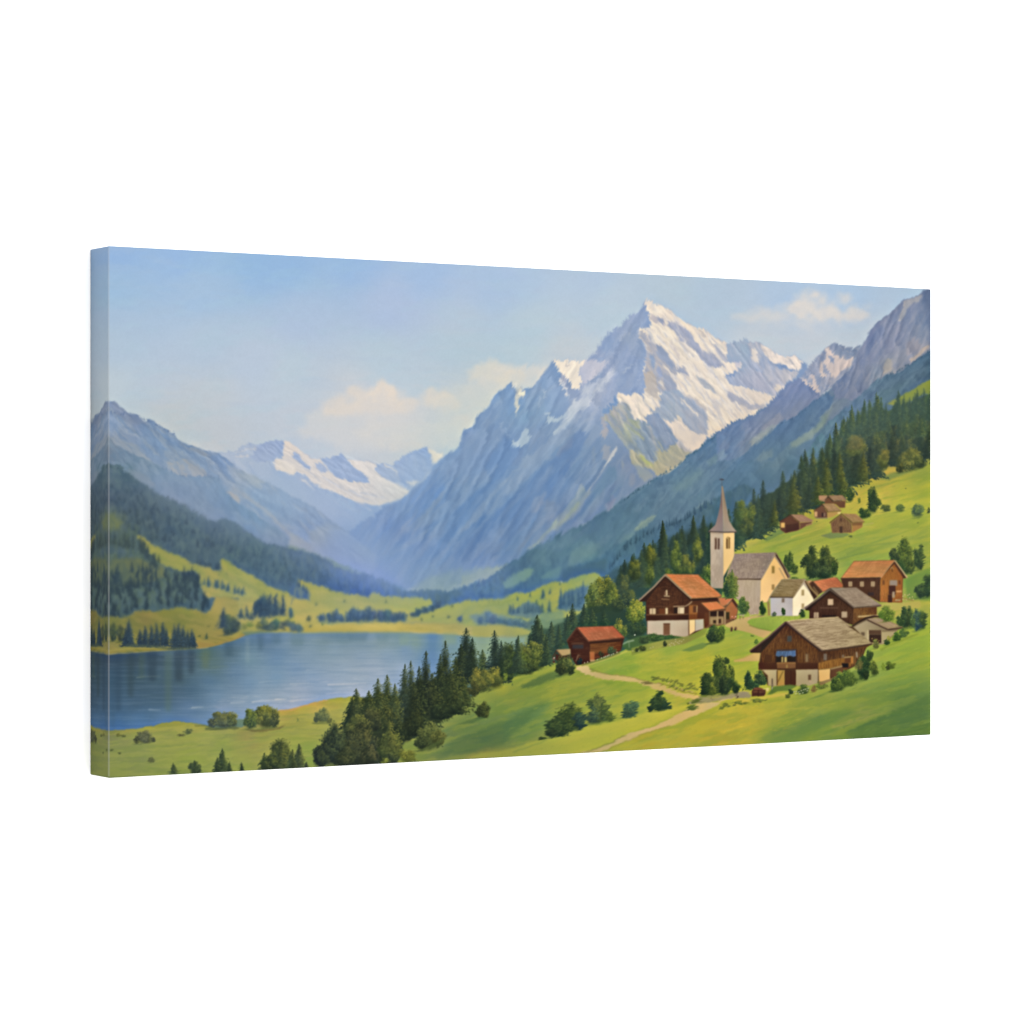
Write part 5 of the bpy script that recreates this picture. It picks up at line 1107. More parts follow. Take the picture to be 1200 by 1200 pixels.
    CF('I', 390, 30, 260, 100, '33493f', '586a40', 1)
    CF('I', 360, 90, 260, 70, '364d42', '53683f', 2)
    CF('I', 450, 30, 220, 80, '31483c', '52663c', 3)
    CF('I', 500, 50, 200, 70, '344b3a', '5a6b3a', 4)
    CF('I', 560, 60, 180, 70, '2f4838', '4d623a', 5)
    CF('I', 270, 130, 330, 90, '3a5145', '5f7044', 6)
    CF('I', 310, 150, 320, 70, '344c44', '54683f', 7)
    CF('I', 190, 95, 300, 105, '31463c', '56683f', 8)
    CF('I', 215, 150, 320, 70, '34493e', '5c6d40', 9)
    CF('I', 150, 200, 300, 50, '364c40', '586a40', 10)
    BU('I', 640, 115, 220, 90, '56663a', 'a39d40', 20)
    BU('I', 680, 150, 220, 60, '56683a', '9a9840', 21)
    BU('I', 745, 10, 150, 120, '556831', 'aaa43d', 22)
    BU('I', 750, 120, 220, 130, '2f4836', '4f6436', 23)
    # hedge and bank under the first chalet
    fill('I:660,270 700,240 780,215 850,210 980,215 1020,230 930,260 850,280 760,300 700,300', 'I:760,230,43603d 900,225,3d5838 980,225,4c653a 850,260,6d7f3c 720,270,4d6a3f', 1.0, .95)
    line('g:850,385 900,362 970,345', '8a9a86', 1.6, .5, .9)
    line('g:918,360 920,420', '7c8c70', 1.2, .5, .7)
    dab(*in_tile('g', 975, 290), 1.2, 1.2, 0, C('b8bfb6'), .9)
    # air between the trees of the wood
    m_ = region('H:560,900 760,700 1000,560 1200,450 K:200,250 460,140 640,60 J:720,760 900,670 1165,560 K:1165,150 800,280 520,430 220,570 90,650 H:1200,860 900,880 700,960', 6)[..., None]
    img[:] = img * (1 - m_ * .6) + blur3(img, 1.7) * m_ * .6
    fill('J:560,960 720,780 890,670 1165,560 1165,760 900,830 700,930', '5d7f86', 14, .22)
    fill('K:100,400 300,260 480,150 480,300 300,400 120,500', '4f7080', 12, .2)
    # orchard on the meadow
    BU('K', 845, 325, 470, 85, '354a36', '62703a', 24)
    CF('K', 850, 320, 420, 60, '354a36', '5d6c38', 24)
    BU('K', 795, 430, 500, 80, '3f5338', '6a7539', 25)
    BU('K', 720, 325, 410, 60, '42583a', '6f7b3b', 26)
    BU('K', 915, 405, 462, 70, '55683f', '7e883f', 27)
    BU('K', 990, 410, 462, 75, '5d7245', '858f48', 28)
    BU('K', 1085, 390, 495, 80, '4f6450', '75844a', 29)
    BU('K', 1150, 430, 465, 30, '4a5f42', '6d7b42', 30)
    BU('K', 770, 375, 415, 24, '74833f', '8f9845', 31)
    for x, y in ((1020, 335), (715, 592), (1080, 520), (540, 512)):
        dab(*in_tile('K', x, y), 1.4, .8, 0, C('5d6b3c'), .8)
    # trees behind the church and at the right edge
    BU('K', 390, 665, 790, 70, '3d5133', '6f7b38', 32)
    BU('K', 420, 730, 800, 60, '44592f', '6c7a36', 33)
    BU('K', 510, 640, 830, 120, '31452f', '5c6b35', 34)
    BU('K', 590, 645, 830, 130, '33472f', '636f36', 35)
    BU('K', 560, 720, 830, 130, '2f4330', '54653a', 36)
    BU('K', 635, 720, 810, 50, '3a4e31', '667236', 37)
    BU('K', 425, 800, 850, 70, '5a6d38', '838d42', 38)
    BU('K', 1010, 600, 800, 120, '3f5335', '737c38', 39)
    BU('K', 960, 650, 750, 70, '3c5038', '5f6d38', 40)
    BU('K', 1095, 625, 780, 80, '3a4f36', '66733a', 41)
    BU('K', 1040, 690, 800, 80, '455a35', '76803a', 42)
    fill('K:1020,830 1080,790 1165,760 1165,940 1100,940 1030,930', '6c8a44', 2, .8)
    BU('K', 1140, 790, 930, 90, '304a38', '4f6b3c', 43)
    BU('K', 1100, 840, 930, 80, '38523a', '5d763c', 44)


def rect(k, x0, y0, x1, y1, col, f=.35, a=1):
    fill('%s:%g,%g %g,%g %g,%g %g,%g' % (k, x0, y0, x1, y0, x1, y1, x0, y1), col, f, a)


def planks(s, col, n, a=.35, seed=0, ang=90):
    scatter(s, n, 2.2, .3, ang, [col], a, seed, .03)


def shingles(s, cols, n, ang, seed, a=.45):
    scatter(s, n, 1.5, .35, ang, cols, a, seed, .12)


def paint_village():
    BU('a', 975, 220, 440, 200, '45593a', '828840', 21); BU('a', 760, 100, 330, 150, '475d35', '8f953e', 22)
    # --- four barns on the meadow
    fill('f:510,180 600,178 590,215 570,240 515,225', 'a37d62', .5)
    fill('f:570,238 610,190 650,235 780,228 775,300 720,302 680,265 570,262', '7d533c', .5)
    fill('f:595,178 745,174 790,222 655,232 615,188', '967058', .5, tex=((35, 6, 1.5, .4, 181, 'a9846a'),))
    fill('f:515,182 595,180 575,215 515,218', 'ac8466', .5)
    line('f:570,225 605,188 650,235', '4f382f', 1, .4)
    fill('f:465,335 545,272 598,345 598,402 500,405 470,398', '7a5240', .5)
    rect('f', 468, 340, 495, 392, 'c3a172', .5)
    rect('f', 540, 350, 556, 392, '4a3a35', .4); rect('f', 562, 352, 574, 388, '8b7a6a', .4)
    fill('f:598,345 735,332 720,352 655,392 598,402', 'b98a55', .5)
    fill('f:545,262 660,258 738,328 605,340', 'a97b5b', .45, tex=((30, 5, 1.5, .4, 182, 'bd9070'),))
    line('f:460,335 545,265 605,342', '54392e', 1, .4)
    line('f:605,341 738,330', '6b4a36', .7, .4)
    rect('f', 480, 400, 600, 412, '7f7f66', .7, .8)
    rect('f', 700, 345, 730, 362, 'd9c08f', .5)
    fill('f:120,440 225,378 318,450 320,520 300,528 175,556 125,520', '6b4636', .5)
    fill('f:180,470 300,455 310,515 180,548', '57382d', .8, .8)
    rect('f', 130, 450, 168, 500, 'c9a868', .6)
    fill('f:320,450 440,440 440,465 380,485 320,520', '7d5540', .5)
    fill('f:225,368 350,372 462,432 420,442 318,447', 'a07a62', .45, tex=((30, 5, 1.5, .4, 183, 'b48d72'),))
    line('f:120,442 225,370 318,447', '55392e', 1, .4)
    line('f:380,478 450,455', 'b9a06a', 1.2, .6, .7)
    fill('f:628,455 735,368 842,455 842,552 645,552', '8d6048', .45, tex=((88, 4, 1.2, .5, 184, '7a503c'),))
    planks('f:645,460 735,400 835,460 835,550 645,550', '6e4635', 40, .4, 3)
    rect('f', 720, 485, 748, 552, '5a4036', .4); rect('f', 722, 405, 745, 440, '6b4a3b', .5)
    fill('f:842,452 955,448 945,495 900,520 845,552', 'b3744a', .45)
    fill('f:842,450 950,446 945,475 842,480', '8a553c', .8, .7)
    fill('f:745,358 885,362 972,440 845,450', 'ac7655', .45, tex=((35, 5, 1.5, .4, 185, 'c08a66'),))
    line('f:618,452 738,360 845,450', '5c3d30', 1.1, .4)
    line('f:845,451 972,441', '6e4936', .7, .4)
    line('f:950,470 1060,455', 'b9a86a', 1.4, .7, .6)
    rect('f', 820, 578, 845, 598, '5d6740', .5)
    # --- undertone of the buildings, so no meadow shows between their planes
    for q, c in (('d:388,370 520,195 928,185 1052,360 1010,370 1003,610 782,602 640,530 410,458', '6b3f28'), ('d:20,400 105,395 350,358 410,430 405,462 205,505 140,545', '7a4a34'),
                 ('b:110,545 346,545 346,800 300,880 236,1000 236,1110 112,1110', 'a39078'), ('c:10,350 90,122 500,110 650,362 640,374 500,470 430,600 350,610 330,725 250,728 110,560 100,375', '9a8570'),
                 ('c:452,556 565,378 800,375 925,550 880,605 730,742 458,742', 'a89a84'), ('d:30,680 280,465 545,458 795,640 745,655 745,752 510,830 75,772 75,690', '4a3022'),
                 ('d:500,850 650,768 800,765 1015,858 960,882 830,1025 700,1029 620,960', '7d6650'), ('e:168,465 525,160 1050,115 1200,218 h:484,503 420,540 340,720 e:970,735 850,772 340,800 280,640 250,600 270,470', '5a3a26'),
                 ('a:80,465 342,198 668,200 905,415 870,440 868,485 728,640 728,742 578,820 160,800 150,470', '5a3a28'), ('a:665,500 700,485 870,435 1015,430 1075,525 1055,645 945,700 740,742 728,640', '7a4f36'), ('g:300,358 395,216 758,203 870,320 838,445 600,530 528,562 390,595 320,420', '4f2a1e')):
        fill(q, c, .5)
    # --- orange roofed house, upper right
    fill('d:405,372 790,362 782,605 640,530 545,455 410,458', 'd:430,420,5e3a2a 600,400,623c2b 750,400,6b402c 700,520,5c3829 760,580,6b432c', .4, tex=((90, 4, 1.5, .4, 186, '54331f'),))
    for x in (465, 582, 692):
        rect('d', x, 398, x + 38, 448, 'b08d6d', .4); rect('d', x + 16, 398, x + 21, 448, '86654c', .3)
    rect('d', 660, 505, 720, 540, '4a3632', .6)
    fill('d:785,362 925,225 1010,355 1003,612 870,606 782,600', 'd:830,450,b96a34 900,320,b5632f 980,400,ad5f2f 820,560,b86b38 980,560,b0632f 930,260,a55a2d', .4, tex=((90, 4, 1.2, .4, 187, '9d5529'),))
    rect('d', 880, 385, 955, 440, '9c8170', .7); rect('d', 870, 440, 938, 530, '643629', .6); rect('d', 862, 530, 905, 610, '5b3527', .6)
    rect('d', 945, 490, 1000, 505, 'd09a63', .5); rect('d', 808, 385, 828, 430, '8d4d2b', .5); rect('d', 970, 385, 988, 425, '8a4b2b', .5); rect('d', 905, 500, 930, 560, 'a98b70', .6)
    line('d:890,270 905,255 915,275', 'd9ad80', .8, .4, .9); line('d:905,260 905,300', '6b3a22', .8, .4)
    rect('d', 935, 580, 985, 592, 'd9b184', .5)
    fill('d:520,195 925,183 795,362 385,370', 'd:480,280,c9854f 650,220,bf784a 700,320,c7804f 850,250,bf7749 440,345,cd8853', .4, tex=((-50, 8, 1.5, .4, 188, 'd2905c'), (0, 10, 1.5, .3, 189, 'b36e42')))
    line('d:385,370 790,362', '4b2e24', 1.1, .35)
    line('d:928,188 990,270 1055,360', 'c9a57c', 1.6, .35)
    line('d:925,200 985,285 1035,362', '5a3423', 1.2, .4)
    line('d:790,362 925,188', 'd9966a', .8, .4)
    for x, y in ((1010, 545), (1030, 530), (1060, 535), (1080, 560), (1105, 550), (1010, 575), (1045, 580), (1115, 575), (1075, 525)):
        dab(*in_tile('d', x, y), 1.0, .9, 0, C('c9b183'), .8)
    line('d:930,600 1010,565 1120,590', '8a6b45', 1.2, .6, .6)
    fill('d:760,640 860,615 1000,610 1190,600 1190,660 1000,680 900,690 800,650', 'b3a659', 1.2, .8)
    # --- red roof and lean-to between
    fill('d:85,435 105,400 200,505 140,545 100,480', '5a3a28', .5)
    fill('d:20,400 100,385 60,430 40,425', 'c08a62', .6)
    fill('d:105,398 320,355 350,365 410,430 405,460 285,462 205,505', 'd:150,410,c0714b 300,400,b96343 360,440,b5603f', .45, tex=((20, 7, 1.5, .4, 190, 'ce8058'),))
    line('d:85,430 105,400 200,500', '4f3325', 1.1, .4)
    line('d:110,450 160,520', '8a6b45', 2, .7, .7)
    # --- church
    fill('b:108,545 236,545 236,1000 225,1100 112,1100', 'b:170,600,b7a58e 170,800,ab9984 200,980,a3927e 130,700,ad9b86', .4, tex=((90, 7, 2, .35, 191, 'bfae98'),))
    fill('b:236,545 346,545 346,800 300,880 238,985', 'b:290,600,e2bf85 300,750,dfba7c 250,900,dcb87e 330,700,d9b479', .4)
    rect('b', 150, 605, 172, 718, '6f5141', .35); rect('b', 181, 605, 200, 718, '6b4e40', .35); rect('b', 150, 600, 172, 612, '8d6d5a', .4)
    rect('b', 265, 610, 283, 712, '7d5130', .35); rect('b', 289, 600, 304, 712, '8d6036', .35)
    line('b:265,612 284,592 304,608', '8d6036', .8, .4)
    fill('b:222,80 210,250 180,390 155,475 88,538 240,545 232,300', 'b:215,200,7c6868 200,400,87777a 130,510,8f8079 220,480,8a7d78', .35)
    fill('b:222,80 232,90 262,250 296,430 330,490 372,543 240,547 232,300', 'b:240,200,8d8275 270,400,9a8c7c 320,510,a2937f 250,500,978a7c', .35)
    line('b:224,85 236,280 240,540', 'b5a48c', .8, .35, .8)
    line('b:88,540 240,547 372,544', '5a4a42', 1.2, .35)
    line('b:108,556 236,558', '94816f', 1.2, .5, .7)
    line('b:222,85 221,8', '5d6878', .6, .35, .9); line('b:200,14 242,18', '4a4a55', 1.1, .35, .9)
    fill('c:105,380 358,372 352,620 335,725 250,728 190,600 110,560', 'c:200,420,a8947a 300,500,ac987f 250,620,a59178 320,700,a08b72', .45, tex=((90, 6, 2, .35, 192, 'b6a289'),))
    fill('c:355,378 492,150 640,372 575,378 500,460 440,555 420,605 350,605', 'c:420,400,e5bd80 500,260,dfb378 560,340,d9ab70 400,550,e2bb80 500,430,d9ae74', .4)
    rect('c', 466, 242, 494, 316, 'a37742', .4); rect('c', 466, 428, 494, 482, 'a8794a', .4); line('c:466,242 494,242', 'c9a06c', .6, .3)
    line('c:430,600 440,740', '8d6e50', 2.4, .5, .8)
    fill('c:95,122 300,115 495,105 480,160 360,372 100,370 20,345 70,200', 'c:200,160,8f7d70 300,250,947f70 400,200,85746a 250,340,9c8877 450,130,8b7a72 120,350,94816f', .4, tex=((0, 5, 1.4, .5, 193, 'a08d7d'), (90, 4, 1.4, .35, 194, '7a695f')))
    shingles('c:95,130 490,115 360,360 60,350', ['a8967f', '7c6b61', '94816f'], 90, 3, 7)
    line('c:95,374 360,375', '5b4636', 1.4, .4)
    line('c:500,110 575,230 650,358', '7d6858', 2.4, .4)
    line('c:510,130 580,250 632,362', '4d3528', 1.3, .4)
    line('c:365,372 495,125', 'a18b76', 1.0, .4, .9)
    line('c:540,260 600,370', '9d7c62', 2.0, .6, .6)
    # --- white house
    fill('c:452,556 678,556 678,742 458,742', 'c:500,620,b3ada8 600,650,b9b2ac 620,580,a59c96 500,720,aba69f', .4)
    fill('c:678,556 785,425 885,560 880,605 800,650 745,690 730,742 676,742', 'c:740,560,ecdcb8 780,480,e5d3ae 720,680,eadab5 850,580,e0cca3', .4)
    rect('c', 765, 480, 792, 540, 'ab9166', .4); rect('c', 766, 620, 792, 668, 'ab9268', .4); rect('c', 566, 565, 594, 608, '7a6a5a', .4)
    fill('c:565,376 800,373 690,554 448,556 480,505', 'c:560,450,7f6b46 700,420,88724c 620,520,8b7550 760,390,927b58', .4, tex=((0, 7, 1.6, .5, 195, '9a8460'), (20, 5, 1.5, .3, 196, '6e5c3b')))
    line('c:448,556 685,556', '4f3f2c', 1.1, .4)
    line('c:685,556 800,385', 'a89070', .8, .4)
    fill('c:795,390 815,395 925,550 890,580', '4f3524', .5)
    line('c:815,395 860,470 935,545', '93744d', 2.2, .5)
    # --- brown house, middle right
    fill('d:30,680 150,592 278,480 275,510 78,690', '3a2820', .5)
    fill('d:75,680 275,492 515,660 512,830 500,830 380,765 75,772', 'd:150,680,573426 280,540,54311f 400,650,5d3826 450,740,633d29 250,700,4f2e22', .4, tex=((90, 4, 1.3, .45, 197, '452719'),))
    planks('d:80,690 275,510 505,670 500,800 80,765', '6e4631', 70, .35, 8)
    rect('d', 258, 574, 312, 636, 'b8977a', .4); rect('d', 118, 708, 166, 766, 'ac8d70', .4); rect('d', 138, 708, 143, 766, '6b4a38', .3); rect('d', 395, 700, 452, 762, 'ab8d74', .4)
    line('d:180,664 360,664', '6e4939', 1.2, .5); rect('d', 200, 738, 340, 756, '2f201c', .5)
    fill('d:515,665 748,640 748,752 640,756 590,780 508,832', 'd:560,720,8d5330 700,680,6e3f28 650,740,a3652f 540,790,7a4a2e', .4, tex=((90, 4, 1.3, .45, 198, '6b3c22'),))
    line('d:560,752 760,738', 'c9a578', 1.6, .5)
    fill('d:280,463 545,457 660,540 798,638 750,650 520,662 400,560', 'd:400,510,8f7a68 550,540,947f6c 650,620,9c8672 480,600,978270', .4, tex=((38, 6, 1.5, .4, 199, 'a8937f'), (0, 6, 1.4, .35, 200, '7f6b5b')))
    line('d:28,672 150,580 278,476', '6d5a4e', 2.2, .4); line('d:40,684 160,592 275,502', '3a2820', 1.4, .4)
    line('d:272,474 400,565 522,660', '6b584c', 1.6, .4); line('d:275,496 400,590 515,672', '3d2a21', 1.1, .4)
    line('d:522,662 795,640', '5c4838', 1.2, .4)
    # --- stone shed
    fill('d:520,855 655,785 865,880 870,960 800,1029 700,1029 620,960', 'd:600,860,a89479 700,830,9d8a72 760,860,8a755f 620,920,b0997c', .45)
    rect('d', 665, 885, 798, 930, '6b4a3a', .4); rect('d', 672, 930, 798, 1015, '4d3328', .5); rect('d', 655, 885, 668, 985, 'c3ad90', .4); rect('d', 592, 905, 630, 945, '77614d', .6)
    for x, y, c in ((700, 970, '9a7a50'), (720, 995, '7a6a3c'), (745, 975, '6f3f2f'), (770, 990, '8a6a42'), (710, 1015, 'a8945f')):
        dab(*in_tile('d', x, y), 1.4, 1.1, 0, C(c), .8)
    fill('d:798,888 960,880 925,925 880,960 830,1022 798,1029', 'ad9578', .5); fill('d:800,885 960,878 940,900 800,905', '7d6650', .7, .8)
    fill('d:640,770 800,765 910,815 1018,858 860,882 740,830', 'd:750,800,a0806a 900,840,aa876b 820,860,ab886e', .4, tex=((30, 6, 1.5, .4, 201, 'b8977c'),))
    line('d:495,852 580,800 650,765 720,745 780,752', '4a3328', 2.0, .45)
    line('d:650,782 750,830 862,882', '5b4234', 1.6, .4); line('d:862,882 1018,860', '4d382b', 1.4, .4)
    # --- big chalet in front
    fill('e:170,465 350,322 525,165 530,190 430,300 275,470', '3a2a20', .5)
    fill('e:525,168 700,320 882,455 845,470 700,350 530,200', '3f2a20', .5)
    fill('e:252,585 272,565 275,470 530,185 845,440 848,640 250,642', 'e:330,520,6d3c22 400,420,754225 530,300,623620 650,400,74401f 750,520,7a4524 780,600,6e3c23 330,600,5e3220 560,230,4b2a1c 480,350,7d4626', .4, tex=((90, 6, 1.2, .5, 202, '5a311c'), (90, 5, 1.2, .35, 203, '8f532b')))
    planks('e:280,480 530,220 830,440 830,570 280,570', '58301c', 110, .4, 9); planks('e:280,480 530,220 830,440 830,570 280,570', '95592f', 70, .35, 10)
    fill('e:250,572 425,570 425,640 250,642', '5c3020', .5, .9); fill('e:640,575 845,572 845,640 640,640', '5c311f', .5, .9)
    rect('e', 312, 492, 380, 570, '5f3420', .6); rect('e', 715, 480, 750, 565, '7a5a40', .7, .8); rect('e', 728, 490, 736, 560, '9a7a58', .4)
    rect('e', 535, 300, 582, 362, '4f4640', .6); rect('e', 515, 290, 530, 350, '57351f', .6, .7)
    rect('e', 420, 500, 625, 575, '33251f', .5); rect('e', 478, 510, 496, 572, 'a98f62', .4); rect('e', 508, 510, 532, 572, 'b39a68', .4)
    fill('e:425,570 622,562 622,634 430,636', '8a5134', .45); rect('e', 425, 570, 622, 578, 'a3683f', .4); rect('e', 525, 590, 540, 625, 'a87345', .5); line('e:428,636 625,634', '4d2a1c', 1.2, .4)
    fill('e:432,452 622,445 627,500 600,512 560,500 520,515 480,500 450,512 412,500', 'e:450,490,57698c 560,470,48597a 600,500,5d719a 500,460,414d68', .4, tex=((90, 5, 1.2, .4, 204, '6b80a8'),))
    line('e:425,445 630,440', '3a3a44', 1.2, .4); line('e:412,450 430,640', '4b2a1d', 1, .4); line('e:630,445 632,640', '4b2a1d', 1.2, .4)
    fill('e:280,642 435,642 435,810 345,800 340,700', 'e:360,680,b39f85 400,760,a9947a', .45); fill('e:622,642 845,637 845,775 760,800 622,805', 'e:700,680,b09c7d 800,740,b39c7c 660,770,a79173', .45)
    rect('e', 434, 645, 512, 812, 'b8844a', .5); line('e:440,770 495,655', '8a5a30', 1.2, .5); rect('e', 512, 650, 622, 805, '5f321f', .4); rect('e', 570, 650, 576, 800, '48241a', .3); line('e:434,650 434,800', '5e3a24', 1, .4)
    rect('e', 745, 690, 775, 745, '7d5a42', .5)
    # its right wall
    fill('e:848,455 1180,425 h:0,575 200,555 440,520 400,560 380,640 340,720 240,760 0,900 e:1100,640 970,640 850,640', 'e:900,500,573220 1000,470,5f3722 950,600,a3602c 1100,540,9a5827 h:100,640,5f3723 250,600,6b4028 180,680,7d4624 60,720,a6622c 300,680,8a5733', .45, tex=((90, 6, 1.2, .45, 205, '4d2c1c'),))
    fill('e:848,575 960,545 1100,520 1180,515 1180,600 1060,610 980,632 850,640', 'e:880,600,b06a30 1000,570,a8632c 1120,560,9c5828', .8, .85, tex=((90, 5, 1.2, .45, 206, '854a22'),))
    rect('e', 900, 480, 935, 545, '7d7468', .7, .7); rect('e', 1085, 490, 1110, 520, '8a7460', .6, .7); rect('e', 1085, 575, 1150, 620, '2d201c', .8)
    rect('e', 1175, 505, 1200, 580, 'b8703a', .5); rect('e', 1115, 515, 1170, 570, '7a3f22', .5); line('e:1110,518 1175,512', 'c3986c', 1, .4)
    line('h:310,590 318,650', '9c8a78', 1.6, .5)
    fill('e:850,642 970,632 966,738 855,772', 'dcae6e', .45); fill('e:970,632 1080,605 1110,640 1040,700 968,720', '7a4a2e', .5); line('e:970,635 1090,605', 'a88058', 1.6, .5)
    # its roof
    fill('e:528,158 620,142 1050,114 1200,218 h:200,300 360,400 484,503 380,520 200,545 0,568 e:1000,440 880,452 700,310', 'e:700,220,ab9070 900,180,ad9273 1000,300,a88c6c 850,380,b3977a 650,180,a38868 1150,350,a88d6e h:100,400,a98d70 300,480,b09374 100,250,ab9072', .4, tex=((-4, 9, 1.3, .55, 207, '8d7457'), (-3, 8, 1.4, .45, 208, 'c4a987')))
    shingles('e:560,165 1040,125 1200,230 h:460,500 100,545 e:880,440', ['8a7154', 'c9ae8c', '9c8263', 'b89d7b'], 260, -4, 11, .5)
    line('e:530,157 620,143 1050,115', 'c9b083', 1.0, .4); line('e:560,160 720,150', '7d6740', .8, .4, .8)
    line('e:165,462 340,330 525,168', '3f2c25', 3.0, .4); line('e:160,455 340,318 522,158', '7d6450', 1.2, .4)
    line('e:520,165 700,318 882,455', '4a332a', 2.6, .4); line('e:530,160 710,310 890,448', '8a6e58', 1.2, .4)
    line('e:882,455 1050,436 1180,420 h:100,562 300,535 482,506', '5a4030', 1.8, .4)
    fill('e:168,468 275,400 275,462 190,470', '4a3025', .5)
    # --- chalet on the left, red roof
    fill('a:78,466 210,345 342,205 340,240 150,470', '3f2a20', .5)
    fill('a:148,468 340,222 605,455 580,500 578,660 150,662', 'a:250,400,5b3322 340,300,4f2c1e 450,420,673823 300,480,57301f 400,560,6e3a22 200,570,5e3322 520,480,5a3020', .4, tex=((0, 6, 1.2, .45, 209, '75422a'), (90, 5, 1.2, .35, 210, '44251a')))
    fill('a:575,470 870,430 868,485 735,500 735,648 576,658', 'a:640,480,5a2d1d 620,560,a35a2e 700,600,8a4728 800,455,5b2e20', .45)
    rect('a', 582, 510, 672, 600, 'a65a2f', .6); rect('a', 618, 515, 652, 580, '6e3a26', .5); rect('a', 655, 515, 668, 580, 'b98a68', .5); rect('a', 585, 598, 650, 650, '8a4624', .5)
    rect('a', 182, 540, 242, 602, 'c0a380', .4); rect('a', 206, 540, 213, 602, '7d5c44', .3); rect('a', 340, 536, 364, 602, 'c7ad88', .4); rect('a', 278, 540, 338, 600, '7a3c22', .5); rect('a', 425, 530, 464, 592, '3a241c', .5)
    rect('a', 465, 528, 530, 594, 'cbb291', .4); rect('a', 478, 530, 484, 594, '7d634c', .3)
    rect('a', 345, 355, 360, 412, 'cbb28d', .4); line('a:325,414 385,418', 'b59a78', 1.2, .4); line('a:300,445 380,452', '9c6b4c', 1.2, .5, .8); rect('a', 332, 370, 345, 410, '8a5a44', .5)
    line('a:420,520 540,518 575,500 610,468', 'a8876a', 1.2, .45); line('a:150,520 400,520', '7a4a32', .8, .5)
    fill('a:145,602 572,598 572,660 150,664', 'a:200,630,4f2b1d 400,630,5a3020 540,640,4d291c', .4); line('a:150,604 570,598', '8d5f42', 1.0, .4)
    fill('a:160,664 576,656 576,826 540,826 400,812 160,800', 'a:200,730,b8a894 350,680,b3a28c 480,740,bba992 540,800,ab9982', .45); rect('a', 320, 692, 386, 808, '85573f', .4); rect('a', 320, 692, 386, 702, '6a412f', .4)
    fill('a:578,656 640,652 640,765 580,808', 'dfc08c', .4); fill('a:640,652 726,645 726,742 640,770', 'b5aa98', .45); line('a:576,658 576,815', '7a4a30', .8, .35)
    fill('a:340,194 500,198 668,200 790,310 908,412 870,430 600,440 470,320', 'a:450,260,cb7c48 600,230,c27244 700,330,ca7a48 600,400,cc8050 800,390,c67748', .4, tex=((40, 10, 1.3, .45, 211, 'd99060'), (0, 8, 1.5, .35, 212, 'b5683c')))
    line('a:75,460 210,340 342,202', '8f7d68', 2.2, .4); line('a:90,470 220,352 340,226', '3d281e', 1.2, .4); line('a:338,200 470,325 602,440', 'a88a6c', 1.6, .4); line('a:345,228 470,345 596,460', '40281d', 1.2, .4)
    line('a:602,441 870,430 905,415', 'a5623c', 1.2, .4); line('a:605,455 860,440', '3f241a', 1.6, .5)
    # annex
    fill('a:665,500 700,490 782,565 782,690 735,742 728,642 660,640', '6b3522', .5); rect('a', 735, 580, 775, 700, '7a3f26', .6, .8)
    rect('a', 785, 566, 925, 640, '3f261d', .5); rect('a', 785, 620, 925, 700, 'a8865f', .6, .8); rect('a', 820, 655, 850, 690, '42301f', .6); rect('a', 872, 645, 900, 690, '4a2f20', .5)
    fill('a:945,540 1012,462 1068,530 1050,640 990,650 945,640', 'b0623a', .5); rect('a', 945, 575, 985, 650, '4a3a22', .6); rect('a', 990, 520, 1050, 610, 'a85c38', .7, .7)
    fill('a:872,434 1015,430 960,500 920,520 890,500', 'c06f47', .45); fill('a:1015,430 1078,522 1055,535 1005,462', '5c3626', .45); line('a:960,500 1015,432', 'd08a60', .9, .4)
    fill('a:698,484 855,470 948,542 785,566', 'c97446', .45, tex=((40, 6, 1.3, .4, 213, 'd88a5c'),)); line('a:690,490 785,568 948,546', '77412a', 1.0, .4)
    for x in (858, 932):
        rect('a', x, 565, x + 14, 705, 'a88562', .35)
    rect('a', 780, 570, 790, 700, '8a6244', .35)
    for x, y, c in ((1010, 620, 'c98a78'), (1030, 635, 'b56a58'), (1045, 620, 'c9a090'), (1000, 640, '9a5a48'), (1020, 650, '6b4434')):
        dab(*in_tile('a', x, y), 1.3, 1.0, 0, C(c), .85)
    line('a:1075,600 1135,602', 'bfa98a', 1.6, .5); line('a:1090,605 1092,650', '7a5a42', .8, .4); line('a:1120,605 1122,645', '7a5a42', .8, .4)
    # --- small barn by the path
    fill('g:298,360 345,296 396,225 400,250 320,380', '3f2218', .5)
    fill('g:300,358 395,232 525,360 528,562 470,580 390,595 340,520 320,420', 'g:400,320,54291d 350,380,4d261c 480,450,5c2b1f 420,520,4f241c', .45, tex=((0, 6, 1.3, .4, 214, '6e3826'),))
    rect('g', 350, 390, 460, 430, '453a3c', .7); rect('g', 340, 370, 460, 384, '6a4536', .5, .8)
    fill('g:525,362 842,343 838,445 800,470 600,530 530,562', 'g:600,400,8a4826 700,380,7a3f24 800,400,74391f 560,500,79351f 620,500,6b331f', .45, tex=((0, 8, 1.2, .45, 215, '99562e'),))
    fill('g:525,445 700,425 700,470 525,480', '94522b', .8, .6); rect('g', 524, 460, 572, 545, 'b5633a', .4); rect('g', 527, 540, 575, 560, 'c49468', .5)
    fill('g:395,216 580,208 758,203 872,318 700,340 512,358', 'g:500,280,bf6544 650,250,b85f40 780,300,b55c3d 550,340,c06848', .4, tex=((45, 8, 1.3, .4, 216, 'cc7a58'), (0, 8, 1.4, .3, 217, 'a85438')))
    line('g:295,355 345,290 396,220', '6a4032', 1.6, .4); line('g:392,220 450,290 512,358', '7a4232', 1.2, .4); line('g:512,359 870,320', '8a4631', 1.0, .4); line('g:520,372 840,350', '3f2018', 1.6, .5)
    fill('g:185,440 330,432 332,480 285,500 235,505', 'b39368', .5); line('g:150,520 190,445 240,505', '5b3a2a', 1.2, .5); fill('g:180,480 240,505 330,490 335,540 220,560 180,540', '5a3226', .6)
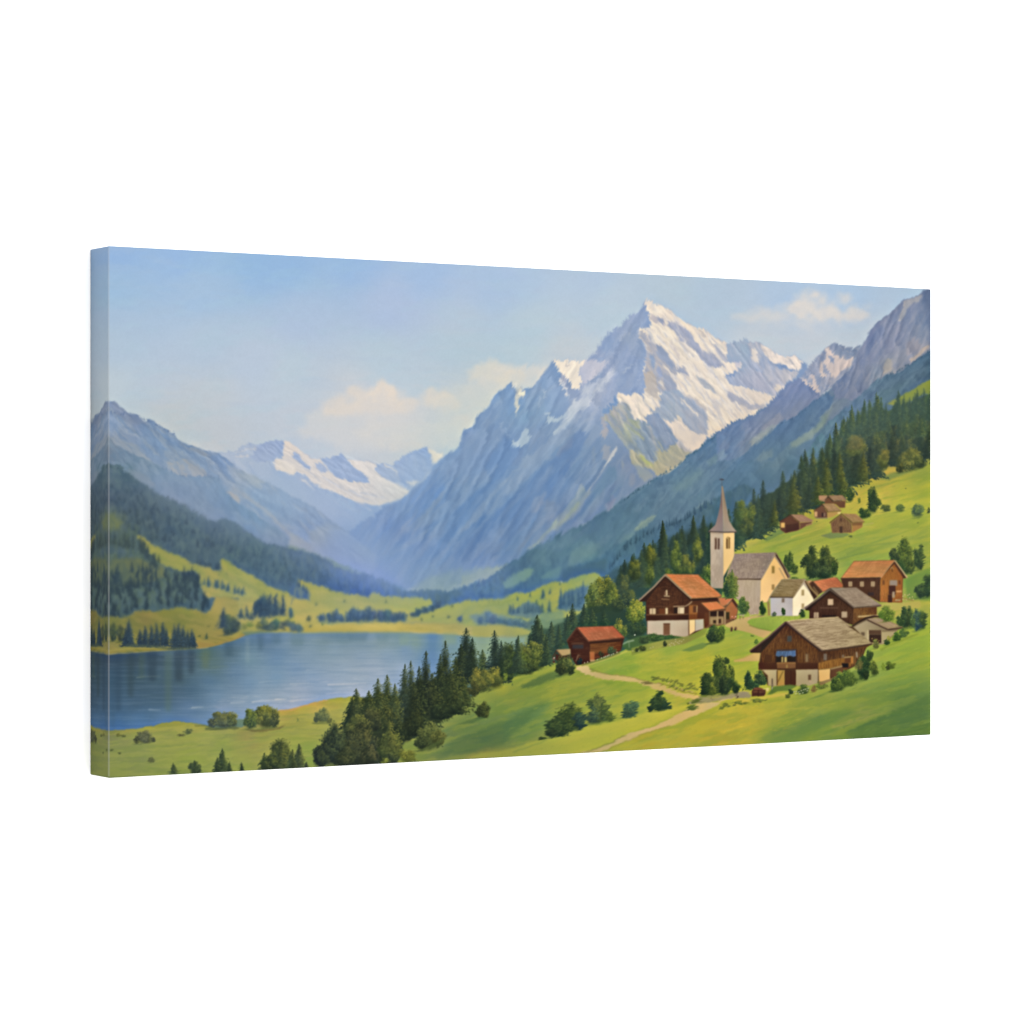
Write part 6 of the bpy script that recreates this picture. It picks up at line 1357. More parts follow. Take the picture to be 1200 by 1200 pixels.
    dab(*in_tile('g', 160, 530), 2.0, 2.0, 0, C('8d5a50'), .9); dab(*in_tile('g', 165, 520), 1.0, 1.0, 0, C('c9c0b8'), .8); dab(*in_tile('g', 160, 560), 2.4, 1.4, 0, C('6b342a'), .9)
    line('g:385,560 410,490 430,500', 'a8866a', 1.0, .5, .8)
    BU('g', 420, 515, 595, 80, '26363c', '4a5a58', 1)
    BU('g', 735, 385, 495, 110, '4a5a3c', '7a804a', 2)
    BU('g', 640, 440, 520, 70, '4a3f2a', '75703c', 3)
    for x, y in ((470, 570), (500, 562), (598, 540), (665, 515), (700, 500), (740, 490), (715, 492), (680, 508), (640, 522), (795, 465), (760, 480)):
        dab(*in_tile('g', x, y), 1.1, 1.2, 0, C('c9c0a8'), .65)
    line('g:440,600 530,572 640,540 760,500 830,470', '5d5a38', 1.4, .6, .7)
    # --- gardens, hedges and shrubs round the houses
    BU('a', 240, 785, 880, 240, '3f5a36', '5f7440', 4); BU('a', 400, 800, 860, 160, '43603a', '6d7f40', 5); BU('a', 120, 810, 900, 160, '3c5738', '5a7040', 6)
    fill('a:0,940 150,900 320,860 520,830 600,800 700,760 760,740 740,800 640,850 520,900 330,930 140,975 0,1010', 'a:100,950,7f8840 250,910,99994a 450,880,8f8a4c 650,800,7d8a3d 550,850,7f7a45', 1.0, .85)
    BU('a', 335, 855, 925, 70, '3a4a2c', '5f6b38', 7); BU('a', 110, 905, 970, 120, '4a5a30', '6d7638', 8); BU('a', 50, 925, 980, 60, '445430', '66703a', 9)
    for x, y in ((380, 900), (400, 885), (420, 890), (440, 870), (460, 880), (480, 865), (500, 870), (520, 850), (390, 915), (430, 905), (475, 890), (440, 850), (10, 965), (70, 965), (190, 935), (215, 925)):
        dab(*in_tile('a', x, y), 1.2, .8, 0, C('b9b096'), .5)
    BU('a', 850, 690, 895, 190, '30472c', '6d7a34', 10); BU('a', 800, 730, 895, 110, '2b4230', '4f6336', 11); BU('a', 905, 700, 870, 100, '4a6030', '808a38', 12)
    for x, y, h in ((1005, 765, 40), (1045, 755, 30)):
        rect('a', x - 10, y - h, x + 12, y + 5, '6e4a36', .6, .85)
    BU('c', 60, 280, 560, 150, '4a5c34', '858a42', 13); BU('c', 20, 380, 560, 90, '2f4a3a', '54683c', 14); CF('c', 70, 270, 560, 110, '4a5f33', '858a40', 14)
    BU('c', 185, 550, 730, 130, '475c33', '7f8740', 15); CF('c', 185, 540, 720, 80, '4a5f33', '848a42', 15)
    BU('c', 372, 585, 745, 95, '2f4a2c', '556b36', 16); BU('c', 583, 640, 742, 66, '39562f', '5f7638', 17); BU('c', 485, 695, 750, 80, '5d6c4c', '7b8558', 18); BU('c', 775, 670, 765, 90, '3f5530', '6a7a3a', 19)
    BU('a', 1120, 420, 600, 130, '4a5f36', '7f883f', 20)
    for x, y in ((270, 725), (300, 718), (250, 735), (150, 735), (175, 742), (235, 770)):
        dab(*in_tile('c', x, y), 1.6, .8, 0, C('bda684'), .7)
    for x, y in ((60, 885), (95, 880), (65, 870)):
        dab(*in_tile('c', x, y), 1.2, 1.8, 0, C('5d4632'), .85)
    BU('c', 270, 925, 955, 60, '6d8038', '86983f', 23, a=.6); BU('c', 310, 970, 1029, 70, '5f7536', '7f9140', 24, a=.7)
    # yard of the big chalet
    BU('e', 140, 645, 840, 100, '2c4636', '4a6440', 25); CF('e', 140, 640, 840, 90, '2c4636', '4c6640', 25); BU('e', 260, 635, 800, 190, '2f4636', '61764a', 26); BU('e', 200, 720, 850, 140, '2f4a3a', '52704a', 27)
    fill('e:0,880 60,870 130,870 180,900 160,925 60,930 0,935', '8d8478', .8, .9); rect('e', 22, 880, 34, 930, '4a3a30', .4)
    fill('e:195,832 240,818 305,838 318,850 312,905 180,912 180,860', 'e:220,850,6e4032 300,880,5f382a 200,900,4f2f24', .6); rect('e', 200, 860, 310, 868, '8a5a42', .4); rect('e', 240, 830, 250, 905, '4a2c20', .4); line('e:200,832 300,842', 'a85a48', 1.0, .5)
    dab(*in_tile('e', 335, 840), 2.2, 2.8, 0, C('c9ba84'), .9); line('e:290,835 360,830', 'd0c08a', 1.0, .5); rect('e', 378, 790, 395, 870, '6b6258', .6); rect('e', 380, 730, 390, 790, '4d4038', .5); dab(*in_tile('e', 385, 830), 1.0, 3.0, 0, C('aab0ac'), .7)
    fill('e:410,810 560,790 640,800 560,850 440,860 380,890 330,890', '61753a', .9, .9); fill('e:330,905 450,880 550,870 520,905 350,925 200,950 60,990 0,1000 0,960 150,940', 'c4ae55', .9, .8)
    BU('e', 570, 820, 890, 80, '3c5030', '66743a', 28); BU('e', 700, 780, 890, 170, '4f6238', '8a8f4a', 29)
    for x, y in ((600, 860), (625, 858), (650, 862), (675, 850), (700, 840), (720, 835), (745, 825), (690, 870), (660, 880), (620, 880), (735, 850), (770, 760), (790, 770), (760, 750)):
        dab(*in_tile('e', x, y), 1.5, .9, -.3, C('c4bfa8' if y > 800 else 'c99c84'), .65)
    BU('e', 540, 880, 930, 90, '65703a', '8a8d44', 30); BU('e', 800, 790, 870, 90, '8a6a42', 'a8854c', 31, a=.6); BU('e', 880, 745, 840, 150, '6f7a36', '93973f', 32)
    fill('e:850,770 970,735 1040,705 1060,720 960,760 870,800', '9a7050', .6, .8)
    BU('e', 1060, 640, 860, 180, '455a2c', '8f9a3c', 33); BU('e', 1010, 740, 860, 110, '3a5030', '6b7a38', 34)
    BU('h', 200, 770, 970, 240, '40562a', '8a963a', 35); BU('h', 90, 850, 1020, 180, '3a502c', '7a8838', 36); BU('h', 390, 620, 890, 200, '26402a', '4a6034', 37); BU('h', 500, 660, 860, 130, '4a5c2c', '8a8d3a', 38); BU('h', 450, 530, 700, 110, '3c5230', '5f6f38', 39); BU('h', 340, 640, 800, 120, '6b6a3c', '8f8440', 40, a=.5); BU('h', 410, 780, 900, 90, '2f4628', '566838', 41)
    BU('h', 680, 685, 780, 150, '63702f', '858c3a', 42); BU('h', 600, 700, 790, 60, '8a9a3c', 'a3ab48', 43); BU('h', 650, 720, 790, 70, '4f622f', '717c38', 44)
    fill('h:200,830 300,790 420,890 250,960 60,1029 0,1029', '50662f', 2, .4)
    BU('h', 740, 370, 480, 150, '44602f', '6a8238', 45); BU('h', 640, 440, 520, 90, '3c5830', '5f7838', 46); BU('h', 660, 410, 470, 60, '9a9a4a', 'c3b860', 47); BU('h', 820, 320, 440, 130, '50683a', '7a8a44', 48); BU('h', 520, 440, 560, 110, '6a6a3c', '9a8d50', 49)
    BU('h', 640, 70, 270, 200, '55702f', '869a3c', 50); BU('h', 850, 70, 350, 190, '334d34', '59703c', 51); BU('h', 980, 90, 370, 150, '36525a', '5f7a48', 52); BU('h', 1030, 110, 350, 100, '40583c', '6d8044', 53); BU('h', 780, 180, 320, 110, '3c5638', '647a40', 54); BU('h', 920, 160, 340, 80, '4d6a48', '75884a', 55)
    fill('h:560,560 640,520 760,470 900,410 1010,380 940,420 800,480 660,530 580,580', '7d8a38', 1.2, .6)
    # rim of the upper path with stones and posts
    for x, y in ((835, 455), (850, 462), (870, 460), (895, 468), (915, 470), (940, 478), (965, 480), (985, 492), (1005, 500), (1040, 495), (1060, 505), (950, 500), (975, 515), (1020, 520), (1045, 515), (1075, 520)):
        BU('I', x, y - 20, y + 6, 34, '737a40', '9a9c4c', x, a=.5)
    for x, y in ((990, 515), (1010, 518), (1040, 528), (1060, 530), (970, 505), (925, 480)):
        dab(*in_tile('I', x, y), 2.4, .9, .2, C('bda57a'), .8)
    line('I:850,485 920,495 990,520 1080,545', '6d5f38', 1.2, .6, .6)
    fill('I:770,478 820,470 850,482 800,490', '72683c', .8, .85)


def paint_front_trees():
    # grove between the lake and the hill
    G = [('F', 985, 165, 480, 130, '26382e', '4a5a34'), ('F', 960, 260, 480, 80, '2a3c30', '4d5d36'), ('F', 1020, 220, 480, 90, '293b2f', '4b5c35'), ('F', 1155, 180, 480, 110, '2a3e38', '4a5c3c'), ('F', 1185, 240, 480, 70, '2c403a', '4d5e3c'),
         ('F', 1080, 290, 460, 70, '41553c', '66713c'), ('F', 930, 330, 640, 130, '33452b', '6a7034'), ('F', 800, 420, 700, 120, '2d3d28', '5c6632'), ('F', 690, 470, 790, 120, '2a3a29', '56602f'), ('F', 900, 400, 650, 120, '2f4029', '636b33'), ('F', 975, 440, 610, 100, '33452a', '666d34'), ('F', 870, 235, 640, 130, '2b3c2a', '5f6b34'), ('F', 840, 320, 640, 90, '2c3d2b', '596633'), ('F', 760, 295, 720, 120, '26362a', '5a6434'), ('F', 730, 380, 740, 90, '283828', '4f5d32'),
         ('F', 680, 350, 720, 100, '34473a', '6d7840'), ('F', 640, 370, 700, 90, '33463a', '63703f'), ('F', 545, 430, 720, 110, '36482f', '707838'), ('F', 490, 450, 720, 110, '34462f', '676f36'), ('F', 590, 480, 720, 80, '394b33', '6f7839'), ('F', 375, 510, 720, 100, '2f4130', '66703a'), ('F', 345, 560, 760, 90, '2d3f2f', '545f36'), ('F', 440, 520, 740, 90, '34462f', '666f37')]
    fill('F:300,720 350,620 430,560 520,540 600,560 700,480 800,460 960,420 1000,520 980,610 860,690 800,720 700,780 640,820 600,960 300,960', '2b3b29', 1.6, .9, rough=1)
    for k, x, yt, yb, w, d, l in sorted(G, key=lambda g: g[3]):
        CF(k, x, yt, yb, w * 1.35, d, l, int(x))
    
    BU('F', 850, 590, 690, 160, '263627', '45542f', 4); BU('F', 930, 600, 660, 120, '2a3a28', '4c5a30', 5)
    BU('F', 1070, 385, 540, 130, '4f5a30', '8a8438', 6); BU('F', 1150, 380, 520, 140, '565f31', '948c3a', 7); BU('F', 1030, 470, 560, 90, '444f2d', '716e34', 8)
    BU('F', 640, 680, 820, 140, '2b3b28', '5a6534', 11); BU('F', 700, 640, 790, 130, '263626', '44522e', 12)
    BU('F', 520, 600, 760, 200, '34452d', '656c35', 13); BU('F', 450, 620, 760, 150, '333f2c', '5d6334', 14); BU('F', 380, 660, 800, 160, '445031', '7a7a3a', 15)
    BU('F', 400, 690, 960, 190, '3d4b2e', '747538', 16); BU('F', 340, 740, 965, 160, '334330', '5c6736', 17); BU('F', 240, 700, 960, 160, '2d3f35', '55663c', 18); BU('F', 170, 800, 965, 120, '2b3c33', '4d5e3a', 19); BU('F', 310, 800, 970, 150, '31422e', '56623a', 20)
    BU('F', 480, 760, 955, 130, '2f4034', '545f38', 21); BU('F', 560, 690, 930, 150, '44522c', '868a38', 22); BU('F', 540, 800, 950, 140, '394a2d', '6b7438', 23); BU('F', 440, 820, 955, 110, '36452c', '62693a', 24); BU('F', 570, 860, 950, 90, '3c4b30', '6d7638', 25)
    CF('F', 560, 690, 850, 80, '4a582f', '878a3a', 26)
    BU('F', 660, 850, 935, 130, '64742f', '8b963c', 27); BU('F', 530, 890, 945, 60, '6a7832', '98a044', 28)
    BU('F', 780, 690, 865, 160, '4a5730', '7d8240', 29); BU('F', 740, 760, 865, 90, '37482c', '646f38', 30); BU('F', 830, 740, 830, 110, '56622f', '858a40', 31)
    fill('F:700,870 760,850 850,800 890,770 870,800 800,850', '5f7038', 1.2, .6)
    BU('F', 1090, 575, 680, 90, '47552c', '7a8038', 32); BU('F', 1065, 610, 678, 50, '3f4e2b', '66703a', 33)
    fill('F:930,720 1000,690 1060,670 1100,675 1020,710', '607a45', 1.2, .6)
    # right of the grove
    BU('I', 30, 240, 460, 120, '2f4434', '56653c', 34); BU('I', 150, 230, 420, 200, '4a5a34', '868a40', 35); BU('I', 90, 290, 440, 120, '3c4f30', '6d783a', 36); BU('I', 200, 270, 405, 110, '48592f', '82873c', 37); BU('I', 120, 350, 440, 160, '33472f', '5c6a36', 38); BU('I', 20, 380, 470, 100, '2f4430', '56653a', 39); BU('I', 10, 420, 470, 40, '7d8a3c', '98a044', 40)
    CF('I', 80, 210, 420, 80, '35493c', '5f7040', 41); CF('I', 240, 200, 380, 60, '34493a', '5a6b40', 42)
    # shrub by the small barn
    BU('I', 345, 320, 440, 115, '3f5030', '7d8040', 43); BU('I', 320, 350, 440, 70, '34462f', '5f6b36', 44); BU('I', 385, 370, 435, 55, '3d4c2d', '6a7238', 45)
    # shrubs on the slope
    BU('I', 380, 585, 760, 180, '3a4d30', '6f7838', 46); BU('I', 320, 650, 785, 160, '33482f', '5c6a38', 47); BU('I', 430, 640, 745, 110, '2f4a48', '4f6a4c', 48); BU('I', 270, 720, 790, 90, '34482f', '566438', 49); BU('I', 215, 780, 805, 50, '4f5f36', '6d7a3c', 50)
    BU('I', 525, 540, 715, 130, '42563c', '7a8044', 51); BU('I', 500, 600, 715, 90, '3f564a', '66784c', 52); BU('I', 600, 640, 700, 90, '5a6b3a', '7f8840', 53); BU('I', 565, 590, 700, 80, '475c3c', '74803f', 54)
    BU('I', 720, 565, 678, 110, '46604f', '74865a', 55); BU('I', 690, 620, 678, 60, '46604c', '6a7e50', 56)
    BU('I', 875, 515, 645, 110, '2f4734', '55683c', 57); BU('I', 830, 590, 645, 50, '2f4836', '50643c', 58); BU('I', 915, 575, 635, 70, '35503c', '577044', 59)
    BU('I', 1060, 595, 635, 90, '667238', '8a9040', 60, a=.6)
    # tall clump by the road
    BU('s', 560, 225, 640, 220, '33492c', '6f7a38', 61); BU('s', 520, 260, 460, 130, '3a5030', '67743a', 62); BU('s', 640, 300, 560, 130, '3c512d', '75803a', 63); BU('s', 600, 400, 650, 150, '2b4030', '4a5e36', 64); BU('s', 420, 395, 660, 180, '2f462c', '56683a', 65); BU('s', 470, 480, 660, 110, '475c30', '7f873c', 66); BU('s', 380, 500, 650, 110, '29402f', '466036', 67); BU('s', 690, 440, 620, 130, '30482e', '556a38', 68); BU('s', 700, 530, 630, 90, '2c4430', '4d6238', 69); BU('s', 560, 430, 640, 70, '24382e', '3f5434', 70); BU('s', 610, 240, 330, 90, '405630', '6d793a', 71)
    line('s:470,660 475,690', '4a3c2c', 1, .5); line('s:715,610 716,670', '4f4030', .9, .4)
    fill('s:330,680 450,640 600,640 720,615 800,610 700,660 560,690 420,720', '8f8872', 1.2, .6)
    for x, y, w, h in ((300, 720, 90, 40), (230, 730, 60, 24), (330, 700, 80, 30), (560, 780, 70, 40), (600, 740, 50, 30), (690, 750, 70, 30), (760, 740, 60, 26), (820, 730, 90, 30), (900, 720, 90, 36), (940, 715, 70, 30), (700, 725, 60, 20), (1000, 695, 60, 16)):
        BU('s', x, y - h, y, w * 1.15, '6a753a', '959a44', x, a=.55)
    for x, y, w, h in ((20, 650, 30, 18), (60, 640, 30, 12), (120, 625, 80, 20), (220, 610, 80, 20), (40, 640, 40, 20)):
        BU('L', x, y - h, y, w * 1.2, '707c3e', '969c44', x, a=.5)
    scatter('L:240,790 300,755 330,770 300,800', 14, 2, .4, -60, ['6d8446', '7f9548'], .6, 77, .2)
    scatter('L:0,640 240,600 240,630 0,660', 30, 2.5, .6, -10, ['9a9b42', '7f8a3c', 'c4b34c'], .6, 78, .2)
    line('I:60,870 200,820 240,800', '93994a', 2, 1, .5)


def warp(a, amp, sc, seed, keep):
    dx = (noise(PH, PW, sc * SS, sc * SS, seed, 2) - .5) * 2 * amp * SS * keep
    dy = (noise(PH, PW, sc * SS, sc * SS, seed + 1, 2) - .5) * 2 * amp * SS * keep
    yy, xx = np.mgrid[0:PH, 0:PW].astype(np.float32)
    x = np.clip(xx + dx, 0, PW - 1.01); y = np.clip(yy + dy, 0, PH - 1.01)
    xi = x.astype(np.int32); yi = y.astype(np.int32); fx = (x - xi)[..., None]; fy = (y - yi)[..., None]
    return (a[yi, xi] * (1 - fx) + a[yi, xi + 1] * fx) * (1 - fy) + (a[yi + 1, xi] * (1 - fx) + a[yi + 1, xi + 1] * fx) * fy


def smear(ang, L, Wd, amp, seed, keep):
    """drag the paint along one direction in streaks"""
    n = (gnoise(ang, L, Wd, seed, 2) - .5) * 2.2 * amp * SS * keep
    yy, xx = np.mgrid[0:PH, 0:PW].astype(np.float32)
    x = np.clip(xx + n * math.cos(math.radians(ang)), 0, PW - 1.01); y = np.clip(yy + n * math.sin(math.radians(ang)), 0, PH - 1.01)
    xi = x.astype(np.int32); yi = y.astype(np.int32); fx = (x - xi)[..., None]; fy = (y - yi)[..., None]
    img[:] = (img[yi, xi] * (1 - fx) + img[yi, xi + 1] * fx) * (1 - fy) + (img[yi + 1, xi] * (1 - fx) + img[yi + 1, xi + 1] * fx) * fy


def glaze(t):
    a = np.array(t, np.float64); st = 16
    gy = np.arange(0, PH + 2 * st, st); gx = np.arange(0, PW + 2 * st, st)
    X = OX + gx / SS; Y = OY + gy / SS
    d2 = (X[None, :, None] - a[:, 0]) ** 2 + ((Y[:, None, None] - a[:, 1]) * 1.3) ** 2
    wt = 1.0 / (d2 + 900.0) ** 1.6
    g = ((wt @ a[:, 2:]) / wt.sum(-1, keepdims=True)).astype(np.float32)
    return upsample(g, len(gy[:-1]) * st, len(gx[:-1]) * st)[:PH, :PW]


def region(s, f):
    y0, x0, m = raster(P(s), f)
    k = np.zeros((PH, PW), np.float32)
    k[y0:y0 + m.shape[0], x0:x0 + m.shape[1]] = m
    return k


def paint_soften():
    """the far half of the picture is painted soft; broken outlines"""
    k = np.ones((PH, PW), np.float32) - .85 * region('.:90,735 600,735 620,930 90,930', 4)
    relief('E:480,860 380,680 470,545 650,440 740,360 840,240 r:100,900 260,715 420,495 630,245 755,165 930,230 1060,95 m:490,205 840,200 900,130 n:260,460 440,300 650,135 660,190 690,240 600,400 660,600 640,850 p:560,130 540,190 300,180 280,280 130,400 150,700 H:560,200 650,330 690,395 350,600 0,790 E:900,940 600,950', -52, 46, 12, .024, 501)
    relief('p:130,400 290,200 540,190 640,360 760,440 1000,740 740,1010 430,880 300,620', 62, 24, 7, .036, 511)
    relief('n:655,130 690,110 880,190 1180,400 o:445,360 440,540 600,560 420,700 800,840 900,880 700,1029 p:1190,600 750,440 540,190 560,130 640,60 n:640,850 660,700 600,400 690,380', 52, 24, 6, .016, 521, 2, 4, .1)
    relief('o:445,360 630,305 760,355 1010,490 1200,540 1080,740 930,880 700,800 430,720 520,690 600,550', 62, 20, 6, .03, 531, 2)
    relief('J:455,565 540,465 640,378 740,412 1012,145 1165,85 1165,420 930,552 800,642 600,700 500,640', -60, 30, 8, .034, 541, 3)
    relief('J:0,862 200,770 440,575 570,650 440,770 190,930 60,1010', -45, 26, 8, .022, 551, 3)
    relief('A:150,915 250,975 415,1030 B:520,140 680,220 850,300 1000,390 1200,495 E:250,590 420,700 440,850 240,820 0,640 B:1000,560 800,400 560,370 400,300 160,170', 42, 30, 8, .027, 561, 3)
    relief('B:160,180 400,300 560,370 760,380 900,530 1200,745 1000,740 800,600 640,570 430,470 250,350', 60, 18, 6, .02, 571, 3)
    relief('B:850,235 990,200 1140,180 E:60,180 180,235 290,200 440,238 560,262 770,165 870,205 660,410 520,490 300,440 0,300', 40, 14, 4, .022, 581, 2, 3, .15)
    relief('H:0,790 350,600 600,470 830,312 1000,200 1200,46 J:440,770 640,690 870,572 1165,412 1165,560 700,850 500,1000 K:100,350 H:1000,560 700,680 400,800', -40, 26, 8, .024, 591, 4)
    fill('u:120,300 200,270 330,330 470,380 600,380 620,420 500,450 330,470 230,440 120,400', '8ba6c9', 18, .48)
    fill('.:200,540 345,575 420,620 520,690 440,690 330,645 230,610 160,570', '9bb1cd', 20, .36)
    fill('.:240,525 520,530 480,600 400,620 300,580', 'b6c4d8', 14, .25)
    fill('.:130,490 200,520 280,560 240,590 130,540', '90a5c0', 14, .25)
    fill('.:620,650 760,590 900,520 960,500 900,560 760,620 640,670', '6b8fab', 14, .3)
    img[:] = warp(img, .8, 10, 301, k)
    peak = region('.:655,400 760,345 960,420 900,480 830,515 760,560 700,500', 10)
    smear(52, 14, 1.3, 1.9, 311, peak)
    smear(60, 7, .9, 1.0, 312, peak)
    flank = region('.:480,560 600,440 700,350 775,340 740,420 700,480 720,540 660,640 560,700 420,680', 10)
    smear(-50, 16, 1.5, 2.0, 313, flank)
    smear(-60, 8, 1.0, 1.6, 314, flank)
    smear(38, 14, 1.2, 1.6, 315, region('.:90,470 240,500 420,500 520,520 440,620 380,640 250,620 90,560', 10))
    smear(-55, 14, 1.4, 1.8, 316, region('.:900,480 960,420 1000,390 1110,320 1110,430 1000,480 700,640 620,640 700,590', 10))
    smear(86, 9, 1.3, 1.2, 317, region('.:90,560 170,560 420,660 520,690 620,650 760,580 900,520 900,600 700,720 500,720 200,740 90,740', 8) * .8)
    soft = region('.:90,560 345,560 400,600 520,500 640,560 760,600 700,700 600,760 90,735', 14)[..., None] * .8
    b = blur3(img, 2.2)
    img[:] = img * (1 - soft) + b * soft
    k2 = region('.:90,540 180,560 330,620 480,690 600,690 600,745 300,745 90,745', 6)[..., None] * .45
    img[:] = img * (1 - k2) + blur3(img, 2.6) * k2
    b = blur3(img, 1.2)
    img[:] = img * .6 + b * .4


def blur3(a, s):
    return np.stack([blur(np.ascontiguousarray(a[..., i]), s) for i in range(3)], -1)


def paint_finish():
    """dry brush: break the outlines a little; the grain of the print"""
    k = np.ones((PH, PW), np.float32) - .8 * region('.:630,640 740,640 820,560 900,560 1040,560 1075,650 1075,790 960,830 780,770 640,790', 6) - .8 * region('.:90,735 600,735 560,800 90,850', 4)
    smear(-14, 12, 1.1, 2.2, 318, region('.:600,800 800,760 1095,590 1095,870 560,910', 8) * (1 - region('.:630,720 660,700 760,660 840,560 1080,640 1070,800 900,830 770,780 700,790', 5)))
    a = warp(img, .6, 5, 305, np.clip(k, .12, 1))
    b = box1(box1(a, 1, 0), 1, 1)
    img[:] = a * .5 + b * .5
    n = noise(PH, PW, 3, 3, 306, 2)
    img[:] = np.clip(img * (1 + (n - .5) * .01)[..., None], 0, 1)
    # crisper touch
    img[:] = np.clip(img + .36 * (img - blur3(img, 12)) + .04 * (img - blur3(img, 2.2)), 0, 1)
    # the browns of the houses
    red = np.clip((img[..., 0] - img[..., 1] - .07) / .16, 0, 1) * np.clip((.86 - img[..., 0]) / .15, 0, 1)
    img[:] = img * (1 - red[..., None] * np.array([.12, -.03, -.02], np.float32))
    # glazes over the whole print
    img[:] = img * glaze(GLAZE)
    # tone of the print
    g = img @ np.array([.3, .59, .11], np.float32)
    img[:] = np.clip(g[..., None] + (img - g[..., None]) * SAT, 0, 1)
    lum = np.clip((g - .12) / .36, 0, 1)[..., None]
    img[:] = img * (.83 + .17 * lum * lum * (3 - 2 * lum))
    img[:] = np.clip(img + TONE * (img - .58) * img * (1.0 - img) * 2, 0, 1)


SAT, TONE = .97, .0
GLAZE = [(310, 305, .94, .985, 1), (150, 310, .95, .985, 1), (515, 345, .99, .985, 1), (315, 437, 1, 1, 1), (160, 420, 1, 1, 1), (185, 527, .965, .975, .955), (305, 597, 1, 1.01, .985), (165, 607, .97, .91, .92),
         (260, 640, .98, .92, .93), (350, 660, .97, .93, .94), (295, 697, .95, .95, 1.03), (420, 700, .94, .95, 1.14), (560, 710, .93, .95, 1.14), (680, 680, .93, .95, 1.14), (195, 807, .82, .8, .77), (150, 780, .84, .82, .8), (250, 780, .95, .92, .87),
         (320, 790, 1.13, 1.05, .95), (370, 755, 1.12, 1.05, .94), (415, 777, 1.15, 1.05, .95), (480, 780, 1.14, 1.06, .97), (450, 755, 1.14, 1.06, .97), (390, 815, 1.06, 1.02, .98), (255, 877, .94, .96, .96), (180, 870, .94, .95, .95), (435, 867, .95, .92, 1), (500, 790, .95, .93, 1), (635, 807, .93, .96, .82), (575, 867, .75, .82, .88),
         (620, 860, .83, .91, .88), (700, 880, .94, .98, .86), (850, 850, 1.02, 1.01, .8), (890, 815, 1.04, 1.02, .8), (770, 870, .99, 1.0, .84), (1015, 855, .76, .86, .78), (1060, 830, .79, .88, .82), (950, 840, .9, .95, .82), (1065, 767, 1.0, 1.03, .82), (820, 777, 1.07, 1.03, .74), (740, 780, .97, 1.02, .82), (1065, 587, 1.08, 1.07, .88), (1000, 620, 1.0, 1.03, .86), (930, 640, 1.0, 1.03, .86),
         (1025, 527, 1.06, .93, .92), (930, 600, 1.06, .93, .9), (915, 547, .94, .9, .8), (960, 490, .95, .92, .86), (1060, 460, .96, .92, .88), (850, 560, .95, .92, .88), (795, 607, .96, .9, .83), (695, 617, .9, .9, .91), (640, 665, .95, .95, .84), (690, 655, .95, .96, .82), (740, 640, .95, .94, .83), (520, 690, .96, .97, .9), (575, 587, .87, .95, .96), (520, 610, .87, .95, .96), (640, 560, .89, .96, .97), (470, 640, .95, .97, .98), (600, 500, .93, .985, .985), (560, 520, .93, .98, .98),
         (780, 430, 1, 1, 1), (850, 440, 1, 1, 1), (700, 440, 1, 1, 1), (920, 440, 1, 1, 1), (1040, 400, .97, .97, .97), (950, 360, 1, 1, 1), (450, 470, 1, 1, 1), (700, 340, 1, 1, 1), (400, 540, 1, 1, 1), (846, 640, 1.08, 1.09, 1.1), (885, 695, 1.09, 1.09, 1.1), (930, 710, 1.07, 1.06, 1.06), (785, 738, 1.08, 1.07, 1.06), (960, 770, 1, .98, .95), (700, 750, 1, .97, .95), (800, 700, 1, .98, .95), (1020, 690, 1, .98, .95)]


# ---------------------------------------------------------------- the scene
LIGHT = 3.0                              # light that reaches the front of the canvas: pigment = colour / light


def to_lin(c):
    c = np.clip(c, 0, 1)
    return np.where(c <= 0.04045, c / 12.92, ((c + 0.055) / 1.055) ** 2.4)


def traced(X, Z):
    """where a point of the canvas front (x, height from its middle) sits on the tracing of the photograph"""
    px = (left_edge[0] + (X + CW / 2)) - pos[0]
    py = -pos[1]
    d = px * fwd[0] + py * fwd[1]
    r = px * right[0] + py * right[1]
    return 600 + F_PX * r / d, 600 - F_PX * Z / d


def pigment(X, Z):
    """print colours (linear) for canvas points; beyond an edge the picture is mirrored (the wrapped sides)"""
    X = np.where(X < -CW / 2, -CW - X, X); X = np.where(X > CW / 2, CW - X, X)
    Z = np.where(Z > CH / 2, CH - Z, Z); Z = np.where(Z < -CH / 2, -CH - Z, Z)
    px, py = traced(X, Z)
    u = np.clip((px - OX) * SS - .5, 0, PW - 1.01); v = np.clip((py - OY) * SS - .5, 0, PH - 1.01)
    ui = u.astype(np.int32); vi = v.astype(np.int32)
    fu = (u - ui)[..., None]; fv = (v - vi)[..., None]
    c = (img[vi, ui] * (1 - fu) + img[vi, ui + 1] * fu) * (1 - fv) + (img[vi + 1, ui] * (1 - fu) + img[vi + 1, ui + 1] * fu) * fv
    return to_lin(c) / LIGHT


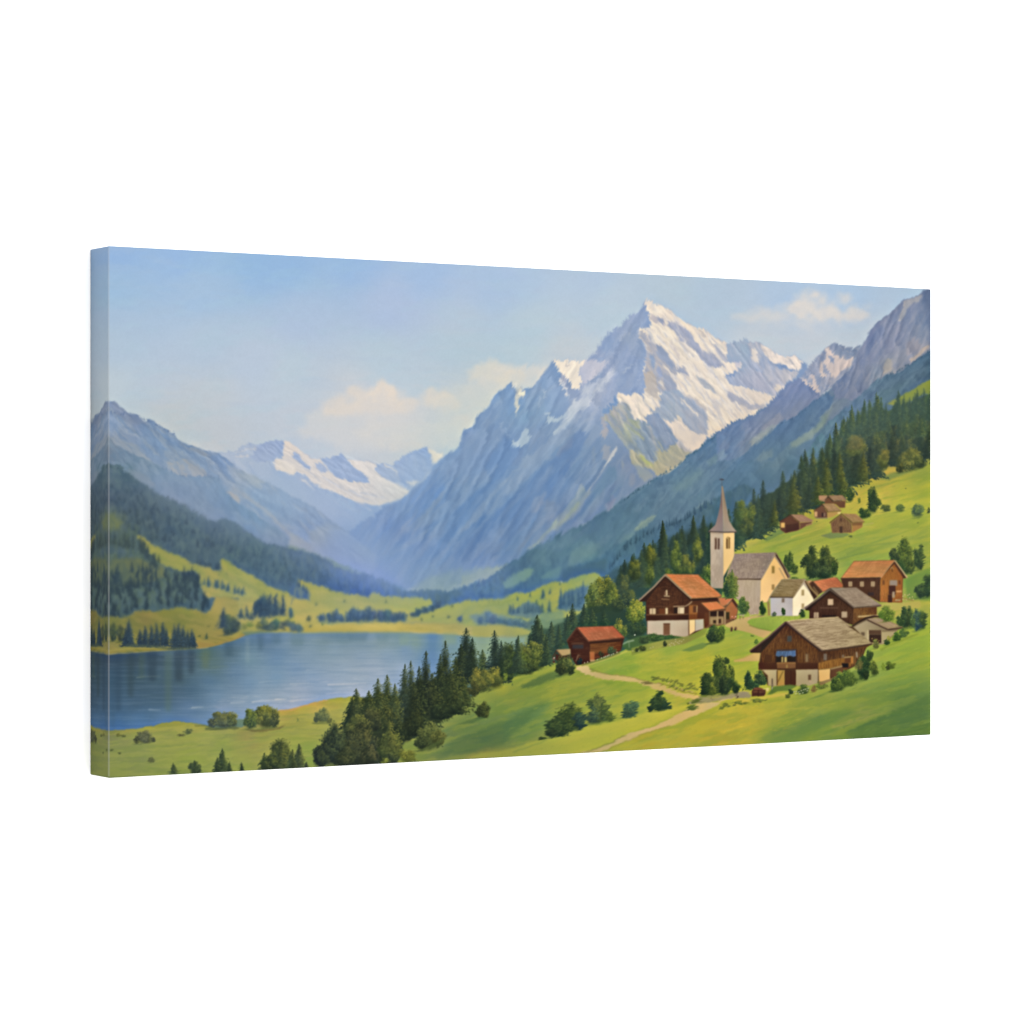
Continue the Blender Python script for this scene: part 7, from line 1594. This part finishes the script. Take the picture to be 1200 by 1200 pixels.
def grid_mesh(name, P3, COL, mat, flip=False):
    """a quad sheet from an array of points (rows, cols, 3) with a colour at each point"""
    h, w = P3.shape[:2]
    me = bpy.data.meshes.new(name)
    nf = (h - 1) * (w - 1)
    me.vertices.add(h * w); me.loops.add(nf * 4); me.polygons.add(nf)
    me.vertices.foreach_set('co', np.ascontiguousarray(P3.reshape(-1), np.float32))
    i = np.arange(h * w, dtype=np.int32).reshape(h, w)
    q = np.stack([i[:-1, :-1], i[:-1, 1:], i[1:, 1:], i[1:, :-1]], -1)
    if flip:
        q = q[..., ::-1]
    me.loops.foreach_set('vertex_index', np.ascontiguousarray(q.reshape(-1)))
    me.polygons.foreach_set('loop_start', np.arange(0, nf * 4, 4, dtype=np.int32))
    me.update(calc_edges=True)
    me.polygons.foreach_set('use_smooth', np.ones(nf, bool))
    at = me.color_attributes.new('pigment', 'FLOAT_COLOR', 'POINT')
    rgba = np.ones((h * w, 4), np.float32); rgba[:, :3] = COL.reshape(-1, 3)
    at.data.foreach_set('color', rgba.reshape(-1))
    me.materials.append(mat)
    o = bpy.data.objects.new(name, me)
    S.collection.objects.link(o)
    return o


def material(name):
    m = bpy.data.materials.new(name); m.use_nodes = True
    nt = m.node_tree
    return m, nt, nt.nodes['Principled BSDF']


# printed cotton canvas: pigment from the print, a fine weave in the relief, matt with a faint satin
print_mat, nt, b = material('printed_canvas')
at = nt.nodes.new('ShaderNodeVertexColor'); at.layer_name = 'pigment'
nt.links.new(at.outputs['Color'], b.inputs['Base Color'])
b.inputs['Roughness'].default_value = 0.75
b.inputs['Specular IOR Level'].default_value = 0.03
tc = nt.nodes.new('ShaderNodeTexCoord')
wx = nt.nodes.new('ShaderNodeTexWave'); wx.bands_direction = 'X'; wx.inputs['Scale'].default_value = 260; wx.inputs['Distortion'].default_value = .6
wz = nt.nodes.new('ShaderNodeTexWave'); wz.bands_direction = 'Z'; wz.inputs['Scale'].default_value = 260; wz.inputs['Distortion'].default_value = .6
mx = nt.nodes.new('ShaderNodeMath'); mx.operation = 'MAXIMUM'
bp = nt.nodes.new('ShaderNodeBump'); bp.inputs['Strength'].default_value = .06; bp.inputs['Distance'].default_value = .0004
nt.links.new(tc.outputs['Object'], wx.inputs['Vector']); nt.links.new(tc.outputs['Object'], wz.inputs['Vector'])
nt.links.new(wx.outputs['Fac'], mx.inputs[0]); nt.links.new(wz.outputs['Fac'], mx.inputs[1])
nt.links.new(mx.outputs[0], bp.inputs['Height']); nt.links.new(bp.outputs['Normal'], b.inputs['Normal'])

# bare wood of the stretcher behind
wood_mat, nt, b = material('pine_wood')
nz = nt.nodes.new('ShaderNodeTexNoise'); nz.inputs['Scale'].default_value = 30
rp = nt.nodes.new('ShaderNodeValToRGB')
rp.color_ramp.elements[0].color = (.42, .30, .17, 1); rp.color_ramp.elements[1].color = (.56, .42, .26, 1)
nt.links.new(nz.outputs['Fac'], rp.inputs['Fac']); nt.links.new(rp.outputs['Color'], b.inputs['Base Color'])
b.inputs['Roughness'].default_value = .7

# white wall paint
wall_mat, nt, b = material('white_wall_paint')
nz = nt.nodes.new('ShaderNodeTexNoise'); nz.inputs['Scale'].default_value = 3
rp = nt.nodes.new('ShaderNodeValToRGB')
rp.color_ramp.elements[0].color = (.89, .89, .89, 1); rp.color_ramp.elements[1].color = (.9, .9, .9, 1)
nt.links.new(nz.outputs['Fac'], rp.inputs['Fac']); nt.links.new(rp.outputs['Color'], b.inputs['Base Color'])
b.inputs['Roughness'].default_value = .9

# paint the print
for step in (paint_sky, paint_clouds, paint_far_range, paint_left_ridges, paint_main_mountain, paint_right_slopes, paint_left_valley,
             paint_lake, paint_soften, paint_near_left, paint_right_hill, paint_hill_forest, paint_village, paint_front_trees, paint_finish):
    step()

# the canvas: front, then the four wrapped sides with a small rounded fold
canvas = bpy.data.objects.new('canvas_print', None)
S.collection.objects.link(canvas)
canvas.location = (0, CD, HANG - CH / 2)
canvas['label'] = 'stretched canvas print of a painted alpine lake village below a snowy peak'
canvas['category'] = 'canvas print'

BR = 0.0016                               # radius of the fold
NX, NZ = 1300, 680
x = np.linspace(-CW / 2 + BR, CW / 2 - BR, NX); z = np.linspace(-CH / 2 + BR, CH / 2 - BR, NZ)
X, Z = np.meshgrid(x, z)
off = np.array([0.0, -CD, CH / 2])        # from front-centred coordinates to the canvas's own origin
P3 = np.stack([X, np.zeros_like(X), Z], -1) + off
parts = [grid_mesh('picture_front', P3, pigment(X, Z), print_mat)]


def side(name, along, start, out, n):
    """a wrapped side: the fold then the flat to the wall. along = unit vector in the front plane, out = outward normal"""
    k = 7
    t = np.linspace(0, math.pi / 2, k)
    prof_o = np.concatenate([BR * np.sin(t), np.full(36, BR)])              # outward
    prof_y = np.concatenate([BR * (1 - np.cos(t)), np.linspace(BR, CD, 37)[1:]])  # back
    dist = np.concatenate([BR * t, BR * math.pi / 2 + np.linspace(0, CD - BR, 37)[1:]]) - BR
    s = np.linspace(0, 1, n)
    base = np.array(start)[None, :] + np.array(along)[None, :] * s[:, None]   # (n, 2) x, z
    PX = base[:, None, 0] + np.array(out)[0] * prof_o[None, :]
    PZ = base[:, None, 1] + np.array(out)[1] * prof_o[None, :]
    PY = np.broadcast_to(prof_y[None, :], PX.shape)
    MX = base[:, None, 0] + np.array(out)[0] * (BR + dist[None, :])
    MZ = base[:, None, 1] + np.array(out)[1] * (BR + dist[None, :])
    col = pigment(MX, MZ)
    # the print is rubbed thin along the fold and the white primer shows
    wear = np.exp(-((dist + BR * .25) / (BR * .55)) ** 2)[None, :, None] * WEAR
    col = col * (1 - wear) + (.80 / LIGHT) * wear
    return grid_mesh(name, np.stack([PX, PY, PZ], -1) + off, col, print_mat, flip=True)


WEAR = .2
a, c = CW / 2 - BR, CH / 2 - BR
parts.append(side('wrapped_side', (0, 2 * c), (-a, -c), (-1, 0), 420))        # left
parts.append(side('wrapped_side', (0, -2 * c), (a, c), (1, 0), 420))          # right
WEAR = .0
parts.append(side('wrapped_side', (2 * a, 0), (-a, c), (0, 1), 700))          # top
parts.append(side('wrapped_side', (-2 * a, 0), (a, -c), (0, -1), 700))        # bottom


def corner(cx, cz, ox, oz):
    """the folded corner between two sides: a rounded vertical edge from the front to the wall"""
    k = 7
    t = np.linspace(0, math.pi / 2, k)
    prof_o = np.concatenate([BR * np.sin(t), np.full(36, BR)]); prof_y = np.concatenate([BR * (1 - np.cos(t)), np.linspace(BR, CD, 37)[1:]])
    dist = np.concatenate([BR * t, BR * math.pi / 2 + np.linspace(0, CD - BR, 37)[1:]])
    ph = np.linspace(0, math.pi / 2, 7)
    PX = cx + ox * np.cos(ph)[:, None] * prof_o[None, :]; PZ = cz + oz * np.sin(ph)[:, None] * prof_o[None, :]
    PY = np.broadcast_to(prof_y[None, :], PX.shape)
    MX = np.broadcast_to(cx + ox * (dist[None, :]), PX.shape); MZ = np.broadcast_to(cz + oz * BR * .5, PX.shape)
    return grid_mesh('corner_fold', np.stack([PX, PY, PZ], -1) + off, pigment(MX, MZ), print_mat, flip=(ox * oz > 0))


for ox in (-1, 1):
    for oz in (-1, 1):
        parts.append(corner(a * ox, c * oz, ox, oz))

# stretcher bars behind the canvas, against the wall
def bar(x0, x1, z0, z1):
    y0, y1 = CD - .020, CD - .002
    v = [(xx, yy, zz) for xx in (x0, x1) for yy in (y0, y1) for zz in (z0, z1)]
    f = [(0, 1, 3, 2), (4, 6, 7, 5), (0, 4, 5, 1), (2, 3, 7, 6), (0, 2, 6, 4), (1, 5, 7, 3)]
    me = bpy.data.meshes.new('stretcher_bar')
    me.from_pydata([tuple(np.array(p) + off) for p in v], [], f)
    me.materials.append(wood_mat)
    o = bpy.data.objects.new('stretcher_bar', me); S.collection.objects.link(o)
    return o


e, wd = .003, .04
parts.append(bar(-CW / 2 + e, -CW / 2 + wd, -CH / 2 + e, CH / 2 - e)); parts.append(bar(CW / 2 - wd, CW / 2 - e, -CH / 2 + e, CH / 2 - e))
parts.append(bar(-CW / 2 + wd, CW / 2 - wd, CH / 2 - wd, CH / 2 - e)); parts.append(bar(-CW / 2 + wd, CW / 2 - wd, -CH / 2 + e, -CH / 2 + wd))
for o in parts:
    o.parent = canvas

# the white wall it hangs on
me = bpy.data.meshes.new('wall')
yw = CD + .001
me.from_pydata([(-9, yw, -1), (9, yw, -1), (9, yw, 5), (-9, yw, 5), (-9, yw + .2, -1), (9, yw + .2, -1), (9, yw + .2, 5), (-9, yw + .2, 5)], [],
               [(0, 1, 2, 3), (5, 4, 7, 6), (4, 0, 3, 7), (1, 5, 6, 2), (3, 2, 6, 7), (4, 5, 1, 0)])
me.materials.append(wall_mat)
wall = bpy.data.objects.new('wall', me)
S.collection.objects.link(wall)
wall['kind'] = 'structure'
